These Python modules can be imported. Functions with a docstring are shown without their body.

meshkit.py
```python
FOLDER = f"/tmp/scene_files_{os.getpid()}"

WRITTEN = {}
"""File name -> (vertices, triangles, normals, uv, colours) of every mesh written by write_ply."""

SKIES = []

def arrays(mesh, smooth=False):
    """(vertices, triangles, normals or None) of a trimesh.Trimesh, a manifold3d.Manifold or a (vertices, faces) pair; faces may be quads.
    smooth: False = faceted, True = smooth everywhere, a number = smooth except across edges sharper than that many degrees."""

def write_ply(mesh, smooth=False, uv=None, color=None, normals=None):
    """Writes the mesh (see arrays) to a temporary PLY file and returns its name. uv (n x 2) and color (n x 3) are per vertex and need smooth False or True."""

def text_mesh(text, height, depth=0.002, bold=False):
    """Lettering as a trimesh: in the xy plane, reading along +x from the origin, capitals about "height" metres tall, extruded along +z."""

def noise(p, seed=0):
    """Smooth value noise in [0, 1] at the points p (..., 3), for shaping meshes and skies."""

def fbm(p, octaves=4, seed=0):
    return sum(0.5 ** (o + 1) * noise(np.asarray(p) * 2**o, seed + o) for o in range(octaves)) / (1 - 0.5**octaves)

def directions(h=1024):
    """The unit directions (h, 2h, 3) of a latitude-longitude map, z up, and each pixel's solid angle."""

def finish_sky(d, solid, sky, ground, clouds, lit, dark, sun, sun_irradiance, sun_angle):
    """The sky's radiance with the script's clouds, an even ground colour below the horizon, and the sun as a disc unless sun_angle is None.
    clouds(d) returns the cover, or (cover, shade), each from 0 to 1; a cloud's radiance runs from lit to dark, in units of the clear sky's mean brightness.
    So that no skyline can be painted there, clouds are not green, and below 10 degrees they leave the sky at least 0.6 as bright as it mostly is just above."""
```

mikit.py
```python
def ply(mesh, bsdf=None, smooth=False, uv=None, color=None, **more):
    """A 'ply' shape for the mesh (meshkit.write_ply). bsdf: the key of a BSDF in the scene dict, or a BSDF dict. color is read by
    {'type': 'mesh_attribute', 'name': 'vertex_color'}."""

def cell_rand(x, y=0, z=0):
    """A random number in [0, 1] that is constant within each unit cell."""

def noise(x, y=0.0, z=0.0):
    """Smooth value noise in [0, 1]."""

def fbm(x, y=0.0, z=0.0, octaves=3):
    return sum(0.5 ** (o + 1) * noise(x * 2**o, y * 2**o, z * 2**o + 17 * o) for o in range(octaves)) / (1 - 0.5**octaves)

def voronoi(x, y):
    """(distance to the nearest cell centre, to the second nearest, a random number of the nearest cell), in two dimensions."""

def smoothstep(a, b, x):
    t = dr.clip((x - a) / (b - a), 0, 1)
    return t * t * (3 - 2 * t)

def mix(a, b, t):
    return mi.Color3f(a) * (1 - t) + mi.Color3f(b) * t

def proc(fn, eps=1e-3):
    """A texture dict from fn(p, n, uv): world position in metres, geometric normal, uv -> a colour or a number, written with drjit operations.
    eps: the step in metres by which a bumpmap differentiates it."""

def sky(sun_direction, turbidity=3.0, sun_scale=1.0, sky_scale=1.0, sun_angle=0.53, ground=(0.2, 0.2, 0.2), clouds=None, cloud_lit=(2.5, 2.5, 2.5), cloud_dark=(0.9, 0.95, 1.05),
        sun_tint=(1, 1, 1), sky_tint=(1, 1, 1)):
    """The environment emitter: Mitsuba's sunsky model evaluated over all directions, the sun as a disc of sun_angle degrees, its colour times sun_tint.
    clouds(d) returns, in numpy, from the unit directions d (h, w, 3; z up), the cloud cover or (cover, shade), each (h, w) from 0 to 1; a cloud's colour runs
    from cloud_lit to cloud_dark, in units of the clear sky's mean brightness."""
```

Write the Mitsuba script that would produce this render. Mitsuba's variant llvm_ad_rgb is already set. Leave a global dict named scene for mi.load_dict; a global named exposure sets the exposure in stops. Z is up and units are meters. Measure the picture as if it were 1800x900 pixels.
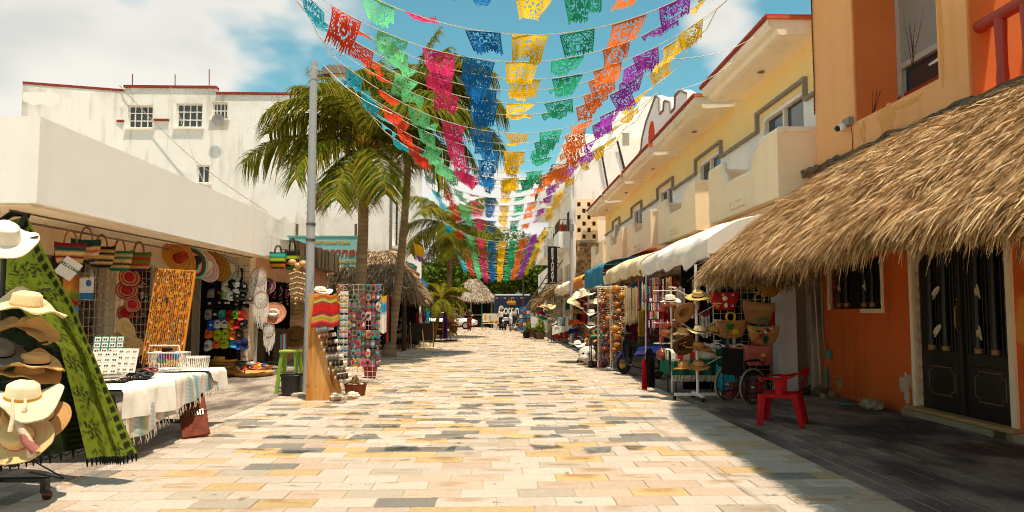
import math, random
import numpy as np
import trimesh, manifold3d as m3, shapely
import shapely.geometry as sg
import drjit as dr
import mitsuba as mi
import mikit, meshkit

T = mi.ScalarTransform4f
PI = math.pi
random.seed(7)
RNG = np.random.default_rng(11)

# ------------------------------------------------------------------ camera, sky, exposure
FOC, EYE = 1150.0, np.array([0.0, 0.0, 1.6])           # focal length in pixels of an 1800 px wide picture
YAW, PITCH, MIDY = math.atan(30 / FOC), math.atan(73.5 / FOC), 471.5   # MIDY: the row the lens axis meets (a little lens shift)
FWD = np.array([math.sin(YAW) * math.cos(PITCH), math.cos(YAW) * math.cos(PITCH), math.sin(PITCH)])
RIGHT = np.array([math.cos(YAW), -math.sin(YAW), 0.0])
UPV = np.cross(RIGHT, FWD)
scene, labels = {}, {}
scene['camera'] = {'type': 'perspective', 'fov': math.degrees(2 * math.atan(900 / FOC)), 'fov_axis': 'x', 'near_clip': 0.05, 'far_clip': 3000.0, 'principal_point_offset_y': -(MIDY - 450) / 900,
                   'to_world': T().look_at(origin=EYE.tolist(), target=(EYE + FWD).tolist(), up=[0, 0, 1])}


def clouds(d):
    x, y, z = d[..., 0], d[..., 1], np.maximum(d[..., 2], 0.02)
    p = np.stack([x / (z + 0.35) * 1.6, y / (z + 0.35) * 1.6, z * 1.5], -1)
    n = meshkit.fbm(p * 1.7 + 3.7, 6, 5)
    m = meshkit.fbm(p * 0.45 + np.array([1.3, 8.1, 0.4]), 2, 9)
    az = np.degrees(np.arctan2(x, y)); el = np.degrees(np.arcsin(np.clip(d[..., 2], -1, 1)))
    bias = 0.15 * np.exp(-((az + 34) / 16.0) ** 2) * np.exp(-((el - 22) / 13.0) ** 2) + 0.25 * np.exp(-((az - 19.5) / 5.0) ** 2) * np.exp(-((el - 23.5) / 3.6) ** 2)
    low = 0.20 * np.exp(-(np.maximum(el, 0) / 13.0) ** 2)
    c = n * 0.72 + m * 0.28 + bias + low - 0.53 - 0.16 * np.exp(-((az - 4) / 17.0) ** 2) * np.clip((el - 11) / 8, 0, 1)
    cover = np.clip(c / 0.10, 0, 1)
    cover = cover * cover * (3 - 2 * cover) * 0.94
    shade = np.clip((meshkit.fbm(p * 2.3 + 11.0, 4, 3) - 0.40) * 2.2, 0, 0.85) * np.clip((c - 0.05) / 0.1, 0, 1)
    return cover, shade


scene['sky'] = mikit.sky((0.17, -0.24, 1.0), turbidity=3, sun_scale=0.5, sky_scale=1.0, sun_tint=(0.96, 0.97, 1.0), sky_tint=(0.40, 0.66, 0.51), ground=(0.36, 0.31, 0.24),
                         clouds=clouds, cloud_lit=(2.3, 2.18, 1.98), cloud_dark=(1.4, 1.42, 1.38))
exposure = 2.85

# ------------------------------------------------------------------ helpers


def C(h):
    """sRGB hex -> linear"""
    h = h.lstrip('#')
    c = np.array([int(h[i:i + 2], 16) for i in (0, 2, 4)]) / 255.0
    return np.where(c <= 0.04045, c / 12.92, ((c + 0.055) / 1.055) ** 2.4)


def at(px, py, Y):
    """the world point at depth Y (metres down the street) that a picture position looks at"""
    d = FWD + RIGHT * (px - 900) / FOC + UPV * (MIDY - py) / FOC
    return EYE + d * (Y / d[1])


def rotm(ax, deg):
    a = math.radians(deg); c, s = math.cos(a), math.sin(a)
    if ax == 'x': return np.array([[1, 0, 0], [0, c, -s], [0, s, c]])
    if ax == 'y': return np.array([[c, 0, s], [0, 1, 0], [-s, 0, c]])
    return np.array([[c, -s, 0], [s, c, 0], [0, 0, 1.0]])


def R(rx=0, ry=0, rz=0):
    return rotm('z', rz) @ rotm('y', ry) @ rotm('x', rx)


def frame(z, x=None):
    """rotation matrix whose third column is along z"""
    z = np.asarray(z, float); z = z / np.linalg.norm(z)
    x = np.array([0, 0, 1.0] if abs(z[2]) < 0.9 else [1.0, 0, 0]) if x is None else np.asarray(x, float)
    y = np.cross(z, x); y /= np.linalg.norm(y)
    return np.stack([np.cross(y, z), y, z], 1)


class MB:
    """collects vertices, faces and vertex colours"""

    def __init__(s, M=None, o=(0, 0, 0)):
        s.v, s.f, s.c, s.n = [], [], [], 0
        s.M, s.o = np.eye(3) if M is None else M, np.asarray(o, float)

    def add(s, v, f, c, M=None, o=None):
        v = np.asarray(v, float)
        if M is not None: v = v @ np.asarray(M).T
        if o is not None: v = v + np.asarray(o, float)
        f = np.asarray(f, int)
        if f.shape[1] == 4: f = np.vstack([f[:, [0, 1, 2]], f[:, [0, 2, 3]]])
        s.v.append(v @ s.M.T + s.o); s.f.append(f + s.n); s.n += len(v)
        s.c.append(np.broadcast_to(np.asarray(c, float), (len(v), 3)))
        return s

    def flat(s, v, f, c, M=None, o=None):
        """every face with vertices of its own (sharp edges)"""
        v, f = np.asarray(v, float), np.asarray(f, int)
        c = np.asarray(c, float)
        cc = c if c.ndim == 1 else c[f.ravel()]
        return s.add(v[f.ravel()], np.arange(f.size).reshape(f.shape), cc, M, o)

    def box(s, c, size, col, M=None, o=None, b=0.0):
        h = np.asarray(size, float) / 2; c = np.asarray(c, float)
        sg_ = np.array([[x, y, z] for x in (-1, 1) for y in (-1, 1) for z in (-1, 1)], float)
        if b <= 0:
            F = [[0, 1, 3, 2], [4, 6, 7, 5], [0, 4, 5, 1], [2, 3, 7, 6], [0, 2, 6, 4], [1, 5, 7, 3]]
            return s.flat(sg_ * h + c, F, col, M, o)
        b = min(b, h.min() * 0.8)
        V = np.zeros((24, 3))
        for i in range(8):
            for k in range(3):
                q = sg_[i] * (h - b); q[k] = sg_[i][k] * h[k]
                V[i * 3 + k] = q
        m = trimesh.convex.convex_hull(V)
        return s.flat(m.vertices + c, m.faces, col, M, o)

    def tm(s, mesh, col, M=None, o=None, smooth=False):
        v, f = np.array(mesh.vertices), np.array(mesh.faces)
        return (s.add if smooth else s.flat)(v, f, col, M, o)

    def tube(s, pts, r, col, n=8, cap=True, cols=None):
        p = np.asarray(pts, float); k = len(p)
        r = np.broadcast_to(np.asarray(r, float), (k,))
        t = np.gradient(p, axis=0); t /= np.linalg.norm(t, axis=1, keepdims=True) + 1e-12
        a = np.array([0, 0, 1.0]) if abs(t[0][2]) < 0.9 else np.array([1.0, 0, 0])
        A = []
        for i in range(k):
            a = a - t[i] * (a @ t[i]); a = a / (np.linalg.norm(a) + 1e-12); A.append(a)
        A = np.array(A); B = np.cross(t, A); ang = np.arange(n) * 2 * PI / n
        V = p[:, None] + r[:, None, None] * (np.cos(ang)[None, :, None] * A[:, None] + np.sin(ang)[None, :, None] * B[:, None])
        i, j = np.meshgrid(np.arange(k - 1), np.arange(n), indexing='ij')
        F = np.stack([i * n + j, i * n + (j + 1) % n, (i + 1) * n + (j + 1) % n, (i + 1) * n + j], -1).reshape(-1, 4)
        c = col if cols is None else np.repeat(np.asarray(cols), n, 0)
        s.add(V.reshape(-1, 3), F, c)
        if cap:
            ca = np.asarray(c); 
            for e, q in ((0, V[0][::-1]), (k - 1, V[-1])):
                cc = ca if ca.ndim == 1 else ca[e * n]
                s.add(q, [[0, m, m + 1] for m in range(1, n - 1)], cc)
        return s

    def lathe(s, prof, col, n=24, M=None, o=None, sq=None, cols=None, angle=2 * PI):
        """profile [(r, z)], turned about z; cols: a colour per profile point; sq(theta, r, z) -> (r, z) deforms"""
        pr = np.asarray(prof, float); k = len(pr)
        full = abs(angle - 2 * PI) < 1e-6
        th = np.arange(n) * 2 * PI / n if full else np.linspace(0, angle, n)
        r, z = np.repeat(pr[:, 0:1], n, 1), np.repeat(pr[:, 1:2], n, 1)
        TH = np.repeat(th[None], k, 0)
        if sq: r, z = sq(TH, r, z)
        V = np.stack([r * np.cos(TH), r * np.sin(TH), z], -1)
        i, j = np.meshgrid(np.arange(k - 1), np.arange(n if full else n - 1), indexing='ij')
        F = np.stack([i * n + j, i * n + (j + 1) % n, (i + 1) * n + (j + 1) % n, (i + 1) * n + j], -1).reshape(-1, 4)
        c = col if cols is None else np.repeat(np.asarray(cols), n, 0)
        return s.add(V.reshape(-1, 3), F, c, M, o)

    def sheet(s, P, col):
        """a grid of points (m, n, 3)"""
        P = np.asarray(P, float); m, n = P.shape[:2]
        i, j = np.meshgrid(np.arange(m - 1), np.arange(n - 1), indexing='ij')
        F = np.stack([i * n + j, i * n + j + 1, (i + 1) * n + j + 1, (i + 1) * n + j], -1).reshape(-1, 4)
        c = np.asarray(col)
        return s.add(P.reshape(-1, 3), F, c.reshape(-1, 3) if c.ndim == 3 else c)

    def ball(s, c, r, col, n=12, M=None):
        r = np.broadcast_to(np.asarray(r, float), (3,))
        m = n // 2 + 1
        th, ph = np.meshgrid(np.linspace(0, PI, m), np.arange(n) * 2 * PI / n, indexing='ij')
        V = np.stack([np.sin(th) * np.cos(ph), np.sin(th) * np.sin(ph), np.cos(th)], -1).reshape(-1, 3) * r
        i, j = np.meshgrid(np.arange(m - 1), np.arange(n), indexing='ij')
        F = np.stack([i * n + j, (i + 1) * n + j, (i + 1) * n + (j + 1) % n, i * n + (j + 1) % n], -1).reshape(-1, 4)
        return s.add(V, F, col, M, c)

    def poly(s, pts2, depth, col, M=None, o=None):
        """2-D outline (or shapely polygon) extruded along +z by depth"""
        g = pts2 if hasattr(pts2, 'geom_type') else sg.Polygon(pts2)
        for q in getattr(g, 'geoms', [g]):
            s.tm(trimesh.creation.extrude_polygon(q, depth, engine='earcut'), col, M, o)
        return s

    def text(s, txt, h, col, M=None, o=None, depth=0.004, center=True, bold=True):
        m = meshkit.text_mesh(txt, h, depth, bold)
        if center: m.apply_translation([-(m.bounds[0][0] + m.bounds[1][0]) / 2, -(m.bounds[0][1] + m.bounds[1][1]) / 2, 0])
        return s.tm(m, col, M, o)

    def arr(s):
        return np.vstack(s.v), np.vstack(s.f), np.vstack(s.c)


COUNT = {}


def key(name, parent=None):
    k = (parent + '__' if parent else '') + name
    n = COUNT.get(k, 0); COUNT[k] = n + 1
    return k if n == 0 else f'{k}_{n:03d}'


def tag(k, label=None, cat=None, group=None, kind=None):
    d = labels.setdefault(k, {})
    for a, b in (('label', label), ('category', cat), ('group', group), ('kind', kind)):
        if b: d[a] = b


def thing(name, label, cat, group=None):
    k = key(name); tag(k, label, cat, group); return k


def entry(k, mb, mat, smooth=True):
    """writes the builder's mesh; each triangle carries its colour, coded in its uv (so that all of a material's meshes share one BSDF)"""
    v, f, c = mb.arr()
    n = meshkit.arrays((v, f), True)[2][f.ravel()] if smooth else None
    q = np.round(np.sqrt(np.clip(c[f].mean(1), 0, 1)) * 255)
    uv = np.repeat(np.stack([q[:, 0] * 256 + q[:, 1], q[:, 2]], 1), 3, 0)
    path = meshkit.write_ply((v[f.ravel()], np.arange(f.size).reshape(-1, 3)), False, uv, None, normals=n)
    scene[k] = {'type': 'ply', 'filename': path, 'face_normals': n is None, 'bsdf': {'type': 'ref', 'id': mat}}


def put(name, mb, mat='cloth', parent=None, label=None, cat=None, group=None, kind=None, smooth=True):
    """one entry of the scene from a builder"""
    k = key(name, parent)
    entry(k, mb, mat, smooth)
    tag(k, label, cat, group, kind)
    return k


def plain(name, mesh, mat, parent=None, smooth=False, **kw):
    k = key(name, parent)
    scene[k] = masonry(mesh, mat) if mat in PLASTER else mikit.ply(mesh, mat, smooth=smooth)
    tag(k, kw.get('label'), kw.get('cat'), kw.get('group'), kw.get('kind'))
    return k


def boxm(lo, hi):
    lo, hi = np.asarray(lo, float), np.asarray(hi, float)
    m = trimesh.creation.box(extents=hi - lo); m.apply_translation((lo + hi) / 2); return m


def cat(*ms): return trimesh.util.concatenate(list(ms))


def rot_shade(c, k): return np.clip(np.asarray(c) * k, 0, 0.95)


# ------------------------------------------------------------------ materials


def face_colour(p, n, uv):
    r = dr.floor(uv.x / 256 + 0.0005)
    return mi.Color3f(dr.square(r / 255), dr.square(dr.round(uv.x - r * 256) / 255), dr.square(dr.round(uv.y) / 255))


VC = mikit.proc(face_colour)


def two(b): return {'type': 'twosided', 'bsdf': b}


for nm, ro, sp in (('cloth', 0.92, 0.15), ('matte', 0.75, 0.3), ('paint', 0.45, 0.5), ('gloss', 0.22, 0.5)):
    scene[nm] = two({'type': 'principled', 'base_color': VC, 'roughness': ro, 'specular': sp})
scene['metal'] = two({'type': 'principled', 'base_color': VC, 'roughness': 0.35, 'metallic': 0.85, 'specular': 0.5})
scene['leaf'] = {'type': 'principledthin', 'base_color': VC, 'roughness': 0.6, 'diff_trans': 0.6, 'eta': 1.22, 'spec_trans': 0.0}
scene['paper'] = {'type': 'principledthin', 'base_color': VC, 'roughness': 0.5, 'diff_trans': 1.5, 'eta': 1.3, 'spec_trans': 0.0}
scene['pane'] = two({'type': 'principled', 'base_color': {'type': 'rgb', 'value': [0.02, 0.025, 0.03]}, 'roughness': 0.06, 'specular': 0.8})
scene['clear_glass'] = {'type': 'thindielectric', 'int_ior': 1.5}


PLASTER = {}


def plaster(name, base, dirt, amount=0.5, streak=1.0, patch=None, pa=0.62):
    """one row of the palette of painted masonry; the row is chosen by the u coordinate of the mesh"""
    PLASTER[name] = (C(base), C(dirt), amount, streak, C(patch or base), pa)


plaster('plaster_white', '#f4f0e8', '#e2dacb', 0.45)
plaster('plaster_aged', '#efece5', '#b3a894', 0.8)
plaster('plaster_soffit', '#f4e6cc', '#c9b490', 0.5)
plaster('plaster_peach', '#f8e0ba', '#e4c698', 0.5)
plaster('plaster_yellow', '#f8dc98', '#eac880', 0.5)
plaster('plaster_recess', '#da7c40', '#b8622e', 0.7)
plaster('plaster_apricot', '#efae74', '#da9656', 0.6, patch='#e2a35c', pa=0.66)
plaster('plaster_orange', '#de682a', '#a0481a', 0.7, patch='#e8983e', pa=0.66)
plaster('plaster_pink', '#dca880', '#a87a5c', 0.8)
plaster('concrete', '#a89478', '#54432f', 1.25, streak=2.0)


def plaster_colour(p, n, uv):
    idx = dr.floor(uv.x * 0.01)
    rows = list(PLASTER.values())

    def pick(k):
        out = rows[0][k]
        out = mi.Color3f(*map(float, out)) if np.ndim(out) else mi.Float(out)
        for i, r in enumerate(rows[1:], 1):
            v = mi.Color3f(*map(float, r[k])) if np.ndim(r[k]) else mi.Float(r[k])
            out = dr.select(idx == i, v, out)
        return out

    a = mikit.fbm(p.x * 0.55 + 3, p.y * 0.55, p.z * 0.55, 4)
    b = mikit.fbm(p.x * 4.1, p.y * 4.1, p.z * 0.35 + 9, 3)
    c = mikit.fbm(p.x * 13.0, p.y * 13.0, p.z * 13.0, 2)
    t = dr.clip((mikit.smoothstep(0.46, 0.78, a) * 0.55 + mikit.smoothstep(0.52, 0.8, b) * 0.5 * pick(3) + (c - 0.5) * 0.22) * pick(2), 0, 1)
    col = pick(0) * (1 - t) + pick(1) * t
    q = mikit.fbm(p.x * 0.9 + 20, p.y * 0.9, p.z * 0.6, 3)
    m = mikit.smoothstep(pick(5), pick(5) + 0.03, q)
    return col * (1 - m) + pick(4) * m


def BUMP(p, n, uv):
    return mikit.fbm(p.x * 24.0, p.y * 24.0, p.z * 24.0, 2) * 0.0016 + mikit.noise(p.x * 2.0, p.y * 2.0, p.z * 2.0) * 0.003


scene['masonry'] = two({'type': 'bumpmap', 'arbitrary': mikit.proc(BUMP, 0.004), 'scale': 1.0,
                        'bsdf': {'type': 'principled', 'base_color': mikit.proc(plaster_colour), 'roughness': 0.85, 'specular': 0.25}})


def masonry(mesh, name):
    """the mesh with every face its own vertices and a flat uv: u = 100 x palette row + metres along, v = metres up"""
    v, f = np.array(mesh.vertices)[np.array(mesh.faces).ravel()], np.arange(len(mesh.faces) * 3).reshape(-1, 3)
    n = np.abs(np.repeat(mesh.face_normals, 3, 0)); k = n.argmax(1)
    u = np.where(k == 0, v[:, 1], v[:, 0]); w = np.where(k == 2, v[:, 1], v[:, 2])
    return mikit.ply((v, f), 'masonry', smooth=False, uv=np.stack([100 * list(PLASTER).index(name) + np.clip(u + 40, 1, 99), w], 1))


TW, TD = 0.50, 0.26        # paving slab: width across the street, depth along it
TX0, TX1 = -4.0, 3.35


def slab_colour(p, n, uv):
    row = dr.floor(p.y / TD)
    off = (row * 0.618034 - dr.floor(row * 0.618034)) * TW
    col_ = dr.floor((p.x + 20.0 + off) / TW)
    k, k2, k3 = mikit.cell_rand(col_, row, 3), mikit.cell_rand(col_, row, 7), mikit.cell_rand(col_, row, 12)
    cream, sand, ochre, grey, pale = C('#b5a796'), C('#b29d87'), C('#b2986c'), C('#7c766c'), C('#a79a86')
    c = mikit.mix(cream.tolist(), sand.tolist(), mikit.smoothstep(0.38, 0.42, k))
    c = mikit.mix(c, ochre.tolist(), mikit.smoothstep(0.63, 0.65, k))
    c = mikit.mix(c, pale.tolist(), mikit.smoothstep(0.80, 0.81, k))
    c = mikit.mix(c, grey.tolist(), mikit.smoothstep(0.925, 0.93, k))
    c = c * (0.92 + 0.16 * k2)
    # brown streaks that run across the street, most in the middle of a slab
    fx = (p.x + 20.0 + off) / TW - col_
    fy = p.y / TD - row
    inside = mikit.smoothstep(0.0, 0.35, fx) * mikit.smoothstep(0.0, 0.35, 1 - fx) * mikit.smoothstep(0.1, 0.5, fy)
    s = mikit.fbm(p.x * 2.3 + k2 * 30, p.y * 9.0, k3 * 20, 4)
    brown_streak = mikit.smoothstep(0.45, 0.66, s) * inside * mikit.smoothstep(0.35, 0.6, k3) * 0.75
    c = c * (1 - brown_streak) + c * mi.Color3f(0.66, 0.50, 0.32) * brown_streak
    g = mikit.fbm(p.x * 60, p.y * 60, 0, 2)
    spots = mikit.smoothstep(0.80, 0.86, mikit.fbm(p.x * 7, p.y * 7, 5, 3))
    big = mikit.fbm(p.x * 0.5, p.y * 0.5, 2, 3)
    return c * (0.88 + 0.24 * g) * (1 - 0.45 * spots) * (0.90 + 0.2 * big)


scene['slab_stone'] = two({'type': 'principled', 'base_color': mikit.proc(slab_colour), 'roughness': 0.7, 'specular': 0.3})


def paver_colour(p, n, uv):
    r = mikit.cell_rand(dr.floor(p.x / 0.2), dr.floor(p.y / 0.4), 5)
    a = mikit.fbm(p.x * 1.2, p.y * 0.8, 1, 4)
    g = mikit.fbm(p.x * 50, p.y * 50, 0, 2)
    c = mikit.mix(C('#857a6e').tolist(), C('#655b52').tolist(), r)
    return mikit.mix(c, C('#3b342f').tolist(), mikit.smoothstep(0.45, 0.7, a) * 0.8) * (0.75 + 0.5 * g)


scene['paver_stone'] = two({'type': 'principled', 'base_color': mikit.proc(paver_colour), 'roughness': 0.8, 'specular': 0.25})


scene['paver_sunlit'] = two({'type': 'principled', 'base_color': mikit.proc(lambda p, n, uv: paver_colour(p, n, uv) * 1.5), 'roughness': 0.8, 'specular': 0.25})  # sunlight of the left side painted into the colour: a brighter paver copy


def sand_colour(p, n, uv):
    a = mikit.fbm(p.x * 0.7, p.y * 0.7, 1, 4)
    return mikit.mix(C('#9a8d74').tolist(), C('#c4b494').tolist(), a)


scene['joint_sand'] = two({'type': 'principled', 'base_color': mikit.proc(sand_colour), 'roughness': 0.95, 'specular': 0.1})


def wood_colour(p, n, uv):
    d = p.x * 1.0 + p.y * 0.6
    w = mikit.fbm(d * 9.0, p.y * 2.0, p.z * 0.9, 4)
    g = mikit.fbm(d * 70.0, p.y * 30, p.z * 3.0, 2)
    knot = mikit.smoothstep(0.74, 0.8, mikit.fbm(p.x * 6, p.y * 6, p.z * 4, 2))
    c = mikit.mix(C('#d8a05a').tolist(), C('#b87632').tolist(), mikit.smoothstep(0.3, 0.7, w))
    return c * (0.8 + 0.4 * g) * (1 - 0.5 * knot)


scene['pale_wood'] = two({'type': 'principled', 'base_color': mikit.proc(wood_colour), 'roughness': 0.5, 'specular': 0.35})


def stone_colour(p, n, uv):
    a = mikit.fbm(p.x * 5, p.y * 5, p.z * 5, 4)
    return mikit.mix(C('#c6a478').tolist(), C('#86694a').tolist(), mikit.smoothstep(0.35, 0.65, a))


scene['wall_stone'] = two({'type': 'principled', 'base_color': mikit.proc(stone_colour), 'roughness': 0.9, 'specular': 0.2})

WHITE, BLACK, DARK = C('#e8e2d4'), C('#16130f'), C('#221c15')
STRAW, STRAWD, TAN = C('#d9b67e'), C('#b8905a'), C('#c9955a')
IRON = C('#1c1a18')

# ------------------------------------------------------------------ the ground
gz = -0.012
plain('ground', boxm((-160, -20, -0.3), (160, 400, gz)), 'joint_sand', kind='structure')

# paving slabs: the 300 that show largest are entries of their own, the rest one mesh
slabs = []
for row in range(int(2.0 / TD), int(64 / TD)):
    off = ((row * 0.618034) % 1.0) * TW
    c0 = math.floor((TX0 + 20 + off) / TW)
    for c in range(c0, c0 + int((TX1 - TX0) / TW) + 2):
        xa, xb = c * TW - 20 - off, (c + 1) * TW - 20 - off
        xa, xb = max(xa, TX0), min(xb, TX1)
        if xb - xa < 0.06: continue
        slabs.append((row * TD, xa, xb))


def slab_mesh(x0, x1, y0, y1, z=0.0, j=0.0035, b=0.004, h=0.03):
    """a slab with eased edges: top, four bevels, four short sides"""
    x0, x1, y0, y1 = x0 + j, x1 - j, y0 + j, y1 - j
    A = [[x0, y0], [x1, y0], [x1, y1], [x0, y1]]; B = [[x0 + b, y0 + b], [x1 - b, y0 + b], [x1 - b, y1 - b], [x0 + b, y1 - b]]
    V = [[*q, z - h] for q in A] + [[*q, z - b] for q in A] + [[*q, z] for q in B]
    F = [[8, 9, 10, 11]]
    for i in range(4):
        k = (i + 1) % 4
        F += [[i, k, 4 + k, 4 + i], [4 + i, 4 + k, 8 + k, 8 + i]]
    return V, F


plain('street', boxm((TX0, 0.5, -0.2), (TX1, 64, -0.010)), 'joint_sand', kind='structure')
FIRST = RNG.random(20000)
mbs = MB(); n_ = 0
for i, (y, xa, xb) in enumerate(slabs):
    # visible in the frame and near: own entry
    z = (FIRST[i] - 0.5) * 0.004
    vis = y > 5.0 and abs((xa + xb) / 2 - y * 0.026) < y * 0.80
    if vis and n_ < 300:
        mb = MB(); mb.flat(*slab_mesh(xa, xb, y, y + TD, z), [0.5] * 3); put('paving_slab', mb, 'slab_stone', 'street', smooth=False); n_ += 1
    elif y < 44:
        mbs.flat(*slab_mesh(xa, xb, y, y + TD, z), [0.5] * 3)
    else:
        mbs.add([[xa + .004, y + .004, 0], [xb - .004, y + .004, 0], [xb - .004, y + TD - .004, 0], [xa + .004, y + TD - .004, 0]], [[0, 1, 2, 3]], [0.5] * 3)
put('paving', mbs, 'slab_stone', 'street', kind='stuff', smooth=False)

# grey pavers on both sides
PVW, PVD = 0.2, 0.4
pv, pvn = MB(), 0
plain('pavement', boxm((TX1 + 0.003, 0.5, -0.2), (6.95, 60, -0.0075)), 'joint_sand', kind='structure')
plain('pavement_left', boxm((-9.0, 0.5, -0.2), (TX0 - 0.003, 60, -0.0075)), 'joint_sand', kind='structure')
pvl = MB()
for side in (0, 1):
    for i in range(17 if side == 0 else 22):
        for j in range(int(3 / PVD), int((40 if side == 0 else 36) / PVD)):
            y = j * PVD + (i % 2) * PVD / 2
            x = TX1 + 0.004 + i * PVW if side == 0 else TX0 - 0.004 - (i + 1) * PVW
            z = -0.002 + (random.random() - 0.5) * 0.005
            px = 870 + 1150 * x / max(y, 1)
            if side == 0 and 4.4 < y < 10.2 and px < 1830 and pvn < 295:
                mb = MB(); mb.flat(*slab_mesh(x, x + PVW, y, y + PVD, z, 0.006, 0.005), [0.5] * 3); put('paver', mb, 'paver_stone', 'pavement', smooth=False); pvn += 1
            else:
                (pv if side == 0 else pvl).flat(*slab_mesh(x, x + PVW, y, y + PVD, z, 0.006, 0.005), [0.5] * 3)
put('paving', pv, 'paver_stone', 'pavement', kind='stuff', smooth=False)
put('paving', pvl, 'paver_sunlit', 'pavement_left', kind='stuff', smooth=False)
# ------------------------------------------------------------------ large structure: left side
def windowed(parent, name, frame_mb, pane_mb, frame_mat='paint'):
    k = put(name, frame_mb, frame_mat, parent)
    put('pane', pane_mb, 'pane', k, smooth=False)
    return k


def grid_window(parent, o, w, h, nx, ny, fr=0.06, mu=0.03, col=WHITE, M=np.eye(3), depth=0.08):
    """a window in the xz plane of M: frame, glazing bars and panes"""
    mb = MB(M, o)
    for s in (-1, 1):
        mb.box([s * (w - fr) / 2, 0, 0], [fr, depth, h], col); mb.box([0, 0, s * (h - fr) / 2], [w - 2 * fr, depth, fr], col)
    for i in range(1, nx): mb.box([-w / 2 + w * i / nx, 0, 0], [mu, depth * .7, h - 2 * fr], col)
    for j in range(1, ny): mb.box([0, 0, -h / 2 + h * j / ny], [w - 2 * fr, depth * .6, mu], col)
    pn = MB(M, o); pn.box([0, 0.012, 0], [w - fr, 0.012, h - fr], DARK)
    return windowed(parent, 'window', mb, pn)


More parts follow.
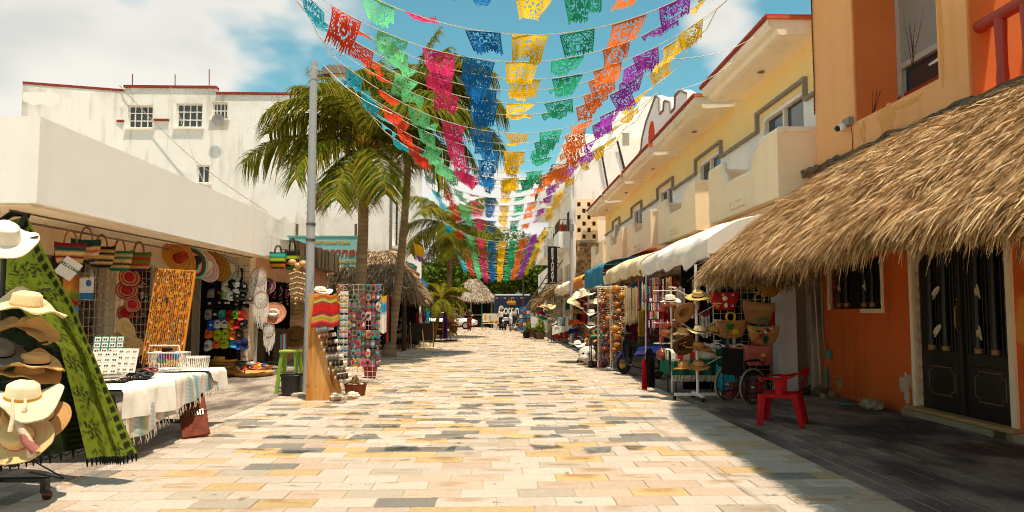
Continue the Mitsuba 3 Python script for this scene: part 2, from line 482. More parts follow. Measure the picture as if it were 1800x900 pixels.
# white shop building with the deep canopy
A = thing('white_shop_building', 'low white shop building with a deep smooth canopy over the left-hand souvenir stalls', 'building')
plain('canopy', boxm((-15, 8.65, 3.0), (-6.0, 17.3, 4.15)), 'plaster_white', A)
plain('soffit', boxm((-14.9, 8.75, 2.97), (-6.12, 17.2, 2.997)), 'plaster_soffit', A)
wm = [boxm((-7.8, 8.9, 2.56), (-7.5, 17.4, 2.97)), boxm((-7.8, 8.9, 0), (-7.5, 10.1, 2.56)), boxm((-7.8, 8.9, 0), (-7.5, 17.4, 0.32)),
      boxm((-7.79, 13.05, 0.3), (-7.46, 13.62, 2.57)), boxm((-7.8, 17.1, 0.3), (-6.35, 17.5, 2.97))]
plain('wall', cat(*wm), 'plaster_peach', A)
plain('inner_wall', cat(boxm((-10.2, 9.0, 0), (-10.0, 17.4, 2.9)), boxm((-10.1, 17.3, 0), (-7.8, 17.45, 2.9)), boxm((-10.1, 8.9, 0), (-7.8, 9.0, 2.9)), boxm((-10.1, 9, 2.9), (-7.6, 17.4, 2.96))), 'concrete', A)
mb = MB()
for y in (11.75, 15.5, 16.68, 10.15, 14.4):
    put('window_post', MB().box([-7.44, y, 1.45], [0.05, 0.07, 2.25], C('#cfc4ae')), 'paint', A)
plain('glass', boxm((-7.66, 10.1, 0.32), (-7.655, 13.05, 2.56)), 'clear_glass', A)
mb = MB()   # stock behind the glass
for i in range(420):
    y, z = random.uniform(10.0, 17.0), random.uniform(0.5, 2.5)
    mb.box([-7.95 - random.random() * 0.25, y, z], [0.05, random.uniform(.04, .14), random.uniform(.05, .2)], C(random.choice(['#6d3a2a', '#94352b', '#2f6f7d', '#c9a86a', '#3b2a22', '#784c2e', '#d6cbb4', '#a5702f', '#2b3f55'])))
put('stock', mb, 'cloth', A, kind='stuff', smooth=False)
mb = MB()
for y in np.arange(12.0, 14.9, 0.16): mb.tube([[-7.40, y, 0.5], [-7.40, y, 2.45]], 0.006, C('#b9b0a0'), 5, False)
for z in np.arange(0.5, 2.5, 0.16): mb.tube([[-7.40, 12.0, z], [-7.40, 14.9, z]], 0.006, C('#b9b0a0'), 5, False)
put('display_grid', mb, 'paint', A)
mb = MB().tube([[-6.6, 9.0, 2.955], [-6.5, 12.0, 2.95], [-6.3, 17.1, 2.955]], 0.012, C('#6b5b46'), 6)
put('cable', mb, 'matte', A)

# the pink shop with the weathered parapet
B = thing('pink_shop_building', 'single-storey pink shop with a stained concrete parapet behind the lamp post', 'building')
plain('wall', cat(boxm((-6.75, 20.9, 0), (-6.5, 25.5, 3.05)), boxm((-6.75, 17.5, 2.45), (-6.5, 20.9, 3.05)), boxm((-11, 25.3, 0), (-6.75, 25.5, 3.0))), 'plaster_pink', B)
plain('inner_wall', cat(boxm((-8.6, 17.5, 0), (-8.4, 21.5, 3.0)), boxm((-8.5, 20.9, 0), (-6.76, 21.1, 3.0))), 'concrete', B)
plain('parapet', boxm((-11, 19.95, 3.05), (-6.05, 25.55, 3.72)), 'concrete', B, label='stained grey concrete parapet')
plain('white_parapet', boxm((-11, 17.35, 3.05), (-6.05, 19.94, 3.6)), 'plaster_aged', B)
for y in np.arange(20.2, 25.4, 0.9): put('rib', MB().box([-6.03, y, 3.39], [0.04, 0.05, 0.66], C('#8d7b62')), 'matte', B, smooth=False)

# the big white block behind
W = thing('white_apartment_block', 'white apartment block with barred windows and terracotta roof edge at the left rear', 'building')
q0, q1 = np.array([-22.4, 31.0]), np.array([-18.2, 32.0])
ang = math.degrees(math.atan2(q1[1] - q0[1], q1[0] - q0[0]))
Lw = np.linalg.norm(q1 - q0)
m = boxm((0, 0, 0), (Lw, 10, 12.3)); m.apply_transform(np.block([[rotm('z', ang), np.array([[q0[0]], [q0[1]], [0]])], [np.zeros((1, 3)), 1]]))
m2 = boxm((0, -.03, 12.3), (Lw, 0.3, 12.42)); m2.apply_transform(np.block([[rotm('z', ang), np.array([[q0[0]], [q0[1]], [0]])], [np.zeros((1, 3)), 1]]))


def wall_with_holes(x0, x1, z0, z1, holes, y0, y1):
    g = sg.box(x0, z0, x1, z1)
    for h in holes: g = g.difference(sg.box(*h))
    return trimesh.creation.extrude_polygon(g, y1 - y0, engine='earcut').apply_transform(np.array([[1, 0, 0, 0], [0, 0, -1, y1], [0, 1, 0, 0], [0, 0, 0, 1.0]]))


WIN = [(224, 270, 185, 225, 4, 3), (309, 357, 182, 224, 4, 3), (373, 401, 180, 208, 4, 2), (345, 369, 290, 322, 2, 1)]
holes = []
for a, b, c, d_, nx, ny in WIN:
    p, q = at(a, d_, 32.0), at(b, c, 32.0); holes.append((p[0], p[2], q[0], q[2]))
front = wall_with_holes(-18.2, -5.5, 0, 12.2, holes, 32.0, 32.35)
plain('wall', cat(m, front, boxm((-18.1, 32.9, 0), (-5.85, 33.0, 12.0)), boxm((-5.85, 32.36, 0), (-5.5, 49, 12.2)), boxm((-18.2, 32.0, 12.2), (-13.75, 33, 12.5)), boxm((-18, 32.36, 12.0), (-5.86, 45, 12.15))), 'plaster_aged', W)
TERRA = C('#8a3622')
mb = MB(); mb.tm(m2, TERRA); mb.box([-15.98, 32.1, 12.56], [4.5, 0.36, 0.12], TERRA); mb.box([-9.6, 32.1, 12.26], [8.26, 0.36, 0.11], TERRA); mb.box([-5.6, 40.6, 12.26], [0.4, 16.8, 0.11], TERRA)
put('roof_edge', mb, 'matte', W, smooth=False)
for h, (a, b, c, d_, nx, ny) in zip(holes, WIN):
    grid_window(W, [(h[0] + h[2]) / 2, 32.12, (h[1] + h[3]) / 2], h[2] - h[0] - .01, h[3] - h[1] - .01, nx, ny, 0.07, 0.045)
    put('window_sill', MB().box([(h[0] + h[2]) / 2, 31.95, h[1] - 0.06], [h[2] - h[0] + 0.2, 0.14, 0.08], WHITE), 'matte', W, smooth=False)
for a, b, y in ((155, 186, 214), (206, 218, 213), (271, 297, 211), (388, 401, 209)):
    p, q = at(a, y, 31.97), at(b, y, 31.97)
    put('ledge', MB().box((p + q) / 2, [q[0] - p[0], 0.16, 0.09], TERRA), 'matte', W, smooth=False)
mb = MB().lathe([(0.02, 0), (0.28, 0.05), (0.3, 0.07), (0.0, 0.02)], C('#8d8a84'), 20, R(90, 0, 0), at(384, 211, 31.7))
put('satellite_dish', mb, 'paint', W)
for a, t_, b in ((233, 130, 157), (308, 131, 155), (368, 122, 152)):
    p = at(a, b, 32.2); q = at(a, t_, 32.2)
    put('antenna_rod', MB().tube([p - [0, 0, .2], q], 0.025, C('#8a5a48'), 5), 'matte', W)
for x, y in ((-5.42, 34.0), (-5.42, 39.0)):
    put('drain_pipe', MB().tube([[x, y, 3], [x, y, 12]], 0.07, C('#7c7267'), 8), 'matte', W)
put('narrow_window', MB().box([-5.49, 36.4, 6.0], [0.06, 0.5, 3.4], C('#3a3129')), 'matte', W)
put('balcony_rail', MB().box([-5.2, 36, 4.9], [0.6, 3.5, 0.14], WHITE), 'matte', W)

# stone pier and wall beside it
def stone_wall(name, label, o, nx, nz, sx, sz, d, along='x'):
    k = thing(name, label, 'wall')
    cx = nx * sx
    core = boxm((0, 0.05, 0), (cx, d - .02, nz * sz)) if along == 'x' else boxm((0.05, 0, 0), (d - .02, cx, nz * sz))
    core.apply_translation(o); plain('core', core, 'joint_sand', k)
    r = random.Random(5); n = 0; rest = MB()
    for j in range(nz):
        x = 0
        while x < cx - 0.05:
            w = min(sx * r.uniform(.7, 1.5), cx - x); pr = r.uniform(0, .05)
            c = [x + w / 2, .04 - pr, (j + .5) * sz]; s_ = [w - .02, .14, sz - .02]
            if along != 'x': c, s_ = [.04 - pr + d - .1, c[0], c[2]], [.14, s_[0], s_[2]]
            mb = MB(o=o).box(c, s_, [.5] * 3, b=0.015)
            n += 1
            if n <= 70: put('stone', mb, 'wall_stone', k, smooth=False)
            else: rest.v += mb.v; rest.f += [f + rest.n for f in mb.f]; rest.c += mb.c; rest.n += mb.n
            x += w
    if rest.n: put('stonework', rest, 'wall_stone', k, kind='stuff', smooth=False)


stone_wall('stone_pier', 'square stacked-stone pier rising behind the left thatched restaurant roof', (-5.5, 31.2, 0), 3, 21, 0.33, 0.2, 0.6)
stone_wall('stone_boundary_wall', 'brown stone wall running back from the stacked-stone pier', (-4.9, 32.2, 0), 14, 19, 0.5, 0.2, 0.4, 'y')

# turquoise restaurant sign
S = thing('turquoise_shop_sign', 'turquoise board with red script reading La Coronela behind the left palm trunk', 'sign')
p, q = at(506, 471, 27.0), at(637, 417, 27.0)
cx, cz, w, h = (p[0] + q[0]) / 2, (p[2] + q[2]) / 2, q[0] - p[0], q[2] - p[2]
put('board', MB().box([cx, 27.04, cz], [w, 0.06, h], C('#86bfba')).box([cx, 27.03, cz + h / 2 + .03], [w + .1, .09, .06], C('#5ba9a8')).box([cx, 27.03, cz - h / 2 - .03], [w + .1, .09, .06], C('#5ba9a8')), 'matte', S, smooth=False)
MX = R(90, 0, 0)
put('lettering', MB().text('La Coronela', 0.36, C('#a8402a'), MX @ np.array([[1, .22, 0], [0, 1, 0], [0, 0, 1.0]]), [cx + .25, 27.0, cz + .02], 0.02), 'matte', S, smooth=False)
put('tagline', MB().text('RESTAURANTE BAR', 0.11, C('#d9a83a'), MX, [cx + .3, 27.0, cz + .42], 0.012).text('MARISCOS', 0.11, C('#d9a83a'), MX, [cx + .9, 27.0, cz - .38], 0.012), 'matte', S, smooth=False)
for s in (-1, 1): put('post', MB().box([cx + s * w * .4, 27.12, cz / 2 + .6], [.09, .09, cz + 1.2], C('#6b5a46')), 'matte', S)

for i, (a, b, sag) in enumerate(((at(210, 150, 31.9), at(470, 372, 31.5), .5), (at(300, 153, 31.9), at(400, 420, 17.0), .3))):
    k = key('overhead_cable'); entry(k, MB().tube([a + (b - a) * t - [0, 0, sag * math.sin(t * PI)] for t in np.linspace(0, 1, 14)], .02 - .008 * i, C('#a8a092'), 5), 'matte')
    tag(k, ['thin pale cable sloping down across the white apartment block', 'second cable from the white apartment block roof to the shop canopy'][i], 'cable')
# ------------------------------------------------------------------ right side: orange house
O = thing('orange_house', 'two-storey orange house with black iron door at the right', 'house')
XO = 6.4


def wall_yz(y0, y1, z0, z1, holes, x0, x1):
    g = sg.box(y0, z0, y1, z1)
    for h in holes: g = g.difference(sg.box(*h))
    return trimesh.creation.extrude_polygon(g, x1 - x0, engine='earcut').apply_transform(np.array([[0, 0, 1, x0], [1, 0, 0, 0], [0, 1, 0, 0], [0, 0, 0, 1.0]]))


DY0, DY1, WY0, WY1 = 8.0, 9.82, 10.68, 12.36
plain('lower_wall', cat(wall_yz(2.5, 12.7, 0, 4.4, [(DY0, 0.0, DY1, 2.9), (WY0, 1.62, WY1, 2.5)], XO, XO + .35), boxm((6.75, 2.5, 0), (10, 12.69, 4.39))), 'plaster_orange', O, label='deep orange ground-floor wall with peeling paint')
up = wall_yz(2.5, 12.7, 4.4, 9.6, [(9.09, 4.93, 11.29, 8.8), (3.2, 4.45, 8.5, 8.8)], XO + .002, XO + .9)
plain('upper_wall', cat(up, boxm((7.9, 2.5, 4.4), (10.5, 12.7, 9.6)), boxm((6.42, 12.69, 4.4), (10, 12.7, 9.5))), 'plaster_apricot', O, label='pale apricot upper wall with damp stains')
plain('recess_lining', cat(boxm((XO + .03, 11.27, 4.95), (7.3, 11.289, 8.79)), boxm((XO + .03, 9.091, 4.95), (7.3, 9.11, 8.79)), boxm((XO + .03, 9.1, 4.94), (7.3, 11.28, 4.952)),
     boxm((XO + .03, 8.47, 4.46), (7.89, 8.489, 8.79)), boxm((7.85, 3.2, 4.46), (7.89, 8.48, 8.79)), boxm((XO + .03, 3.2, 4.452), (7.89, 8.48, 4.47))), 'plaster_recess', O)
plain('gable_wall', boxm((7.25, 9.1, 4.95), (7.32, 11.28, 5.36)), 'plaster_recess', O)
# upper window
k = put('upper_window', MB().box([7.22, 11.2, 6.9], [.09, .12, 3.2], C('#a79f94')).box([7.22, 10.1, 5.9], [.08, 2.2, .1], C('#a79f94')).box([7.22, 9.15, 6.9], [.08, .1, 3.2], C('#8f877c')).box([7.24, 10.1, 5.39], [.06, 2.2, .05], C('#8d2f1c')), 'paint', O, smooth=False)
put('pane', MB().box([7.26, 10.1, 7.4], [.02, 2.2, 2.95], C('#8a857c')), 'paint', k, smooth=False)
put('pane', MB().box([7.29, 10.1, 5.64], [.02, 2.2, .5], DARK), 'pane', k, smooth=False)
put('vent_flap', MB().box([0, 0, 0], [.03, .75, .3], WHITE, R(0, 55, 0), [7.1, 9.75, 5.62]).box([0, 0, 0], [.26, .03, .03], WHITE, R(0, 30, 0), [7.12, 9.9, 5.55]), 'paint', k, smooth=False)
# loggia railing
RED = C('#a23420')
put('railing', MB().tube([[6.55, 3.2, 5.42], [6.55, 8.47, 5.42]], 0.085, RED, 12), 'paint', O)
for y in np.arange(8.1, 3.4, -0.42):
    put('baluster', MB().lathe([(.07, 0), (.075, .1), (.062, .3), (.066, .6), (.075, .86), (.07, .92)], RED, 12, None, (6.55, y, 4.47)), 'paint', O)
# door
D = put('door', MB().box([6.5, (DY0 + DY1) / 2, 1.5], [.05, DY1 - DY0, 2.74], C('#15110d')).box([6.46, 8.92, 1.5], [.05, .05, 2.72], C('#2a211a')), 'paint', O, label='black iron double door with gilt panels and white lily ornaments', smooth=False)
IRN = C('#1d1812')
gold = C('#8a5f33')


def lily(o, s=1.0, flip=1):
    """white metal calla lily: a rolled cone with a pointed lip"""
    mb = MB(R(0, 0, 90), o)
    th = np.linspace(-2.6, 2.6, 13); P = []
    for t in np.linspace(0, 1, 6):
        r = .004 + .045 * t ** .8 * s
        P.append([[r * math.sin(a), -r * math.cos(a) * .6, t * .13 * s + (.09 * s * t ** 3) * math.cos(a) ** 1] for a in th])
    mb.sheet(np.array(P) @ R(0, 28 * flip, 0).T, C('#cdbb9f'))
    return mb


for i, yc in enumerate((9.38, 8.45)):
    lf = D
    mb = MB()
    for y in np.arange(yc - .38, yc + .385, .0633): mb.tube([[6.46, y, 1.0], [6.46, y, 2.8]], .008, IRN, 6)
    for z in (1.35, 1.39, 2.0, 2.04, 2.5, 2.54): mb.tube([[6.45, yc - .38, z], [6.45, yc + .38, z]], .007, IRN, 6)
    put('bars', mb, 'paint', lf, kind='stuff')
    for dy in (-.17, .13):
        put('column', MB().lathe([(.04, 0), (.042, .1), (.038, .9), (.042, 1.75)], IRN, 12, None, (6.43, yc + dy, 1.02)), 'paint', lf)
        for z in (1.02, 2.42):
            put('collar', MB().lathe([(.045, 0), (.06, .015), (.045, .03), (.06, .045), (.045, .07)], C('#9a6a3c'), 14, None, (6.43, yc + dy, z)), 'paint', lf)
    for z in (1.2, 1.75, 2.42):
        put('lily_ornament', lily((6.38, yc, z), 1.0, 1 if i else -1), 'matte', lf)
    a, b, c = .27, .2, .07
    pts = [(-a + c, -b), (a - c, -b), (a - c, -b + c * .8), (a, -b + c), (a, b - c), (a - c, b - c * .8), (a - c, b), (-a + c, b), (-a + c, b - c * .8), (-a, b - c), (-a, -b + c), (-a + c, -b + c * .8), (-a + c, -b)]
    put('panel_moulding', MB().tube([[6.468, yc + u, .58 + v] for u, v in pts], .009, gold, 6), 'paint', lf)
    mb = MB()
    put('kick_panel', MB().box([6.472, yc, .58], [.02, .62, .52], C('#1a140f'), b=.006), 'paint', lf, smooth=False)
put('handle', MB().tube([[6.44, 8.95, 1.3], [6.39, 8.95, 1.38], [6.39, 8.95, 1.62], [6.44, 8.95, 1.7]], .014, gold, 8).ball([6.43, 8.95, 1.75], .025, gold).box([6.45, 8.95, 1.52], [.015, .06, .3], C('#5d4024')), 'metal', D)
plain('door_trim', cat(boxm((6.36, DY1, .15), (6.5, DY1 + .08, 2.95)), boxm((6.36, DY0 - .09, .15), (6.5, DY0, 2.95)), boxm((6.36, DY0 - .09, 2.951), (6.5, DY1 + .08, 3.03))), 'plaster_peach', O)
put('threshold', MB().box([6.34, 8.9, .125], [.2, 2.1, .06], C('#b38d5c'), b=.02), 'matte', O, smooth=False)
plain('plinth', boxm((6.3, 2.5, -.05), (6.41, 10.1, .09)), 'concrete', O)
plain('door_step', boxm((6.33, 7.75, 0.0), (6.42, 10.0, .1)), 'plaster_pink', O)
# window with iron grille
k = put('window', MB().box([6.66, (WY0 + WY1) / 2, 2.06], [.03, WY1 - WY0, .87], C('#0e0b09')), 'paint', O, smooth=False)
mb = MB()
for y in np.arange(WY0 + .06, WY1, .075): mb.tube([[6.45, y, 1.63], [6.45, y, 2.5]], .007, IRN, 6)
for z in (1.95, 1.99, 2.2): mb.tube([[6.44, WY0, z], [6.44, WY1, z]], .007, IRN, 6)
put('grille', mb, 'paint', k, kind='stuff')
for y in (12.05, 11.8, 11.22, 10.97):
    put('collar', MB().lathe([(.045, 0), (.06, .015), (.045, .03), (.06, .045), (.045, .07)], C('#9a6a3c'), 14, None, (6.42, y, 1.66)), 'paint', k)
    put('column', MB().lathe([(.035, 0), (.035, .86)], IRN, 10, None, (6.42, y, 1.63)), 'paint', k)
for y in (11.93, 11.1): put('lily_ornament', lily((6.38, y, 1.93), 1.0), 'matte', k)
plain('window_trim', cat(boxm((6.385, WY1, 1.6), (6.45, WY1 + .06, 2.5)), boxm((6.385, WY0 - .07, 1.55), (6.45, WY0, 2.5)), boxm((6.385, WY0 - .0, 1.55), (6.45, WY0 + .62, 1.62))), 'plaster_peach', O)
# flaked plaster, camera, wires
rp = random.Random(3)
def blob(cy, cz, ry, rz, n=26, seed=0):
    r = np.random.default_rng(seed); a = np.arange(n) * 2 * PI / n
    f = 1 + .28 * np.sin(a * 3 + 1) + .22 * r.standard_normal(n)
    return [(cy + ry * f[i] * math.cos(a[i]), cz + rz * max(f[i], .3) * math.sin(a[i])) for i in range(n)]
TYZ = np.array([[0, 0, -1.0], [1, 0, 0], [0, 1, 0]])
for i, (cy, cz, ry, rz, cc) in enumerate(((10.12, .42, .13, .2, '#cfb594'), (10.0, .52, .07, .1, '#b99c7c'), (12.1, .25, .12, .12, '#b58b62'), (12.45, .3, .07, .2, '#9c7a5c'))):
    g = sg.Polygon(blob(cy, cz, ry, rz, 26, i)).buffer(0)
    put('flaked_patch', MB().poly(g, .004, C(cc), TYZ, (XO - .001, 0, 0)), 'cloth', O, smooth=False)
for i, (cy, cz, ry, rz) in enumerate(((10.35, 4.72, .2, .25), (11.05, 4.66, .1, .2), (9.9, 4.8, .4, .04), (9.02, 6.2, .06, 1.1))):
    g = sg.Polygon(blob(cy, cz, ry, rz, 26, i + 9)).buffer(0)
    put('damp_patch', MB().poly(g, .002, C('#dd9f5a'), TYZ, (XO, 0, 0)), 'cloth', O, smooth=False)
cam_ = put('security_camera', MB().box([6.38, 11.42, 4.98], [.16, .2, .13], C('#8f887c')), 'paint', O, smooth=False, label='small white dome security camera with black lens')
put('dome', MB().ball([6.27, 11.5, 4.9], .085, WHITE, 14).ball([6.2, 11.5, 4.88], .055, C('#151515'), 12), 'gloss', cam_)
put('wire', MB().tube([[6.37, 11.36, 4.9], [6.385, 11.36, 4.6], [6.385, 11.4, 4.3]], .008, C('#7a4a2a'), 5).tube([[6.38, 12.68, 8.3], [6.37, 12.66, 7.3], [6.38, 12.67, 6.2], [6.38, 12.69, 5.5]], .012, C('#5d3a22'), 5)
    .tube([[6.385, 12.0, 8.4], [6.37, 11.8, 8.25], [6.385, 12.2, 8.1], [6.38, 12.5, 8.6]], .01, C('#3f2a1c'), 5), 'matte', O)
mb = MB()
for (y, z, h) in ((10.9, 4.95, .5), (9.8, 5.4, .9), (10.25, 4.95, .15)):
    for j in range(5):
        a = random.uniform(-.5, .5); pts = [[6.5 + .02 * t, y + a * h * t / 4 * .8 + .02 * math.sin(t + j), z + h * t / 4 * random.uniform(.8, 1)] for t in range(5)]
        mb.tube(pts, [.007, .006, .005, .004, .002], C('#4a2617'), 4)
put('dry_weed', mb, 'cloth', O, kind='stuff')

# ------------------------------------------------------------------ thatch
THC = [C(x) for x in ('#d2b48a', '#b8966a', '#a08058', '#dcc49c', '#86683f', '#6e5538', '#c0a47c', '#9a7c58')]


def strands(pos, dirn, length, width, cols, bend=0.25, rng=RNG):
    """thin bent blades: pos (n,3) root, dirn (n,3) unit"""
    n = len(pos)
    side = np.cross(dirn, rng.standard_normal((n, 3))); side /= np.linalg.norm(side, axis=1, keepdims=True)
    side *= (width / 2)[:, None]
    L = length[:, None]
    bow = rng.standard_normal((n, 3)) * .06 * L
    mid = pos + dirn * L * .5 + bow
    end = pos + dirn * L + np.array([0, 0, -1.0]) * L * bend + bow * 1.5
    V = np.stack([pos - side, pos + side, mid - side, mid + side, end - side * .35, end + side * .35], 1)
    F = np.array([[0, 1, 3], [0, 3, 2], [2, 3, 5], [2, 5, 4]])
    f = (F[None] + (np.arange(n) * 6)[:, None, None]).reshape(-1, 3)
    return V.reshape(-1, 3), f, np.repeat(cols, 6, 0)


def thatch_roof(parent, surf, down, nu, nv, n, length=.38, width=.013, thick=.16, hang=1500, cols=THC, base='#6d4f2c', seed=3, jit=.05, shade=1.0, lift=.12, sagd=.1):
    """surf(u, v) -> (..,3): v from the ridge (0) to the eave (1), u along; shaggy strands over a solid core"""
    rng = np.random.default_rng(seed)
    u, v = np.meshgrid(np.linspace(0, 1, nu), np.linspace(0, 1, nv), indexing='ij')
    P = surf(u, v)
    nrm = np.cross(np.gradient(P, axis=0), np.gradient(P, axis=1)); nrm /= np.linalg.norm(nrm, axis=-1, keepdims=True) + 1e-9
    nrm *= np.sign(nrm[..., 2:3] + 1e-6)
    mb = MB(); mb.sheet(P - nrm * .02, C(base)); mb.sheet(P - nrm * thick, C('#4a3520'))
    for e in (0, -1):
        mb.sheet(np.stack([(P - nrm * .02)[e], (P - nrm * thick)[e]]), C(base)); mb.sheet(np.stack([(P - nrm * .02)[:, e], (P - nrm * thick)[:, e]]), C(base))
    k = put('core', mb, 'cloth', parent)
    cc = np.array(cols)

    def sample(uu, vv, k_off):
        p = surf(uu, vv); p2 = surf(uu, np.minimum(vv + .02, 1.02)); pu = surf(np.minimum(uu + .004, 1), vv) - surf(np.maximum(uu - .004, 0), vv)
        d = p2 - p; d /= np.linalg.norm(d, axis=1, keepdims=True)
        nn = np.cross(pu, d); nn /= np.linalg.norm(nn, axis=1, keepdims=True) + 1e-9; nn *= np.sign(nn[:, 2:3] + 1e-6)
        return p, d, nn

    uu, vv = rng.random(n), rng.random(n) ** .85
    p, d, nn = sample(uu, vv, 0)
    clump = meshkit.fbm(np.stack([uu * 46, vv * 9, uu * 0], -1), 3, seed)
    p = p + nn * (rng.random((n, 1)) * jit + (clump[:, None] - .45) * .15)
    d = d + rng.standard_normal((n, 3)) * .24 + nn * lift + np.array([0, 0, -sagd]); d /= np.linalg.norm(d, axis=1, keepdims=True)
    tone = cc[rng.integers(0, len(cc), n)] * (shade * rng.uniform(.6, 1.3, (n, 1)))
    V1 = strands(p, d, length * rng.uniform(.6, 1.3, n), width * rng.uniform(.6, 1.6, n), tone, .12, rng)
    put('thatch', MB().add(*V1), 'cloth', parent, kind='stuff', smooth=False)
    uu = rng.random(hang); vv = 1 - rng.random(hang) * .06
    p, d, nn = sample(uu, vv, 0)
    p = p - nn * (rng.random((hang, 1)) * thick * 1.1)
    d = d * .7 + np.array([0, 0, -.6]) + rng.standard_normal((hang, 3)) * .2; d /= np.linalg.norm(d, axis=1, keepdims=True)
    tone = cc[rng.integers(0, len(cc), hang)] * rng.uniform(.5, 1.0, (hang, 1))
    V2 = strands(p, d, length * rng.uniform(.35, .95, hang), width * rng.uniform(.6, 1.4, hang), tone, .3, rng)
    put('eave_fringe', MB().add(*V2), 'cloth', parent, kind='stuff', smooth=False)


TH = thing('thatched_awning', 'big shaggy palm-thatch awning on the orange house, over the door and red chair', 'thatched roof')


def near_thatch(u, v):
    # eave: straight beside the street, then round the far corner back to the wall
    s = u * 12.2
    ye = np.where(s < 7.1, 1.4 + s, 0); xe = np.where(s < 7.1, 3.1, 0)
    a = np.clip((s - 7.1) / 5.1, 0, 1) * PI / 2
    ye = np.where(s < 7.1, ye, 8.5 + 3.9 * np.sin(a) ** 0.9); xe = np.where(s < 7.1, xe, 3.1 + 3.0 * (1 - np.cos(a)))
    yt = np.where(s < 7.1, 1.4 + s, 8.5 + 4.2 * np.clip((s - 7.1) / 5.1, 0, 1))
    ze = 2.26 + .05 * np.sin(s * 2.1) + .03 * np.sin(s * 5.3)
    w = v ** 1.0
    x = 6.36 + (xe - 6.36) * w; y = yt + (ye - yt) * w; z = 4.3 + (ze - 4.3) * (v * .90 + .10 * v ** 3)
    return np.stack([x, y, z + .10 * np.sin(v * PI)], -1)


thatch_roof(TH, near_thatch, None, 60, 10, 150000, .24, .0075, .16, 11000, lift=.34, sagd=.62, cols=[c * np.array([1.12, 1.06, .98]) for c in THC], base='#4f3820')
for y in np.arange(3.4, 12.0, .62):
    put('rafter', MB().tube([[6.38, y, 4.12], [3.4, min(y, 9.9), 2.12]], .045, C('#5a4027'), 7), 'matte', TH)
put('eave_beam', MB().tube([[3.6, 2.6, 2.2], [3.6, 9.6, 2.2]], .06, C('#5a4027'), 8), 'matte', TH)
mb = MB()
for i in range(40):
    y = 2.6 + i * .26; o_ = RNG.standard_normal((4, 3)) * .03
    mb.tube([[6.30 + o_[0, 0], y, 4.34 + o_[0, 2]], [6.28, y + .3, 4.36 + o_[1, 2]], [6.30, y + .6, 4.33 + o_[2, 2]]], .05, rot_shade(C('#6b5844'), RNG.uniform(.6, 1.1)), 6)
put('ridge_cap', mb, 'matte', TH)
# ------------------------------------------------------------------ yellow building with eaves and balconies
YB = thing('yellow_hotel_building', 'long yellow two-storey building with cream stepped eaves and curved balconies on the right', 'building')
XY = 6.77
NEAR = [13.05, 18.56, 23.97, 29.37, 34.78]
wins = [(13.92 + 5.3 * i, 16.2 + 5.16 * i) for i in range(5)]
hl = [(a, 4.44, b, 6.46) for a, b in wins]
plain('upper_wall', cat(wall_yz(12.72, 39.7, 6.16, 7.5, [(a, 5.31, b, 6.46) for a, b in wins], XY, XY + .3), boxm((9.5, 12.72, 3.0), (10, 39.7, 7.5)), boxm((7.08, 39.4, 3.0), (10, 39.7, 7.5))), 'plaster_yellow', YB)
plain('dado', wall_yz(12.72, 39.7, 3.0, 6.159, hl, XY + .001, XY + .3), 'plaster_white', YB, label='white wall band below the grey window moulding')
plain('roof', boxm((6.82, 12.72, 7.5), (10, 39.7, 7.65)), 'plaster_soffit', YB)
GREY = C('#8f857a')
mb = MB()
yy = 12.74
seq = [(12.74, 6.16)]
for a, b in wins:
    seq += [(a - .16, 6.16), (a - .16, 6.62), (b + .16, 6.62), (b + .16, 6.16)]
seq += [(39.6, 6.16)]
for (y0, z0), (y1, z1) in zip(seq[:-1], seq[1:]):
    if abs(y1 - y0) < .01: mb.box([XY - .04, y0, (z0 + z1) / 2], [.12, .075, abs(z1 - z0) + .075], GREY)
    elif y1 > y0: mb.box([XY - .04, (y0 + y1) / 2, z0], [.12, y1 - y0 - .075, .075], GREY)
put('window_moulding', mb, 'matte', YB, smooth=False)
for a, b in wins:
    fr = MB(); cy, w = (a + b) / 2, b - a
    for s in (-1, 1): fr.box([XY + .1, cy + s * (w / 2 - .05), 5.5], [.14, .1, 1.9], WHITE)
    fr.box([XY + .1, cy, 6.41], [.14, w - .2, .1], WHITE); fr.box([XY + .1, cy, 5.4], [.10, .07, 1.9], WHITE)
    pn = MB().box([XY + .15, cy - w / 4, 5.42], [.02, w / 2 - .1, 1.9], C('#5d564e')).box([XY + .16, cy + w / 4, 5.42], [.02, w / 2 - .1, 1.9], DARK)
    k = put('window', fr, 'paint', YB, smooth=False); put('pane', pn, 'pane', k, smooth=False)
    put('reveal_shade', MB().box([XY + .32, cy, 5.45], [.02, w, 2.0], C('#2c2620')), 'matte', k, smooth=False)
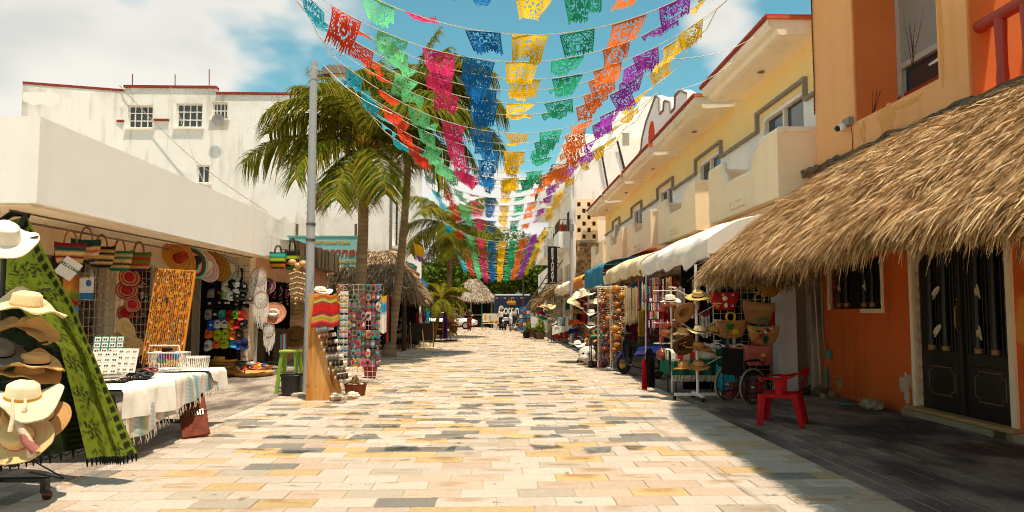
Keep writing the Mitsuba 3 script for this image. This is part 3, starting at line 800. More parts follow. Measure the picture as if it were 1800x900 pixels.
# eaves
NE = [13.05, 18.0, 23.6, 29.05, 34.3]
for i, y0 in enumerate(NE):
    y1 = (NE + [39.0])[i + 1] - .6 if i < 4 else 39.7
    prof = [(XY, 7.35), (5.95, 7.28), (5.86, 7.3), (5.82, 7.4), (5.7, 7.42), (5.64, 7.5), (5.64, 7.62), (XY, 7.62)]
    e = trimesh.creation.extrude_polygon(sg.Polygon(prof), y1 - y0, engine='earcut').apply_transform(np.array([[1, 0, 0, 0], [0, 0, -1, y1], [0, 1, 0, 0], [0, 0, 0, 1.0]]))
    k = plain('eave', e, 'plaster_soffit', YB)
    put('tile_cap', MB().box([(5.6 + 7.0) / 2, (y0 + y1) / 2, 7.68], [1.4 + .04, y1 - y0 + .08, .05], C('#b5482c')).box([5.64, (y0 + y1) / 2, 7.64], [.10, y1 - y0 + .06, .05], C('#8e3a26')).box([(5.6 + XY) / 2, y0 - .02, 7.64], [XY - 5.6, .06, .06], C('#c8623c')), 'matte', k, smooth=False)
    put('downlight', MB().lathe([(.0, 0), (.07, 0), (.09, -.03), (.05, -.05), (0, -.05)], C('#8d8478'), 14, None, (6.38, (y0 + y1) / 2, 7.33)), 'metal', k)
# balconies: fronts with a scooped top edge
def scoop(L):
    up, lo = 5.26, 4.68
    a, b = L * .26, L * .80
    p = [(0, 3.9), (0, up)]
    p += [(a - .25, up), (a - .18, up - .1)]
    t = np.linspace(0, PI / 2, 7)
    p += [(a - .15 + .45 * math.sin(x), up - .12 - (up - lo - .12) * (1 - math.cos(x)) ** .8) for x in t]
    p += [(b - .15 - .3 * math.cos(x), lo + .35 * math.sin(x) ** 2) for x in np.linspace(0.3, PI / 2, 6)]
    p += [(b - .1, up + .02), (L, up + .02), (L, 3.9)]
    return p


for i, y0 in enumerate(NEAR):
    L = 4.31
    pts = scoop(L)
    g = sg.Polygon(pts).buffer(0)
    fr = trimesh.creation.extrude_polygon(g, .16, engine='earcut').apply_transform(np.array([[0, 0, 1, 5.77], [1, 0, 0, y0], [0, 1, 0, 0], [0, 0, 0, 1.0]]))
    bal = plain('balcony', cat(fr, boxm((5.931, y0, 3.9), (XY, y0 + .15, 5.26)), boxm((5.931, y0 + L - .15, 3.9), (XY, y0 + L, 5.28)), boxm((5.94, y0 + .16, 3.92), (XY, y0 + L - .16, 4.1))), 'plaster_peach', YB)
    mb = MB()
    top = [(y0 + u, v) for u, v in pts[1:-1]]
    mb.tube([[5.85, u, v + .02] for u, v in top], .085, C('#efe3c8'), 8)
    mb.box([6.34, y0 + .07, 5.3], [.95, .22, .1], C('#efe3c8'))
    mb.box([6.34, y0 + L - .07, 5.32], [.95, .22, .1], C('#efe3c8'))
    put('coping', mb, 'matte', bal)
    mb = MB().box([5.74, y0 + L * .52, 4.22], [.05, .9, .06], C('#efe3c8')).box([5.74, y0 + L * .52, 4.06], [.05, .9, .05], C('#efe3c8')).box([5.74, y0 + L * .52 - .45, 4.14], [.05, .06, .2], C('#efe3c8')).box([5.74, y0 + L * .52 + .45, 4.14], [.05, .06, .2], C('#efe3c8'))
    put('relief', mb, 'matte', bal, smooth=False)
# mission-style gable on the roof
gp = [(y * 1.092, 1.6 + (z - 1.6) * 1.092) for y, z in [(20.6, 7.2), (20.6, 8.6), (21.3, 8.95), (21.9, 8.95), (22.0, 8.55), (22.5, 8.55), (22.6, 8.95), (23.2, 9.2), (23.4, 9.2), (23.5, 8.95), (24.0, 8.95), (24.1, 9.6), (24.6, 9.85), (25.3, 9.6), (26.2, 9.3), (27.0, 8.8), (27.2, 8.4), (27.9, 8.2), (28.3, 7.8), (29.3, 7.6), (29.8, 7.2)]]
arch = sg.Polygon([(27.19, 8.0)] + [(27.79 - .6 * math.cos(t), 9.13 + .66 * math.sin(t)) for t in np.linspace(0, PI, 12)] + [(28.39, 8.0)])
TX = np.array([[0, 0, 1, XY], [1, 0, 0, 0], [0, 1, 0, 0], [0, 0, 0, 1.0]])
plain('roof_gable', trimesh.creation.extrude_polygon(sg.Polygon(gp).difference(arch), .35, engine='earcut').apply_transform(TX), 'plaster_white', YB, label='curved white mission-style gable with an arched opening')
mb = MB().tube([[XY - .02, u, v] for u, v in gp[1:-1]], .05, GREY, 6)
put('gable_edge', mb, 'matte', YB)
mb = MB(); t = np.linspace(0, PI, 14)
arcp = [(27.21, 8.0)] + [(27.79 - .58 * math.cos(a), 9.13 + .64 * math.sin(a)) for a in t] + [(28.37, 8.0)]
mb.sheet([[[XY + .01, u, v] for u, v in arcp], [[XY + .34, u, v] for u, v in arcp]], C('#b2452e')); put('arch_lining', mb, 'matte', YB)
# ground floor: dark shop interiors
plain('shop_back_wall', cat(boxm((7.6, 12.8, 0), (7.8, 39, 2.9)), boxm((5.7, 12.75, 2.75), (9.4, 39.3, 2.9)), boxm((6.05, 38.6, 0), (7.7, 38.9, 2.8))), 'concrete', YB)
for y in (17.2, 21.9, 26.8, 31.7): plain('shop_partition', boxm((5.9, y - .12, 0), (7.65, y + .12, 2.75)), 'concrete', YB)
plain('upper_fascia', boxm((6.0, 12.8, 2.91), (6.74, 39.2, 3.88)), 'plaster_peach', YB)
plain('side_wall', boxm((6.3, 12.74, 0), (7.7, 12.9, 2.75)), 'concrete', YB)

# white pillar and old timber post at the corner
k = thing('white_pillar', 'whitewashed concrete pillar behind the red plastic chair', 'pillar')
plain('shaft', boxm((5.66, 12.95, 0), (6.02, 13.3, 2.72)), 'plaster_aged', k)
put('side_board', MB().box([6.13, 13.12, 1.36], [.2, .3, 2.72], C('#7d6a54')), 'matte', k, smooth=False)
k = thing('timber_post', 'rough grey timber plank leaning beside the white pillar', 'plank')
put('plank', MB().box([0, 0, 1.3], [.05, .12, 2.6], C('#c8bda8'), R(0, 1.5, 0), [6.3, 12.9, 0]), 'matte', k, smooth=False)
k = thing('electric_conduit', 'thin conduit pipe with a green socket box at the corner of the orange house', 'conduit')
put('pipe', MB().tube([[6.38, 12.62, 2.4], [6.37, 12.6, 1.2], [6.36, 12.56, 1.0], [6.33, 12.4, .8]], .018, C('#8f8a6a'), 7), 'paint', k); put('green_pipe', MB().tube([[6.36, 12.5, .5], [6.35, 12.5, .05]], .025, C('#5c9480'), 7), 'paint', k)
put('socket_box', MB().box([6.34, 12.36, .76], [.07, .14, .15], C('#5b9a86'), b=.01), 'paint', k, smooth=False)

# ------------------------------------------------------------------ awnings
def awning(name, label, y0, y1, xe, ze, col, colu=None, xt=5.9, zt=3.5, sag=.12, drop=.32, group=None, seed=0, bulge=.12, slope_col=None, gusset=False):
    k = thing(name, label, 'awning', group)
    n, m = 26, 16; r = np.random.default_rng(seed)
    us, vs = np.linspace(0, 1, n), np.linspace(0, 1, m)
    P = np.zeros((m, n, 3)); CC = np.zeros((m, n, 3))
    ph = r.random(4) * 6
    for j, v in enumerate(vs):
        for i, u in enumerate(us):
            y = y0 + (y1 - y0) * u
            w = .045 * math.sin(u * 19 + ph[0] + v * 3) + .03 * math.sin(u * 41 + ph[1] - v * 5) + .02 * math.sin(v * 14 + ph[2] + u * 9)
            sg_ = -sag * math.sin(u * PI * 2.0) ** 2
            if v < .78:
                t = v / .78
                x = xt + (xe - xt) * t - bulge * math.sin(t * PI) ** 1; z = zt + (ze + drop - zt) * t ** 1.25 + sg_ * math.sin(t * PI) + bulge * .8 * math.sin(t * PI)
            else:
                t = (v - .78) / .22
                x = xe - .05 * math.sin(t * PI); z = ze + drop * (1 - t) + (.03 * math.sin(u * 23 + ph[3]) if t > .9 else 0)
            P[j, i] = (x + w * .7, y, z + w)
            CC[j, i] = np.asarray(col if (slope_col is None or v > .74) else slope_col) * (1 - .08 * r.random())
    put('canvas', MB().sheet(P, CC), 'cloth', k)
    mb = MB()
    for y in (y0 + .06, (y0 + y1) / 2, y1 - .06):
        mb.tube([[xt, y, zt - .1], [xe + .06, y, ze + drop - .06]], .022, C('#8e8578'), 6)
    mb.tube([[xe + .06, y0 + .05, ze + drop - .05], [xe + .06, y1 - .05, ze + drop - .05]], .022, C('#8e8578'), 6)
    put('frame', mb, 'metal', k)
    if gusset: put('side_panel', MB().sheet(np.stack([P[:, 0], P[:, 0] * [1, 1, 0] + np.stack([0 * P[:, 0, 0], 0 * P[:, 0, 0], np.minimum(P[:, 0, 2], ze + .12)], -1)]), np.asarray(col) * .95), 'cloth', k)
    put('hem', MB().tube([P[-1, i] for i in range(n)], .012, np.asarray(colu if colu is not None else col) * .8, 5), 'cloth', k)
    return k


awning('white_awning', 'large off-white canvas awning next to the thatch', 11.3, 16.3, 3.75, 2.47, C('#e2dacb'), C('#8d7aa0'), 5.3, 3.45, .10, .42, seed=1, bulge=.07, gusset=True)
awning('cream_awning', 'cream canvas awning with scalloped hem beyond the white one', 16.4, 21.6, 3.72, 2.5, C('#dcc9a0'), None, 5.6, 3.3, .14, .42, seed=2, bulge=.12, gusset=True)
awning('blue_awning', 'faded blue canvas awning', 21.7, 26.4, 3.66, 2.42, C('#3a7d9c'), C('#d9c8a4'), 5.6, 3.35, .05, .75, seed=3, bulge=.1)
awning('orange_awning', 'orange canvas awning topped with yellow at its far end', 26.5, 31.6, 3.6, 2.55, C('#d07a32'), C('#c9682a'), 5.6, 3.45, .1, .45, seed=4, bulge=.1, slope_col=C('#e0ab4a'))
awning('red_orange_awning', 'red-orange canvas awning just above the blue one', 22.3, 31.2, 4.6, 3.28, C('#d9602a'), None, 5.9, 3.75, .08, .1, seed=5, bulge=.05)
k = thing('rolled_tarp', 'rolled white tarpaulin under the restaurant sign', 'tarp')
mb = MB()
pts = [[3.75, 31.8 + t * 6.4, 2.72 + .05 * math.sin(t * 17)] for t in np.linspace(0, 1, 15)]
mb.tube(pts, [.26 + .05 * math.sin(i * 2.3) for i in range(15)], C('#ddd3bd'), 12); mb.tube([[p_[0] + .5, p_[1], p_[2] + .2] for p_ in pts], .3, C('#ddd3bd'), 12)
put('canvas', mb, 'cloth', k)
FT = thing('far_thatched_awning', 'small curved palm-thatch awning at the far right below the restaurant', 'thatched roof')
def far_thatch(u, v):
    y = 38.3 + u * 9.0
    return np.stack([4.6 + (2.55 - 4.6) * v + .2 * np.sin(u * PI), y, 3.15 + (2.0 - 3.15) * v ** 1.6 + .12 * np.sin(v * PI)], -1)
thatch_roof(FT, far_thatch, None, 16, 8, 4200, .5, .03, .22, 900, cols=[c * .75 for c in THC], seed=8)
for y in (38.8, 42.5, 46.8): put('post', MB().tube([[2.85, y, 0], [2.8, y, 2.4]], .06, C('#6b4a2c'), 8), 'matte', FT)

# ------------------------------------------------------------------ restaurant building
RB = thing('white_restaurant_building', 'white multi-storey restaurant building with stacked balconies and a pierced block screen', 'building')
plain('wall', cat(boxm((4.75, 40.2, 0), (12, 58, 11.4)), boxm((4.9, 40.05, 8.5), (9.6, 40.19, 11.45)), boxm((4.72, 40.0, 0), (4.98, 40.19, 8.5))), 'plaster_aged', RB)
g = sg.box(4.98, 5.9, 6.35, 8.5)
for i in range(4):
    for j in range(6):
        if (i + j) % 2: g = g.difference(sg.box(5.08 + i * .31, 6.0 + j * .4, 5.30 + i * .31, 6.27 + j * .4))
TYx = np.array([[1, 0, 0, 0], [0, 0, -1, 40.19], [0, 1, 0, 0], [0, 0, 0, 1.0]])
plain('pierced_screen', trimesh.creation.extrude_polygon(g, .16, engine='earcut').apply_transform(TYx), 'plaster_peach', RB)
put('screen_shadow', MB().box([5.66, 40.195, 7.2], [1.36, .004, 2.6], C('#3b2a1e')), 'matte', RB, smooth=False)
r_ = random.Random(9)
for j in range(3):
    x = 4.99
    while x < 6.3:
        w = min(r_.uniform(.2, .42), 6.36 - x)
        put('stone', MB().box([x + w / 2, 40.06, 5.3 + j * .19], [w - .02, .2 + r_.uniform(0, .06), .17], [.5] * 3, b=.02), 'wall_stone', RB, smooth=False); x += w
plain('lower_brick_wall', boxm((4.98, 40.0, 0), (6.4, 40.19, 5.2)), 'wall_stone', RB)
for i, (x0, ya, yb, z0, z1) in enumerate(((4.0, 40.9, 44.0, 5.5, 6.55), (3.35, 44.6, 54.0, 5.3, 6.5), (3.6, 41.5, 46.2, 9.0, 10.2), (3.3, 47, 55, 9.0, 10.4))):
    bl = plain('balcony', cat(boxm((x0, ya, z0), (x0 + .15, yb, z1)), boxm((x0 + .15, ya, z0), (4.75, ya + .15, z1)), boxm((x0 + .15, yb - .15, z0), (4.75, yb, z1)), boxm((x0 + .15, ya + .15, z0 + .02), (4.75, yb - .15, z0 + .2))), 'plaster_white', RB)
    mb = MB()
    for y in np.arange(ya + .1, yb, .22): mb.tube([[x0 + .07, y, z1], [x0 + .07, y, z1 + .75]], .014, C('#6a5a4a'), 4, False)
    for x in np.arange(x0 + .1, 4.7, .2): mb.tube([[x, ya + .07, z1], [x, ya + .07, z1 + .75]], .014, C('#6a5a4a'), 4, False)
    mb.tube([[4.7, ya + .07, z1 + .75], [x0 + .07, ya + .07, z1 + .75], [x0 + .07, yb, z1 + .75]], .025, C('#7b6a56'), 5)
    put('railing', mb, 'matte', bl)
    for y in np.arange(ya + 1.0, yb - .6, 2.2):
        put('balcony_door', MB().box([4.73, y, z0 + 1.35], [.06, .9, 2.1], C('#4a3826')), 'matte', bl, smooth=False)
for y, z in ((41.6, 3.8), (43.2, 3.8), (46.5, 3.9)): put('shutter', MB().box([4.72, y, z - .4], [.08, 1.0, 2.2], C('#c9bd9f')), 'matte', RB, smooth=False)
put('roof_cable', MB().tube([[6.6, 39.9, 11.3], [7.0, 39.9, 9.0]], .06, C('#3a3530'), 5).tube([[7.6, 39.95, 12.1], [8.5, 39.95, 8.4]], .07, C('#3a3530'), 5), 'matte', RB)
put('potted_red_plant', MB().box([4.3, 41.2, 6.75], [.5, .3, .5], C('#a33a22')), 'matte', RB)
SG = thing('restaurant_sign', 'tall black hanging sign with white letters reading RESTAURANT downwards', 'sign')
p, q = at(963, 500, 40.6), at(979, 433, 40.6)
put('panel', MB().box([(p[0] + q[0]) / 2, 40.6, (p[2] + q[2]) / 2], [q[0] - p[0], .12, q[2] - p[2]], C('#15120f'), b=.02), 'matte', SG, smooth=False)
mb = MB()
for i, ch in enumerate('RESTAURANT'): mb.text(ch, .17, C('#e6e0d2'), MX, [(p[0] + q[0]) / 2, 40.53, q[2] - .2 - i * .212], .012)
mb.tube([[p[0] + .12 + t * .4, 40.53, p[2] + .11 + .02 * math.sin(t * 25)] for t in np.linspace(0, .9, 20)], .008, C('#c9c2b2'), 4)
put('lettering', mb, 'matte', SG, smooth=False)
put('bracket', MB().tube([[q[0] - .1, 40.6, q[2] - .05], [4.1, 40.9, q[2] - .05]], .03, IRON, 6), 'matte', SG)
# tall white blocks
WT = thing('tall_white_building', 'tall plain white building rising behind the yellow roof', 'building')
plain('tower', boxm((10.6, 46, 0), (26, 60, 16.95)), 'plaster_white', WT)
plain('lower_block', boxm((5.2, 46.4, 0), (10.59, 60, 14.3)), 'plaster_white', WT)
plain('step_block', boxm((8.4, 45.2, 14.0), (10.59, 46.39, 15.6)), 'plaster_white', WT)
put('window', MB().box([9.2, 45.18, 13.6], [.5, .06, .9], C('#9a8f80')), 'matte', WT, smooth=False)

# ------------------------------------------------------------------ lamp posts
k = thing('street_lamp', 'tall grey street lamp post with a single arm at the left', 'street lamp')
LX, LY = -3.5, 12.45
put('pole', MB().lathe([(.115, 0), (.115, .02), (.09, .03), (.082, 2.0), (.068, 6.38), (.0, 6.39)], C('#a3a5a4'), 16, None, (LX, LY, 0)).lathe([(.072, 0), (.08, .01), (.08, .22), (.072, .24)], C('#a2a4a2'), 16, None, (LX, LY, 6.02)), 'paint', k)
put('base', MB().box([LX, LY, .03], [.5, .42, .07], C('#a59a86'), b=.015), 'matte', k, smooth=False)
put('arm', MB().tube([[LX, LY, 6.13], [LX + .15, LY, 6.14], [LX + .25, LY, 6.16]], .035, C('#8d9091'), 8), 'metal', k)
hd = MB(); pr = [(-.3, 0), (-.28, .1), (-.15, .14), (.1, .14), (.25, .1), (.3, .02)]
P = np.array([[[u * 1.05, s * .12 * (1 - (abs(u) / .34) ** 3), w] for s in (-1, -.5, 0, .5, 1)] for u, w in pr]); P[:, 1:4, 2] += .03
hd.sheet(P, C('#85796a')); P2 = P.copy(); P2[..., 2] = -.02; hd.sheet(P2, C('#3a322b')); hd.sheet(np.stack([P[:, 0], P2[:, 0]]), C('#85796a')); hd.sheet(np.stack([P[:, -1], P2[:, -1]]), C('#85796a'))
hd.M = R(0, 0, 0); h2 = MB(o=[LX + .46, LY, 6.14])
h2.add(*hd.arr()); hk = put('lamp_head', h2, 'paint', k)
put('lens', MB().box([LX + .5, LY, 6.115], [.36, .16, .012], C('#c9b27c')), 'gloss', hk, smooth=False)
for z in (2.9, 3.2): put('clamp', MB().lathe([(.09, 0), (.09, .05)], C('#6a6a68'), 14, None, (LX, LY, z)), 'metal', k)
k = thing('utility_pole', 'light grey pole standing by the orange awning on the right', 'pole')
put('shaft', MB().lathe([(.1, 0), (.085, 2.6), (.075, 5.7), (0, 5.72)], C('#b4b4ae'), 12, None, (3.45, 29.3, 0)), 'paint', k)
put('fitting', MB().box([3.45, 29.2, 5.3], [.2, .12, .3], C('#8d8a82')), 'paint', k)
k = thing('far_utility_pole', 'thin dark pole in front of the delivery truck', 'pole')
put('shaft', MB().tube([[2.3, 53, 0], [2.3, 53, 8.0]], [.09, .06], C('#5d5346'), 8), 'matte', k)
put('crosspiece', MB().box([2.2, 53, 4.4], [.5, .1, .12], C('#5d5346')), 'matte', k)

# ------------------------------------------------------------------ palms
GR = [C(x) for x in ('#586a1c', '#66781f', '#44561a', '#7c8428', '#8c882c', '#4e6019', '#364414')]
def frond(parent, o, az, el, L, droop, rng, dead=0.0, dens=80, lw=.056, name='frond', ll=1.2, twist=0.0, bright=1.0):
    """a feather leaf: a curved midrib and two rows of hanging leaflets"""
    n = 26; t = np.linspace(0, 1, n)
    e = np.radians(el) - np.radians(droop) * t ** 1.4
    d = np.stack([np.cos(e) * math.sin(az), np.cos(e) * math.cos(az), np.sin(e)], -1)
    P = np.asarray(o) + np.cumsum(np.vstack([np.zeros((1, 3)), d[:-1] * L / (n - 1)]), 0)
    mb = MB()
    rc = C('#a58a2f') * (1 - dead) + C('#8a5c30') * dead
    mb.tube(P, np.linspace(.035, .006, n) * (L / 3.3), rc, 6, False)
    side0 = np.array([math.cos(az), -math.sin(az), 0.0])
    m = dens
    tt = np.linspace(.12, .995, m)
    base = np.stack([np.interp(tt, t, P[:, k]) for k in range(3)], 1)
    dd = np.stack([np.interp(tt, t, d[:, k]) for k in range(3)], 1); dd /= np.linalg.norm(dd, axis=1, keepdims=True)
    upv = np.cross(side0, dd)
    V, F, CL = [], [], []
    cc = np.array(GR)
    for s in (-1, 1):
        tt_j = tt + rng.uniform(-.004, .004, m)
        ln = ll * (L / 3.3) * (np.sin(np.clip(tt_j, .03, 1) * PI * .86 + .28) ** .7 * .9 + .12) * rng.uniform(.8, 1.12, m)
        tw = twist + rng.normal(0, .10, m)
        ang = .75 - .35 * tt_j + rng.normal(0, .07, m)              # lean towards the tip
        out = side0[None] * s * np.cos(tw)[:, None] + upv * np.sin(tw)[:, None] * s
        dirv = dd * np.sin(ang)[:, None] + out * np.cos(ang)[:, None] + upv * .12
        dirv /= np.linalg.norm(dirv, axis=1, keepdims=True)
        hang = rng.uniform(.65, 1.15, m)
        w0 = np.cross(dirv, upv); w0 /= np.linalg.norm(w0, axis=1, keepdims=True) + 1e-9
        w = lw * (L / 3.3) * .5
        pts = []
        for q, wd in ((0, .5), (.35, 1.0), (.7, .75), (1.0, .08)):
            c = base + dirv * (ln * q)[:, None] + np.array([0, 0, -1.0]) * (ln * hang * .8 * q ** 2.0)[:, None]
            pts += [c - w0 * w * wd, c + w0 * w * wd]
        a = np.stack(pts, 1); k0 = len(V) and sum(len(x) for x in V)
        f = np.array([[0, 1, 3], [0, 3, 2], [2, 3, 5], [2, 5, 4], [4, 5, 7], [4, 7, 6]])
        F.append((f[None] + (np.arange(m) * 8)[:, None, None]).reshape(-1, 3) + k0); V.append(a.reshape(-1, 3))
        tone = cc[rng.integers(0, len(cc), m)] * rng.uniform(.75, 1.15, (m, 1)) * bright
        yl = np.clip(rng.normal(.18, .2, (m, 1)), 0, .7)
        tone = tone * (1 - yl) + C('#a8902f') * yl
        tone = tone * (1 - dead) + C('#8a6238') * dead
        cl = np.repeat(tone[:, None], 8, 1)
        cl[:, 6:] = cl[:, 6:] * .4 + C('#7d5a26') * .6 * (1 if dead < .5 else .8)
        CL.append(cl.reshape(-1, 3))
    mb.add(np.vstack(V), np.vstack(F), np.vstack(CL))
    return put(name, mb, 'leaf', parent)


def palm(label, base, top, r0, r1, fronds, seed, L=3.3, nut=True, dens=80, group=None, rings=46, dead=3):
    rng = np.random.default_rng(seed)
    k = thing('coconut_palm', label, 'palm tree', group)
    base, top = np.array(base, float), np.array(top, float)
    n = rings * 2; P, Rr, CC = [], [], []
    for i in range(n + 1):
        t = i / n
        p = base + (top - base) * t + np.array([.10 * math.sin(t * 3.0), 0, 0]) * np.linalg.norm(top - base) / 6
        r = r0 + (r1 - r0) * t ** .6 + .14 * math.exp(-t * 26)
        P.append(p); Rr.append(r * (1.04 if i % 2 == 0 else .96) * rng.uniform(.97, 1.03))
        CC.append(C('#b09878') * rng.uniform(.75, 1.15) if i % 2 == 0 else C('#7a634a') * rng.uniform(.8, 1.1))
    put('trunk', MB().tube(P, Rr, [0.3] * 3, 14, True, CC), 'cloth', k)
    mb = MB()
    for i in range(26):
        a = rng.uniform(0, 2 * PI); e = rng.uniform(.1, 1.3)
        dv = np.array([math.cos(a) * math.cos(e), math.sin(a) * math.cos(e), math.sin(e) * .9])
        s = P[-1] - [0, 0, .25]
        mb.tube([s + dv * .08, s + dv * .35 + [0, 0, .05], s + dv * rng.uniform(.6, .95)], [.06, .045, .02], C(rng.choice(['#8a5a2c', '#6e4524', '#a06a34', '#7d4a22'])), 5)
    put('leaf_sheath', mb, 'cloth', k)
    if nut:
        for i in range(9):
            a = rng.uniform(0, 2 * PI); s = P[-1] + [math.cos(a) * .34, math.sin(a) * .34, -.35 - rng.random() * .3]
            put('coconut', MB().ball(s, [.12, .12, .15], C(rng.choice(['#9a6a2c', '#8a7a30', '#7d4a2a'])), 10), 'paint', k)
    o = P[-1] + np.array([0, 0, .1])
    for (az, el, ln, dr_) in fronds:
        frond(k, o, math.radians(az), el, ln, dr_, rng, dead=0.0, dens=dens)
    for i in range(dead):
        frond(k, o - [0, 0, .3], rng.uniform(0, 2 * PI), -25, L * .7, 60, rng, dead=1.0, dens=int(dens * .5), name='dead_frond')
    return k


rf = np.random.default_rng(2)
# azimuth measured from straight down the street (0) to the right (90) and towards the camera (180)
F1 = [(-95, 20, 3.8, 72), (-80, 52, 3.7, 105), (-60, 38, 3.4, 100), (-118, 58, 3.6, 118), (-172, -22, 3.0, 52), (-142, 8, 3.1, 95), (152, -8, 3.0, 80), (102, 8, 3.3, 88), (-30, 76, 3.3, 60), (30, 70, 3.3, 70), (0, 52, 3.4, 80), (88, 60, 3.5, 108),
      (60, 40, 3.4, 100), (-158, 66, 3.1, 100), (130, 52, 3.3, 108), (-88, 72, 3.2, 80), (10, 84, 3.3, 30), (-70, 80, 3.4, 60)]
palm('leaning coconut palm nearest the lamp post, its crown in front of the white block', (-4.25, 20.0, 0), (-4.05, 19.9, 6.45), .19, .15, F1, 21, dens=78)
F2 = [(92, 42, 4.0, 108), (80, 12, 3.9, 80), (112, 14, 3.7, 92), (45, 60, 3.8, 95), (0, 76, 3.5, 65), (-45, 60, 3.7, 80), (-85, 42, 3.6, 92), (-112, 18, 3.4, 92), (150, 22, 3.6, 95), (178, -10, 3.3, 65), (-150, 45, 3.4, 95), (60, 80, 3.2, 50),
      (130, 60, 3.6, 95), (100, -18, 3.4, 60), (-20, 45, 3.4, 85), (88, 66, 3.9, 105), (70, 84, 3.4, 30), (-60, 84, 3.4, 40), (20, 62, 3.9, 75)]
palm('taller coconut palm leaning towards the street, behind the first one', (-3.65, 22.8, 0), (-3.05, 22.9, 8.5), .165, .12, F2, 22, dens=78)
F3 = [(a, e, 3.4, d_) for a, e, d_ in ((90, 30, 95), (60, 5, 80), (120, 10, 90), (-90, 30, 95), (-60, 5, 80), (180, 20, 95), (150, 50, 95), (-150, 45, 95), (0, 60, 80), (45, 60, 80), (-45, 60, 80), (100, 65, 85), (-110, 65, 85), (170, -10, 60), (-130, 5, 80))]
palm('third coconut palm farther down the left side, behind the small palm', (-2.95, 38, 0), (-2.6, 38, 6.3), .18, .13, F3, 23, L=3.3, dens=66, nut=False)
SP = thing('small_palm', 'short green palm with a slender leaning trunk beside the far hat stall', 'palm tree')
put('trunk', MB().tube([[-3.12, 33.3, 0], [-2.95, 33.3, .9], [-2.75, 33.3, 1.7], [-2.68, 33.3, 2.15]], [.11, .09, .08, .07], C('#7d5c3e'), 10), 'cloth', SP)
for i in range(17):
    frond(SP, (-2.68, 33.3, 2.15), math.radians(i * 137.5), 68 - (i % 5) * 16, 1.75, 95, rf, dens=46, lw=.085, ll=.62, bright=.8)
put('tree_grate_weeds', MB().tube([[-3.4, 33.2, .03], [-2.9, 33.1, .05], [-2.6, 33.3, .02]], .05, C('#7d8a2c'), 5), 'cloth', SP)

# ------------------------------------------------------------------ paper banners across the street
FLC = ['cyan', 'red', 'light green', 'pink', 'blue', 'yellow', 'teal green', 'orange', 'purple', 'golden yellow']
FLH = ['#2bb6cf', '#e0452a', '#6fd08a', '#e23a6c', '#1f6fae', '#f6c21f', '#2fa574', '#f0762a', '#a53fb4', '#f2bf1e']
STR = [(6.45, 4.95, .0), (7.14, 4.85, .05), (7.95, 4.85, -.02), (8.53, 4.84, .06), (9.05, 4.86, 0), (9.6, 4.85, .08), (10.2, 4.86, 0), (11.2, 4.84, .06), (11.9, 4.84, -.05), (12.6, 4.86, .06), (13.5, 4.86, 0), (14.6, 4.86, .06),
       (15.9, 5.0, 0), (17.4, 5.25, .1), (19.2, 5.5, -.05), (21.0, 5.95, 0), (22.2, 5.92, .35), (24.0, 5.9, -.05), (25.6, 5.88, .05), (27.0, 5.85, 0), (28.6, 5.9, .05), (30.4, 5.9, 0), (32.0, 5.85, .05)]
STR += [(34.0 + i * .92, 5.34 - .0475 * i + .03 * math.sin(i * 2.7), .05 * math.sin(i * 1.9)) for i in range(23)]
_U = ['first', 'second', 'third', 'fourth', 'fifth', 'sixth', 'seventh', 'eighth', 'ninth']
ORD = _U + ['tenth', 'eleventh', 'twelfth', 'thirteenth', 'fourteenth', 'fifteenth', 'sixteenth', 'seventeenth', 'eighteenth', 'nineteenth']
for t_ in ('twent', 'thirt', 'fort', 'fift'): ORD += [t_ + 'ieth'] + [t_ + 'y-' + x for x in _U]
rg = np.random.default_rng(77)


def cut_flag(w, h, rng, fine):
    """a sheet of cut paper: a mirrored picture cut out inside a pierced border, slit or scalloped lower edge; returns (u, v, faces)"""
    nx, ny = (46, 34) if fine else (18, 13)
    u, v = np.meshgrid(np.linspace(-.5, .5, nx + 1), np.linspace(0, 1, ny + 1), indexing='xy')
    XX, YY = np.meshgrid((np.arange(nx) + .5) / nx - .5, (np.arange(ny) + .5) / ny, indexing='xy')
    sd = int(rng.integers(0, 999)); ax = np.abs(XX)
    n = meshkit.fbm(np.stack([ax * 9 + sd, YY * 7, 0 * XX], -1), 3, sd)
    rr = np.hypot(XX * 1.35, YY - .45); th = np.arctan2(YY - .45, XX * 1.35)
    k = int(rng.integers(5, 10)); st = int(rng.integers(0, 3))
    hole = np.abs(n - .5) < (.045 if fine else .03)
    if st == 0: hole = np.where(rr < .3, (np.sin(th * k) > .25) & (rr > .09) & (rr < .26), hole)
    if st == 1: hole |= (rr > .29) & (rr < .335) & (np.sin(th * 14) > -.5)
    lat = (np.abs((XX * 11 + YY * 8) % 1 - .5) < .27) & (np.abs((XX * 11 - YY * 8) % 1 - .5) < .27)
    hole = np.where((ax > .36) & (ax < .46), lat, hole)
    low = YY > .84
    hole = np.where(low & (YY < .95), np.sin(XX * 2 * PI * 11) > .35, hole)
    border = (ax > .465) | (YY < .07) | ((YY > .80) & (YY < .84))
    cut = 1 - (.09 * np.abs(np.sin(XX * PI * k)) if st else .10 * (np.abs((XX * k) % 1 - .5)))
    keep = (~(hole & ~border)) & (YY < cut)
    tear = rng.random() < .16
    if tear: keep &= ~((XX > .12 + .2 * rng.random()) & (YY > .55 + .25 * n))
    j, i = np.nonzero(keep)
    F = np.stack([j * (nx + 1) + i, j * (nx + 1) + i + 1, (j + 1) * (nx + 1) + i + 1, (j + 1) * (nx + 1) + i], -1)
    return u.ravel() * w, v.ravel() * h, F


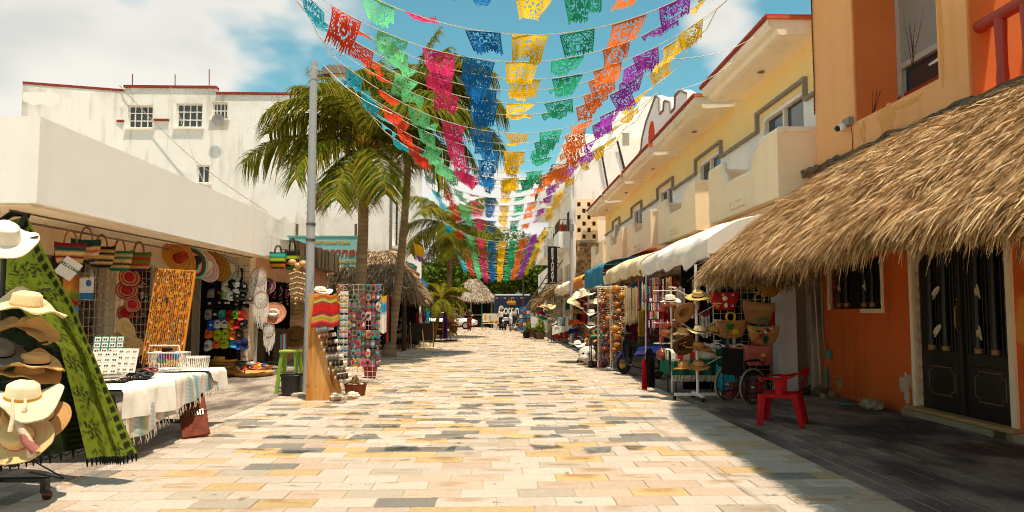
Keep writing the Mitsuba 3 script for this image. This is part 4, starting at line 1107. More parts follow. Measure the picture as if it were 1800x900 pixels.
ENDS, FARF = [[], []], MB()
for si, (yy, zm, tilt) in enumerate(STR):
    far = yy > 28
    n = 10
    half = 2.85
    rise = 1.05 if yy < 16 else .9
    xc = .05 if yy < 28 else .1
    xl, xr = xc - half, xc + half + .3
    def zs(x, yy=yy, zm=zm, tilt=tilt, rise=rise, half=half, xc=xc):
        s = (x - xc - .25) / half
        return zm - .17 + rise * s * s * (1 if s < 0 else 1.15) - tilt * s
    xs = np.linspace(xl, xr, 40)
    sk = rg.uniform(-.25, .25)
    ys = lambda x: yy + sk * (x - xc) * .15
    ENDS[0].append([xl, ys(xl), zs(xl)]); ENDS[1].append([xr, ys(xr), zs(xr)])
    k = put('banner_cord', MB().tube([[x, ys(x), zs(x)] for x in xs], .006 if yy < 16 else .01, C('#e6e0d0'), 5, False), 'matte')
    tag(k, f'{ORD[si]} white cord of paper banners across the street, counted from the camera', 'cord', 'cords of the paper banners')
    for i in range(n):
        x0 = -2.43 + .56 * i + rg.uniform(-.05, .05)
        if (si == 0 and i in (0, 3)) or (i == 0 and si in (5, 6)): continue
        fw, fh = .41 * rg.uniform(.94, 1.06), .27 * rg.uniform(.85, 1.1)
        if far: fw, fh = .43, .29
        u, v, F = cut_flag(fw, fh, rg, yy < 15)
        tx = np.array([1, sk * .15, (zs(x0 + .05) - zs(x0 - .05)) / .1]); tx /= np.linalg.norm(tx)
        yw = rg.normal(0, .25); tx = np.array([tx[0] * math.cos(yw), tx[1] + math.sin(yw) * .6, tx[2]]); tx /= np.linalg.norm(tx)
        sw = rg.normal(.5, .72)                      # blown back or forward
        dn = np.array([rg.normal(0, .12), math.sin(sw), -math.cos(sw)]); dn /= np.linalg.norm(dn)
        nn = np.cross(tx, dn)
        curl = rg.normal(0, .8); rip = rg.uniform(.025, .07); ph = rg.random() * 6; fold = rg.random() < .22
        vv = v / fh; uu = u / fw; u = u * (1 - .2 * vv)
        P = np.array([x0, ys(x0), zs(x0) - .004]) + tx * u[:, None] + dn * v[:, None]
        P += nn * (rip * vv * np.sin(uu * 7 + ph + vv * 2) + curl * .22 * vv ** 2 + .015 * vv * np.sin(uu * 19 + ph))[:, None]
        if fold: P += (tx * (np.where(uu > .12, -(uu - .12) * .7 * fw, 0) * vv)[:, None] + nn * (np.where(uu > .12, .25 * (uu - .12), 0) * vv)[:, None])
        c = C(FLH[i]) * rg.uniform(.88, 1.08)
        if COUNT.get('paper_flag', 0) >= 298:
            FARF.add(P, F, c); continue
        kk = put('paper_flag', MB().add(P, F, c), 'paper')
        tag(kk, f'{FLC[i]} cut-paper flag on the {ORD[si]} cord from the camera' + (', right end of the cord' if i == 9 else ''), 'flag', 'cut-paper flags strung over the street')
k = put('far_paper_flags', FARF, 'paper'); tag(k, 'mass of tiny many-coloured paper flags on the farthest cords', 'flags', None, 'stuff')
for e, nm in zip(ENDS, ('left', 'right')):
    e = [[e[0][0] + (-.1 if nm == 'left' else .2), 1.0, e[0][2] + .5]] + e + [[e[-1][0], 58.0, e[-1][2] + .4]]
    k = put('support_rope', MB().tube(e, .008, C('#e0d8c6'), 5), 'matte'); tag(k, f'long rope along the {nm} side of the street that the banner cords are tied to', 'rope')
for (a, b) in (((at(1175, 105, 8.9)), (5.64, 13.6, 7.5)), (at(1185, 160, 12), (5.64, 15, 7.5)), ((-3.3, 12.4, 6.3), at(690, 200, 10.6))):
    k = put('guy_wire', MB().tube([np.array(a) + (np.array(b) - a) * t + [0, 0, -.12 * math.sin(t * PI)] for t in np.linspace(0, 1, 12)], .006, C('#e6e0d0'), 5), 'matte')
    tag(k, ['white guy line from the banners to the near end of the yellow roof', 'second white guy line to the yellow roof, lower than the other', 'white line from the street lamp down to the banners'][COUNT['guy_wire'] - 1], 'wire')
# ------------------------------------------------------------------ makers of goods
rh = np.random.default_rng(5)


def vary(c, n, a=.12, rng=rh): return np.clip(np.asarray(c) * rng.uniform(1 - a, 1 + a, (n, 1)), 0, .95)


def hat(name, label, o, crown=.09, ch=.105, brim=.18, col=STRAW, band=None, M=np.eye(3), wave=.02, pinch=.35, curl=0.0, group='straw hats on the stalls', cat_='hat', brimcol=None, rings=None, n=28, mat='cloth', under=None, fine=False):
    """crown with a creased top, waved or curled brim with real thickness, band"""
    k = thing(name, label, cat_, group)
    prof, cols = [], []
    bc = col if brimcol is None else brimcol
    for r, z in ((0, ch * .93), (crown * .45, ch * .98), (crown * .78, ch), (crown * .95, ch * .86), (crown * 1.0, ch * .5), (crown * 1.06, ch * .12), (crown * 1.1, .008)):
        prof.append((r, z)); cols.append(np.asarray(col) * rh.uniform(.92, 1.06))
    for q_, t in enumerate(np.linspace(.06, 1, 22) if fine else np.linspace(.12, 1, 7)):
        r = crown * 1.1 + (brim - crown * 1.1) * t; prof.append((r, .006 + curl * t ** 2.2 + (.0016 * (q_ % 2) if fine else 0)))
        cc = np.asarray(bc) * rh.uniform(.90, 1.06) * ((1.08 if q_ % 2 else .84) if fine else 1)
        if rings: cc = C(rings[int(t * 6.99) % len(rings)])
        cols.append(cc)
    uc = np.asarray(bc) * .8 if under is None else np.asarray(under)
    for t in (1.0, .5, .12):
        r = crown * 1.1 + (brim - crown * 1.1) * t; prof.append((r, -.004 + curl * t ** 2.2)); cols.append(uc)
    for r, z in ((crown * .98, .01), (crown * .95, ch * .5), (crown * .7, ch * .93), (0, ch * .88)): prof.append((r, z)); cols.append(uc * .75)
    ph = rh.random() * 6

    def sq(th, r, z):
        out = np.clip((r - crown * 1.12) / max(brim - crown * 1.12, 1e-3), 0, 1)
        z = z + wave * out * np.sin(2 * th + ph) + wave * .45 * out ** 1.5 * np.sin(3 * th + ph * 2) + wave * .2 * out ** 2 * np.sin(7 * th + ph * 3)
        top = np.clip(z / ch, 0, 1) * (r < crown * 1.02)
        z = z - pinch * ch * top ** 4 * np.exp(-(np.sin(th) * r / (crown * .3)) ** 2) * (r < crown * .9)
        return r * (1 + .12 * np.abs(np.cos(th)) - .06 * top * np.abs(np.sin(th))), z
    put('body', MB(M, o).lathe(prof, col, n, cols=cols, sq=sq), mat, k)
    if band is not None:
        put('band', MB(M, o).lathe([(crown * 1.085, .012), (crown * 1.075, .022), (crown * 1.06, ch * .27), (crown * 1.02, ch * .28)], band, n, sq=lambda th, r, z: (r * (1 + .12 * np.abs(np.cos(th))), z)), 'cloth', k)
    return k


def cap(label, o, col, M=np.eye(3), logo=None, vis=None, s=1.0):
    k = thing('baseball_cap', label, 'cap', 'caps on the cap display')
    col = np.asarray(col); vis = col if vis is None else np.asarray(vis)
    mb = MB(M, o)
    pr = [(.088 * math.cos(a) * s, .105 * math.sin(a) * s) for a in np.linspace(PI / 2 - .02, 0, 8)] + [(.086 * s, -.02 * s)]
    mb.lathe(pr, col, 18, sq=lambda th, r, z: (r * (1 + .12 * np.abs(np.cos(th))), z + 0 * th)); mb.ball([0, 0, .107 * s], .01 * s, col * .8, 6)
    put('crown', mb, 'cloth', k)
    th = np.linspace(-1.15, 1.15, 11); P = np.array([[[(.09 + u * .085 * math.cos(t) ** .5) * math.cos(t) * s * 1.08, (.088 + u * .02) * math.sin(t) * s, (-.012 - .02 * u * u - .028 * math.sin(t) ** 2 * u) * s] for t in th] for u in (0, .35, .7, 1)])
    put('visor', MB(M, o).sheet(P, vis).sheet(P - [0, 0, .006], vis * .7), 'cloth', k)
    if logo is not None: put('emblem', MB(M, o).box([.092 * s, 0, .045 * s], [.02 * s, .055 * s, .04 * s], logo), 'cloth', k, smooth=False)
    return k


def tote(label, o, w, h, d, cols, M=np.eye(3), taper=.62, handle=None, ring=None, cat_='bag', group='woven bags', rows=16, hh=.2, band_wiggle=0.0, n=30):
    """a woven bag: wide mouth, rounded narrower base, stripes by row, two looped handles"""
    k = thing('woven_bag', label, cat_, group)
    P, CC = [], []
    for j in range(rows + 1):
        v = j / rows; s = taper + (1 - taper) * min(1, v * 1.15) ** .7
        if v < .12: s *= .8 + .2 * v / .12
        row, rc = [], []
        for i in range(n + 1):
            a = 2 * PI * i / n; e = .55
            x = np.sign(math.cos(a)) * abs(math.cos(a)) ** e * w / 2 * s; y = np.sign(math.sin(a)) * abs(math.sin(a)) ** e * d / 2 * (.75 + .35 * math.sin(v * PI))
            z = v * h + (.07 * h * (abs(math.cos(a)) ** 2) if v > .9 else 0) - .02 * h * math.sin(v * PI)
            row.append([x, y * (.35 if v > .96 else 1), z])
            ci = min(int((v + band_wiggle * math.sin(a * 3)) * len(cols)), len(cols) - 1)
            rc.append(np.asarray(cols[max(ci, 0)]) * rh.uniform(.88, 1.05))
        P.append(row); CC.append(rc)
    mb = MB(M, o).sheet(np.array(P), np.array(CC)); mb.add(np.array(P[0][:-1]), [[0, i, i + 1] for i in range(1, n - 1)], cols[0])
    put('body', mb, 'cloth', k)
    hc = C('#8a5a34') if handle is None else handle
    for s in (-1, 1):
        if ring is not None:
            put('handle', MB(M, o).tube([[ring * math.cos(a), s * d * .12, h + ring * .75 + ring * math.sin(a)] for a in np.linspace(0, 2 * PI, 21)], .014, hc, 7, False), 'paint', k)
        else:
            put('handle', MB(M, o).tube([[w * .2 * math.cos(a), s * d * .12 + .03 * s * math.sin(a), h * .96 + hh * math.sin(a)] for a in np.linspace(0, PI, 13)], .011, hc, 6), 'cloth', k)
    return k


def hung(name, label, cat_, top_l, top_r, length, cols, folds=4, amp=.03, rows=14, ncol=22, group=None, fringe=None, taper=1.0, mat='cloth', vert=False, sway=0.0, seed=1, hanger=False, prt=None):
    """cloth hanging from a line between two points, with folds; cols run down (or across if vert)"""
    k = thing(name, label, cat_, group) if label else name
    a, b = np.asarray(top_l, float), np.asarray(top_r, float); t = b - a; w = np.linalg.norm(t); t = t / w
    nn = np.array([t[1], -t[0], 0]); r = np.random.default_rng(seed); p1, p2 = r.random(2) * 6
    P, CC = [], []
    for j in range(rows + 1):
        v = j / rows; P.append([]); CC.append([])
        for i in range(ncol + 1):
            u = i / ncol; s = (1 + (taper - 1) * v) * (1 if not hanger else .42 + .58 * min(1, (v * 7) ** .6))
            f = amp * (.3 + .7 * v) * (math.sin(u * folds * 2 * PI + p1 + .6 * v) + .4 * math.sin(u * folds * 4.7 * PI + p2))
            P[-1].append(a + t * w * (.5 + (u - .5) * s) + nn * f + [0, 0, -length * v - .02 * math.sin(u * 9 + p2)] + t * sway * v * v)
            q = u if vert else v
            base = np.asarray(cols[min(int(q * len(cols)), len(cols) - 1)])
            if prt is not None and math.sin(i * 2.1 + 3 * math.sin(j * 1.3 + p1)) * math.sin(j * 1.9 + p2) > .35: base = np.asarray(prt)
            CC[-1].append(base * r.uniform(.92, 1.05))
    put('cloth', MB().sheet(P, np.array(CC)), mat, k)
    if fringe is not None:
        mb = MB()
        for i in range(0, ncol * 2 + 1):
            q = i / 2; i0 = int(min(q, ncol - 1)); p = np.asarray(P[-1][i0]) * (1 - (q - i0)) + np.asarray(P[-1][min(i0 + 1, ncol)]) * (q - i0)
            mb.tube([p, p + [0, 0, -.03], p + [r.normal(0, .008), r.normal(0, .008), -.07]], [.004, .005, .002], fringe, 4, False)
        put('fringe', mb, 'cloth', k, kind='stuff')
    return k


def tripod_table(k, x0, x1, y0, y1, z, col=IRON):
    put('table_top', MB().box([(x0 + x1) / 2, (y0 + y1) / 2, z - .02], [x1 - x0, y1 - y0, .035], C('#7a6248')), 'matte', k, smooth=False)
    for x in (x0 + .06, x1 - .06):
        for y in (y0 + .06, y1 - .06): put('leg', MB().tube([[x, y, z - .03], [x, y, 0]], .018, col, 8), 'paint', k)
    put('brace', MB().tube([[x0 + .06, y0 + .06, .3], [x1 - .06, y0 + .06, .3], [x1 - .06, y1 - .06, .3], [x0 + .06, y1 - .06, .3], [x0 + .06, y0 + .06, .3]], .01, col, 6, False), 'paint', k)


def wire_grid(k, o, w, h, step, col, M=np.eye(3), r=.004, name='wire_mesh'):
    mb = MB(M, o)
    for x in np.arange(0, w + 1e-6, step): mb.tube([[x, 0, 0], [x, 0, h]], r, col, 5, False)
    for z in np.arange(0, h + 1e-6, step): mb.tube([[0, .004, z], [w, .004, z]], r, col, 5, False)
    return put(name, mb, 'paint', k)


# ------------------------------------------------------------------ left stall goods
# hat stand in the foreground
HS = thing('iron_hat_stand', 'black wrought-iron hat stand on casters at the near left corner', 'hat stand')
hx, hy = -4.22, 5.72
put('pole', MB().tube([[hx, hy, .2], [hx, hy, 2.35]], .02, IRON, 8), 'paint', HS)
for s, (dx, dy) in enumerate(((.42, .02), (-.42, .02), (0.05, -.4))):
    put('foot', MB().box([hx + dx / 2, hy + dy / 2, .17], [abs(dx) + .05, abs(dy) + .04, .03], IRON).box([hx + dx, hy + dy, .12], [.05, .05, .12], IRON), 'paint', HS, smooth=False)
    put('caster', MB().lathe([(0, -.02), (.035, -.02), (.04, 0), (.035, .02), (0, .02)], C('#5a3a2c'), 14, R(90, 0, 20), (hx + dx + .02, hy + dy, .04)).box([hx + dx, hy + dy, .075], [.03, .03, .04], C('#8d8d88')), 'metal', HS)
mb = MB()
for s in (-1, 1):
    t = np.linspace(0, 3.6 * PI, 40)
    mb.tube([[hx + s * (.2 + .1 * (1 - a / 13) * math.cos(a)), hy - .05, .36 + .1 * (1 - a / 13) * math.sin(a)] for a in t], .011, IRON, 6)
    mb.tube([[hx + s * .06, hy - .05, .2], [hx + s * .1, hy - .05, .4], [hx + s * .04, hy - .05, .62], [hx + s * .1, hy - .05, .75]], .012, IRON, 6)
put('scrollwork', mb, 'paint', HS, kind='stuff')
for z, L in ((2.2, .3), (1.75, .42), (1.3, .42), (1.02, .42), (.72, .42)):
    put('arm', MB().tube([[hx - L, hy - .03, z + .03], [hx, hy, z - .04], [hx + L, hy - .03, z + .03]], .009, IRON, 6), 'paint', HS)
CREAM, CREAM2 = C('#e4cc9c'), C('#d8b983')
def H(px, py, Y, **kw):
    return dict(o=at(px, py, Y), **kw)
g_ = 'hats on the iron hat stand'
hat('sun_hat', 'white sun hat with tan underside, topmost on the iron hat stand', at(8, 420, 5.6), .1, .14, .22, C('#ece4d2'), None, R(30, 25, 0), .03, .1, 0, g_, under=C('#c79a64'), fine=True, n=44)
hat('sun_hat', 'wide cream straw sun hat with braided band and bow, upper left foreground', at(46, 538, 5.55), .098, .115, .262, CREAM, C('#c9a06a'), R(12, 8, 20), .075, .1, -.02, g_, fine=True, n=44)
hat('sun_hat', 'tan hat turned to show its underside with white chin cords, below the wide cream hat', at(52, 580, 5.75), .09, .095, .21, C('#cda068'), BLACK, R(-20, 10, 0), .07, .1, 0, g_, fine=True, n=44)
hat('sun_hat', 'tan straw hat with broad black band in the middle of the iron stand', at(60, 640, 5.62), .095, .09, .2, C('#d2a468'), C('#191510'), R(6, 8, 0), .055, .1, .0, g_, fine=True, n=44)
hat('sun_hat', 'dark-edged tan hat stacked just under the black-banded one', at(52, 655, 5.66), .095, .08, .205, C('#b98a52'), None, R(8, 6, 0), .05, .1, -.01, g_, fine=True, n=44)
hat('sun_hat', 'large pale cream hat with gold twisted cord and ribbon bow', at(40, 700, 5.42), .106, .128, .245, C('#eadbb4'), C('#b88a44'), R(16, 8, 10), .07, .06, -.01, g_, fine=True, n=44)
hat('sun_hat', 'tan hat tilted on its side behind the large pale cream hat', at(66, 728, 5.62), .1, .105, .215, C('#c1935c'), C('#3a2a1c'), R(25, 35, 0), .03, .1, 0, g_, fine=True, n=44)
hat('sun_hat', 'brown-tan hat lowest but one on the iron stand', at(30, 742, 5.55), .1, .105, .205, C('#c09058'), None, R(30, 20, 0), .03, .1, 0, g_, fine=True, n=44)
hat('sun_hat', 'straw hat with a printed scarf tied round it, lowest on the iron stand', at(34, 772, 5.4), .102, .115, .22, C('#d8b67c'), C('#b4766a'), R(48, 22, -10), .03, .08, 0, g_, fine=True, n=44)
hat('sun_hat', 'dark grey hat at the left edge of the frame', at(-2, 618, 5.5), .09, .09, .18, C('#6d655a'), BLACK, R(20, 30, 0), .02, .1, 0, g_, fine=True, n=44)
mb = MB(); p = at(42, 765, 5.3)
mb.tube([p + [-.06, 0, .12], p + [0, -.03, .05], p + [.05, 0, -.06], p + [.06, .02, -.17]], [.02, .03, .025, .035], C('#d9c0a8'), 8); mb.tube([p + [0, -.02, .05], p + [.03, -.03, -.04], p + [.1, 0, -.12]], [.025, .028, .04], C('#a4685e'), 8)
k = thing('printed_scarf', 'pink and brown printed scarf tied to the lowest foreground hat', 'scarf'); put('cloth', mb, 'cloth', k)
for (px, py, Y, d) in ((22, 700, 5.2, .25), (44, 700, 5.3, .1)):
    p = at(px, py, Y); put('ribbon', MB().tube([p, p + [.015, -.01, -d * .6], p + [.0, -.01, -d]], [.008, .016, .018], C('#e8dcc0'), 6), 'cloth', 'sun_hat_005')
k = thing('wire_hanger', 'black wire hanger leaning out at the foot of the iron hat stand', 'hanger')
a_, b_, c_ = at(40, 800, 5.7), at(112, 842, 5.9), at(52, 830, 5.75)
put('wire', MB().tube([a_, b_ + [0, 0, .01], b_, c_], .006, IRON, 6), 'paint', k)

# green lace-patterned shawl hung behind the hats
SH = thing('green_shawl', 'bright green shawl with black flower pattern and tasselled hem hanging behind the foreground hats', 'shawl')
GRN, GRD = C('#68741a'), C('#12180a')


FLW = [(.24 + .42 * (i % 2) + .05 * math.sin(i * 3.1), .03 + i * .0625, .15 + .05 * math.sin(i * 1.7) ** 2) for i in range(16)]


def lace(u, v, dark):
    """flowers: dark petals with pale outlines, a ladder of leaf ribs along one edge"""
    for i, (cu, cv, r) in enumerate(FLW):
        x, y = u - cu, (v - cv) * 5.2
        d, a = math.hypot(x, y) / r, math.atan2(y, x) + i
        lim = 1 + .16 * math.cos(7 * a)
        if d < lim:
            k = min(int(d / lim * 3.2), 3); f = d / lim * 3.2 - k
            pet = abs(((a * (3 + 2 * k) / (2 * PI) + k * .4) % 1) - .5)
            return .95 if (.18 < f < .86 and pet < .38) else .05
    if .84 < u < .97: return .95 if (v * 26 + u * 3) % 1 > .28 and .86 < u < .955 else .05
    g = (v * 13 + .35 * math.sin(u * 11)) % 1
    return .9 if g < .10 and math.sin(u * 60 + v * 40) > -.2 else (.55 if math.sin(u * 41 + v * 15) * math.sin(v * 73 - u * 9) > .72 else .12)


def shawl(P4, nu, nv, base, ink, name, fold, seed):
    r = np.random.default_rng(seed)
    L_, R_ = P4
    P, CC = [], []
    for j in range(nv + 1):
        v = j / nv
        l = np.array([np.interp(v, np.linspace(0, 1, len(L_)), [q[k] for q in L_]) for k in range(3)]); rr = np.array([np.interp(v, np.linspace(0, 1, len(R_)), [q[k] for q in R_]) for k in range(3)])
        P.append([]); CC.append([])
        for i in range(nu + 1):
            u = i / nu
            P[-1].append(l + (rr - l) * u + np.array([0, -1, 0]) * fold * (math.sin(u * 7 + v * 3) + .4 * math.sin(u * 15 - v * 4)) * (.4 + v))
            t = lace(u, v, 0) if True else 0
            CC[-1].append((base * (1 - t) + ink * t) * r.uniform(.85, 1.08))
    put(name, MB().sheet(P, np.array(CC)), 'cloth', SH)
    mb = MB()
    st_ = nu // 16
    for i in range(0, nu + 1, st_):
        p = np.asarray(P[-1][i]); q = p + [.006, 0, -.03]
        mb.tube([p, q, q + [0, 0, -.045]], [.006, .011, .004], C('#101408'), 5)
        if i + st_ <= nu:
            p2 = np.asarray(P[-1][i + st_]); mb.tube([p, (p + p2) / 2 + [0, 0, -.035], p2], .005, C('#101408'), 4, False)
    put('tassel', mb, 'cloth', SH, kind='stuff')


Y1 = 6.25
L_ = [at(-15, 398, Y1), at(-60, 500, Y1 - .1), at(40, 545, Y1 - .1), at(108, 610, Y1 - .1), at(132, 700, Y1 - .1), at(155, 806, Y1 - .15)]
R_ = [at(48, 378, Y1), at(88, 455, Y1), at(132, 535, Y1), at(170, 630, Y1), at(205, 720, Y1 + .05), at(237, 798, Y1)]
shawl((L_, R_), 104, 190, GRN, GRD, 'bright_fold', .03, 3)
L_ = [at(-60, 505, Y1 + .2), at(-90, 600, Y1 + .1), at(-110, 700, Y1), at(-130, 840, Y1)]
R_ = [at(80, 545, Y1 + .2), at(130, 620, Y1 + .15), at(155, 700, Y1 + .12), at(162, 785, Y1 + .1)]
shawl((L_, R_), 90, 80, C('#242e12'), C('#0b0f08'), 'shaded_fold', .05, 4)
put('black_edge', MB().tube([at(-10, 395, Y1), at(20, 376, Y1), at(46, 378, Y1), at(30, 415, Y1 - .05)], [.02, .03, .035, .03], C('#15170e'), 7), 'cloth', SH)

# table with cloths
TB = thing('market_table', 'folding market table with curved grey legs under white cloth at the left', 'table')
tx0, tx1, ty0, ty1, tz = -5.0, -3.86, 6.95, 9.3, .76
put('table_top', MB().box([(tx0 + tx1) / 2, (ty0 + ty1) / 2, tz - .02], [tx1 - tx0, ty1 - ty0, .035], C('#8d8577')), 'matte', TB, smooth=False)
for y in (7.2, 9.0):
    put('leg', MB().tube([[tx0 + .1, y, 0], [tx0 + .12, y, .3], [tx0 + .25, y, tz - .05]], .02, C('#6d6a64'), 8), 'paint', TB)
    put('leg', MB().tube([[tx1 - .12, y, 0], [tx1 - .12, y, .25], [tx1 - .25, y, tz - .05]], .02, C('#6d6a64'), 8), 'paint', TB)
    put('crossbar', MB().tube([[tx0 + .12, y, .22], [tx1 - .12, y, .22]], .014, C('#6d6a64'), 6), 'paint', TB)


def draped(k, name, x0, x1, y0, y1, z, dropx, colfn, seed, dropy0=.0, side=1, fringe=None, n=40):
    """cloth lying on a table and hanging over its street side; dropx(y) is the hanging length"""
    r = np.random.default_rng(seed); P, CC = [], []
    ys_ = np.linspace(y0, y1, n)
    for y in ys_:
        row, rc = [], []; d = dropx((y - y0) / (y1 - y0))
        for t in np.linspace(0, 1, 24):
            s = t * (x1 - x0 + d)
            if s < x1 - x0: p = [x0 + s, y, z + .004 + .004 * math.sin(y * 20 + s * 9)]
            else:
                e = s - (x1 - x0); w = .03 * math.sin(y * 11 + seed) * min(1, e * 4) + .015 * math.sin(y * 27)
                p = [x1 + .012 + w + .05 * e, y + .04 * e * math.sin(y * 7), z + .004 - e]
            row.append(p); rc.append(np.asarray(colfn(t, (y - y0) / (y1 - y0))) * r.uniform(.94, 1.04))
        P.append(row); CC.append(rc)
    put(name, MB().sheet(P, np.array(CC)), 'cloth', k)
    if fringe is not None:
        mb = MB()
        for row in P:
            for dy in (0, .02): mb.tube([row[-1], np.asarray(row[-1]) + [0.004, dy, -.04], np.asarray(row[-1]) + [r.normal(0, .01), dy, -.09]], [.005, .004, .002], fringe, 4, False)
        put('fringe', mb, 'cloth', k, kind='stuff')


k = thing('striped_blanket', 'pale blue, pink and cream striped blanket draped over the table edge', 'blanket')
bc = [C(x) for x in ('#e0d6c4', '#c9a79a', '#e0d6c4', '#6f97a0', '#b9b48a', '#d9c2b4', '#7fa3ab', '#e0d6c4')]
draped(k, 'cloth', tx0 + .4, tx1 + .01, 7.0, 9.25, tz + .004, lambda v: .52 - .36 * max(0, v - .15) ** .8, lambda t, v: bc[int(v * 31.99) % 8], 2, fringe=C('#d9c9b4'))
k = thing('white_tablecloth', 'plain white cloth over the near half of the table', 'tablecloth')
draped(k, 'cloth', tx0 - .02, tx1 + .03, 6.93, 7.95, tz + .016, lambda v: .3 + .06 * v, lambda t, v: C('#ece6d8'), 3)
k = thing('white_lace_cloth', 'white cloth spilling over the far end of the table', 'tablecloth')
draped(k, 'cloth', tx0 + .3, tx1 + .05, 8.9, 9.42, tz + .026, lambda v: .08 + .22 * v, lambda t, v: C('#e6dfd0'), 4)
# wooden slit drum leaning at the table end
k = thing('wooden_slit_drum', 'reddish-brown wooden plank instrument with metal keys leaning on the table end', 'musical instrument')
p0, p1 = np.array([-4.12, 9.0, .66]), np.array([-3.74, 8.42, .02]); L_ = np.linalg.norm(p1 - p0)
Mf = frame(p1 - p0, [-.92, -.38, 0.0]); BR = C('#8a4426')
put('board', MB(Mf, p0).box([0, 0, L_ / 2], [.32, .035, L_], C('#6e2f16'), b=.006), 'matte', k, smooth=False)
put('side_block', MB(Mf, p0).box([-.02, .06, L_ * .55], [.2, .08, L_ * .7], C('#33231a')), 'matte', k, smooth=False)
for t in (.18, .60):
    put('bridge', MB(Mf, p0).box([0, -.025, L_ * t], [.3, .016, .02], C('#5a2c18')), 'paint', k, smooth=False)
    for i in range(8): put('key', MB(Mf, p0).box([-.11 + i * .031, -.033, L_ * t + .03], [.014, .006, .09], C('#c9b48a')), 'metal', k, smooth=False)
put('stand_bar', MB().box([-4.25, 8.6, .18], [.6, .04, .05], IRON), 'paint', k, smooth=False)
# cards of trinkets on the table
def card(label, o, w, h, nx, ny, back, rz, lean, kinds, seed):
    k = thing('trinket_card', label, 'display card', None)
    M = R(lean, 0, rz); r = np.random.default_rng(seed)
    put('card', MB(M, o).box([0, 0, h / 2], [w, .01, h], back), 'matte', k, smooth=False)
    for i in range(nx):
        for j in range(ny):
            x, z = -w / 2 + (i + .5) * w / nx, (j + .5) * h / ny
            mb = MB(M, o).box([x, -.008, z], [w / nx * .8, .004, h / ny * .8], C('#e8e2d4')); c = C(r.choice(kinds))
            mb.ball([x - w / nx * .15, -.014, z], [.012, .006, .012], c, 6); mb.ball([x + w / nx * .15, -.014, z], [.012, .006, .012], c * .8, 6)
            put('trinket', mb, 'paint', k)


card('green card of red ring boxes standing at the back of the table', at(188, 632, 8.6), .36, .3, 4, 4, C('#2f7d5a'), 8, -12, ['#8a2c24', '#6d2a2a', '#3a2a24'], 1)
card('white stand of brown earring cards, left on the table', at(178, 658, 8.2), .34, .28, 4, 4, C('#e6dfcf'), 10, -15, ['#a06a3a', '#c99a5a', '#7d3a2c', '#4a6a6d'], 2)
card('white stand of shell earring cards in the middle of the table', at(213, 655, 8.25), .34, .3, 4, 4, C('#ebe5d7'), -4, -15, ['#b07a4a', '#d4b48a', '#8a4a3a', '#5a4a44'], 3)
for i, (px, py, Y, sx, c, l) in enumerate(((240, 654, 8.35, .16, '#191615', 'pile of black bead bracelets on the table'), (258, 648, 8.7, .14, '#8a3a34', 'pile of red and white bead bracelets on the table'), (250, 662, 8.1, .12, '#2a2624', 'small black leather pouch on the table'))):
    k = thing('bead_pile', l, 'bracelets'); mb = MB(); p = at(px, py, Y); p[2] = tz + .035
    for j in range(7): mb.tube([p + [(.05 + .02 * j / 7) * math.cos(a) + rh.normal(0, .002) + (j - 3) * .02, .05 * math.sin(a), .012 * j * .4 + .02 * math.sin(a + j)] for a in np.linspace(0, 2 * PI, 15)], .012, vary(C(c), 1, .4)[0] if j % 2 else C(c), 6, False)
    put('strand', mb, 'paint', k)
for i, (px, py, w) in enumerate(((205, 683, .28), (238, 676, .36))):
    k = thing('black_felt_mat', ['small black felt mat of rings near the table front', 'wider black felt mat of rings on the white cloth'][i], 'mat'); p = at(px, py, 7.6 + i * .3); p[2] = tz + .035
    put('felt', MB().box(p, [w, .2, .006], C('#171513')), 'cloth', k, smooth=False)
    mb = MB()
    for j in range(14): mb.ball(p + [rh.uniform(-.4, .4) * w, rh.uniform(-.08, .08), .008], .012, C(rh.choice(['#c9c2b4', '#8a8478', '#b99a5a'])), 6)
    put('ring', mb, 'metal', k, kind='stuff')
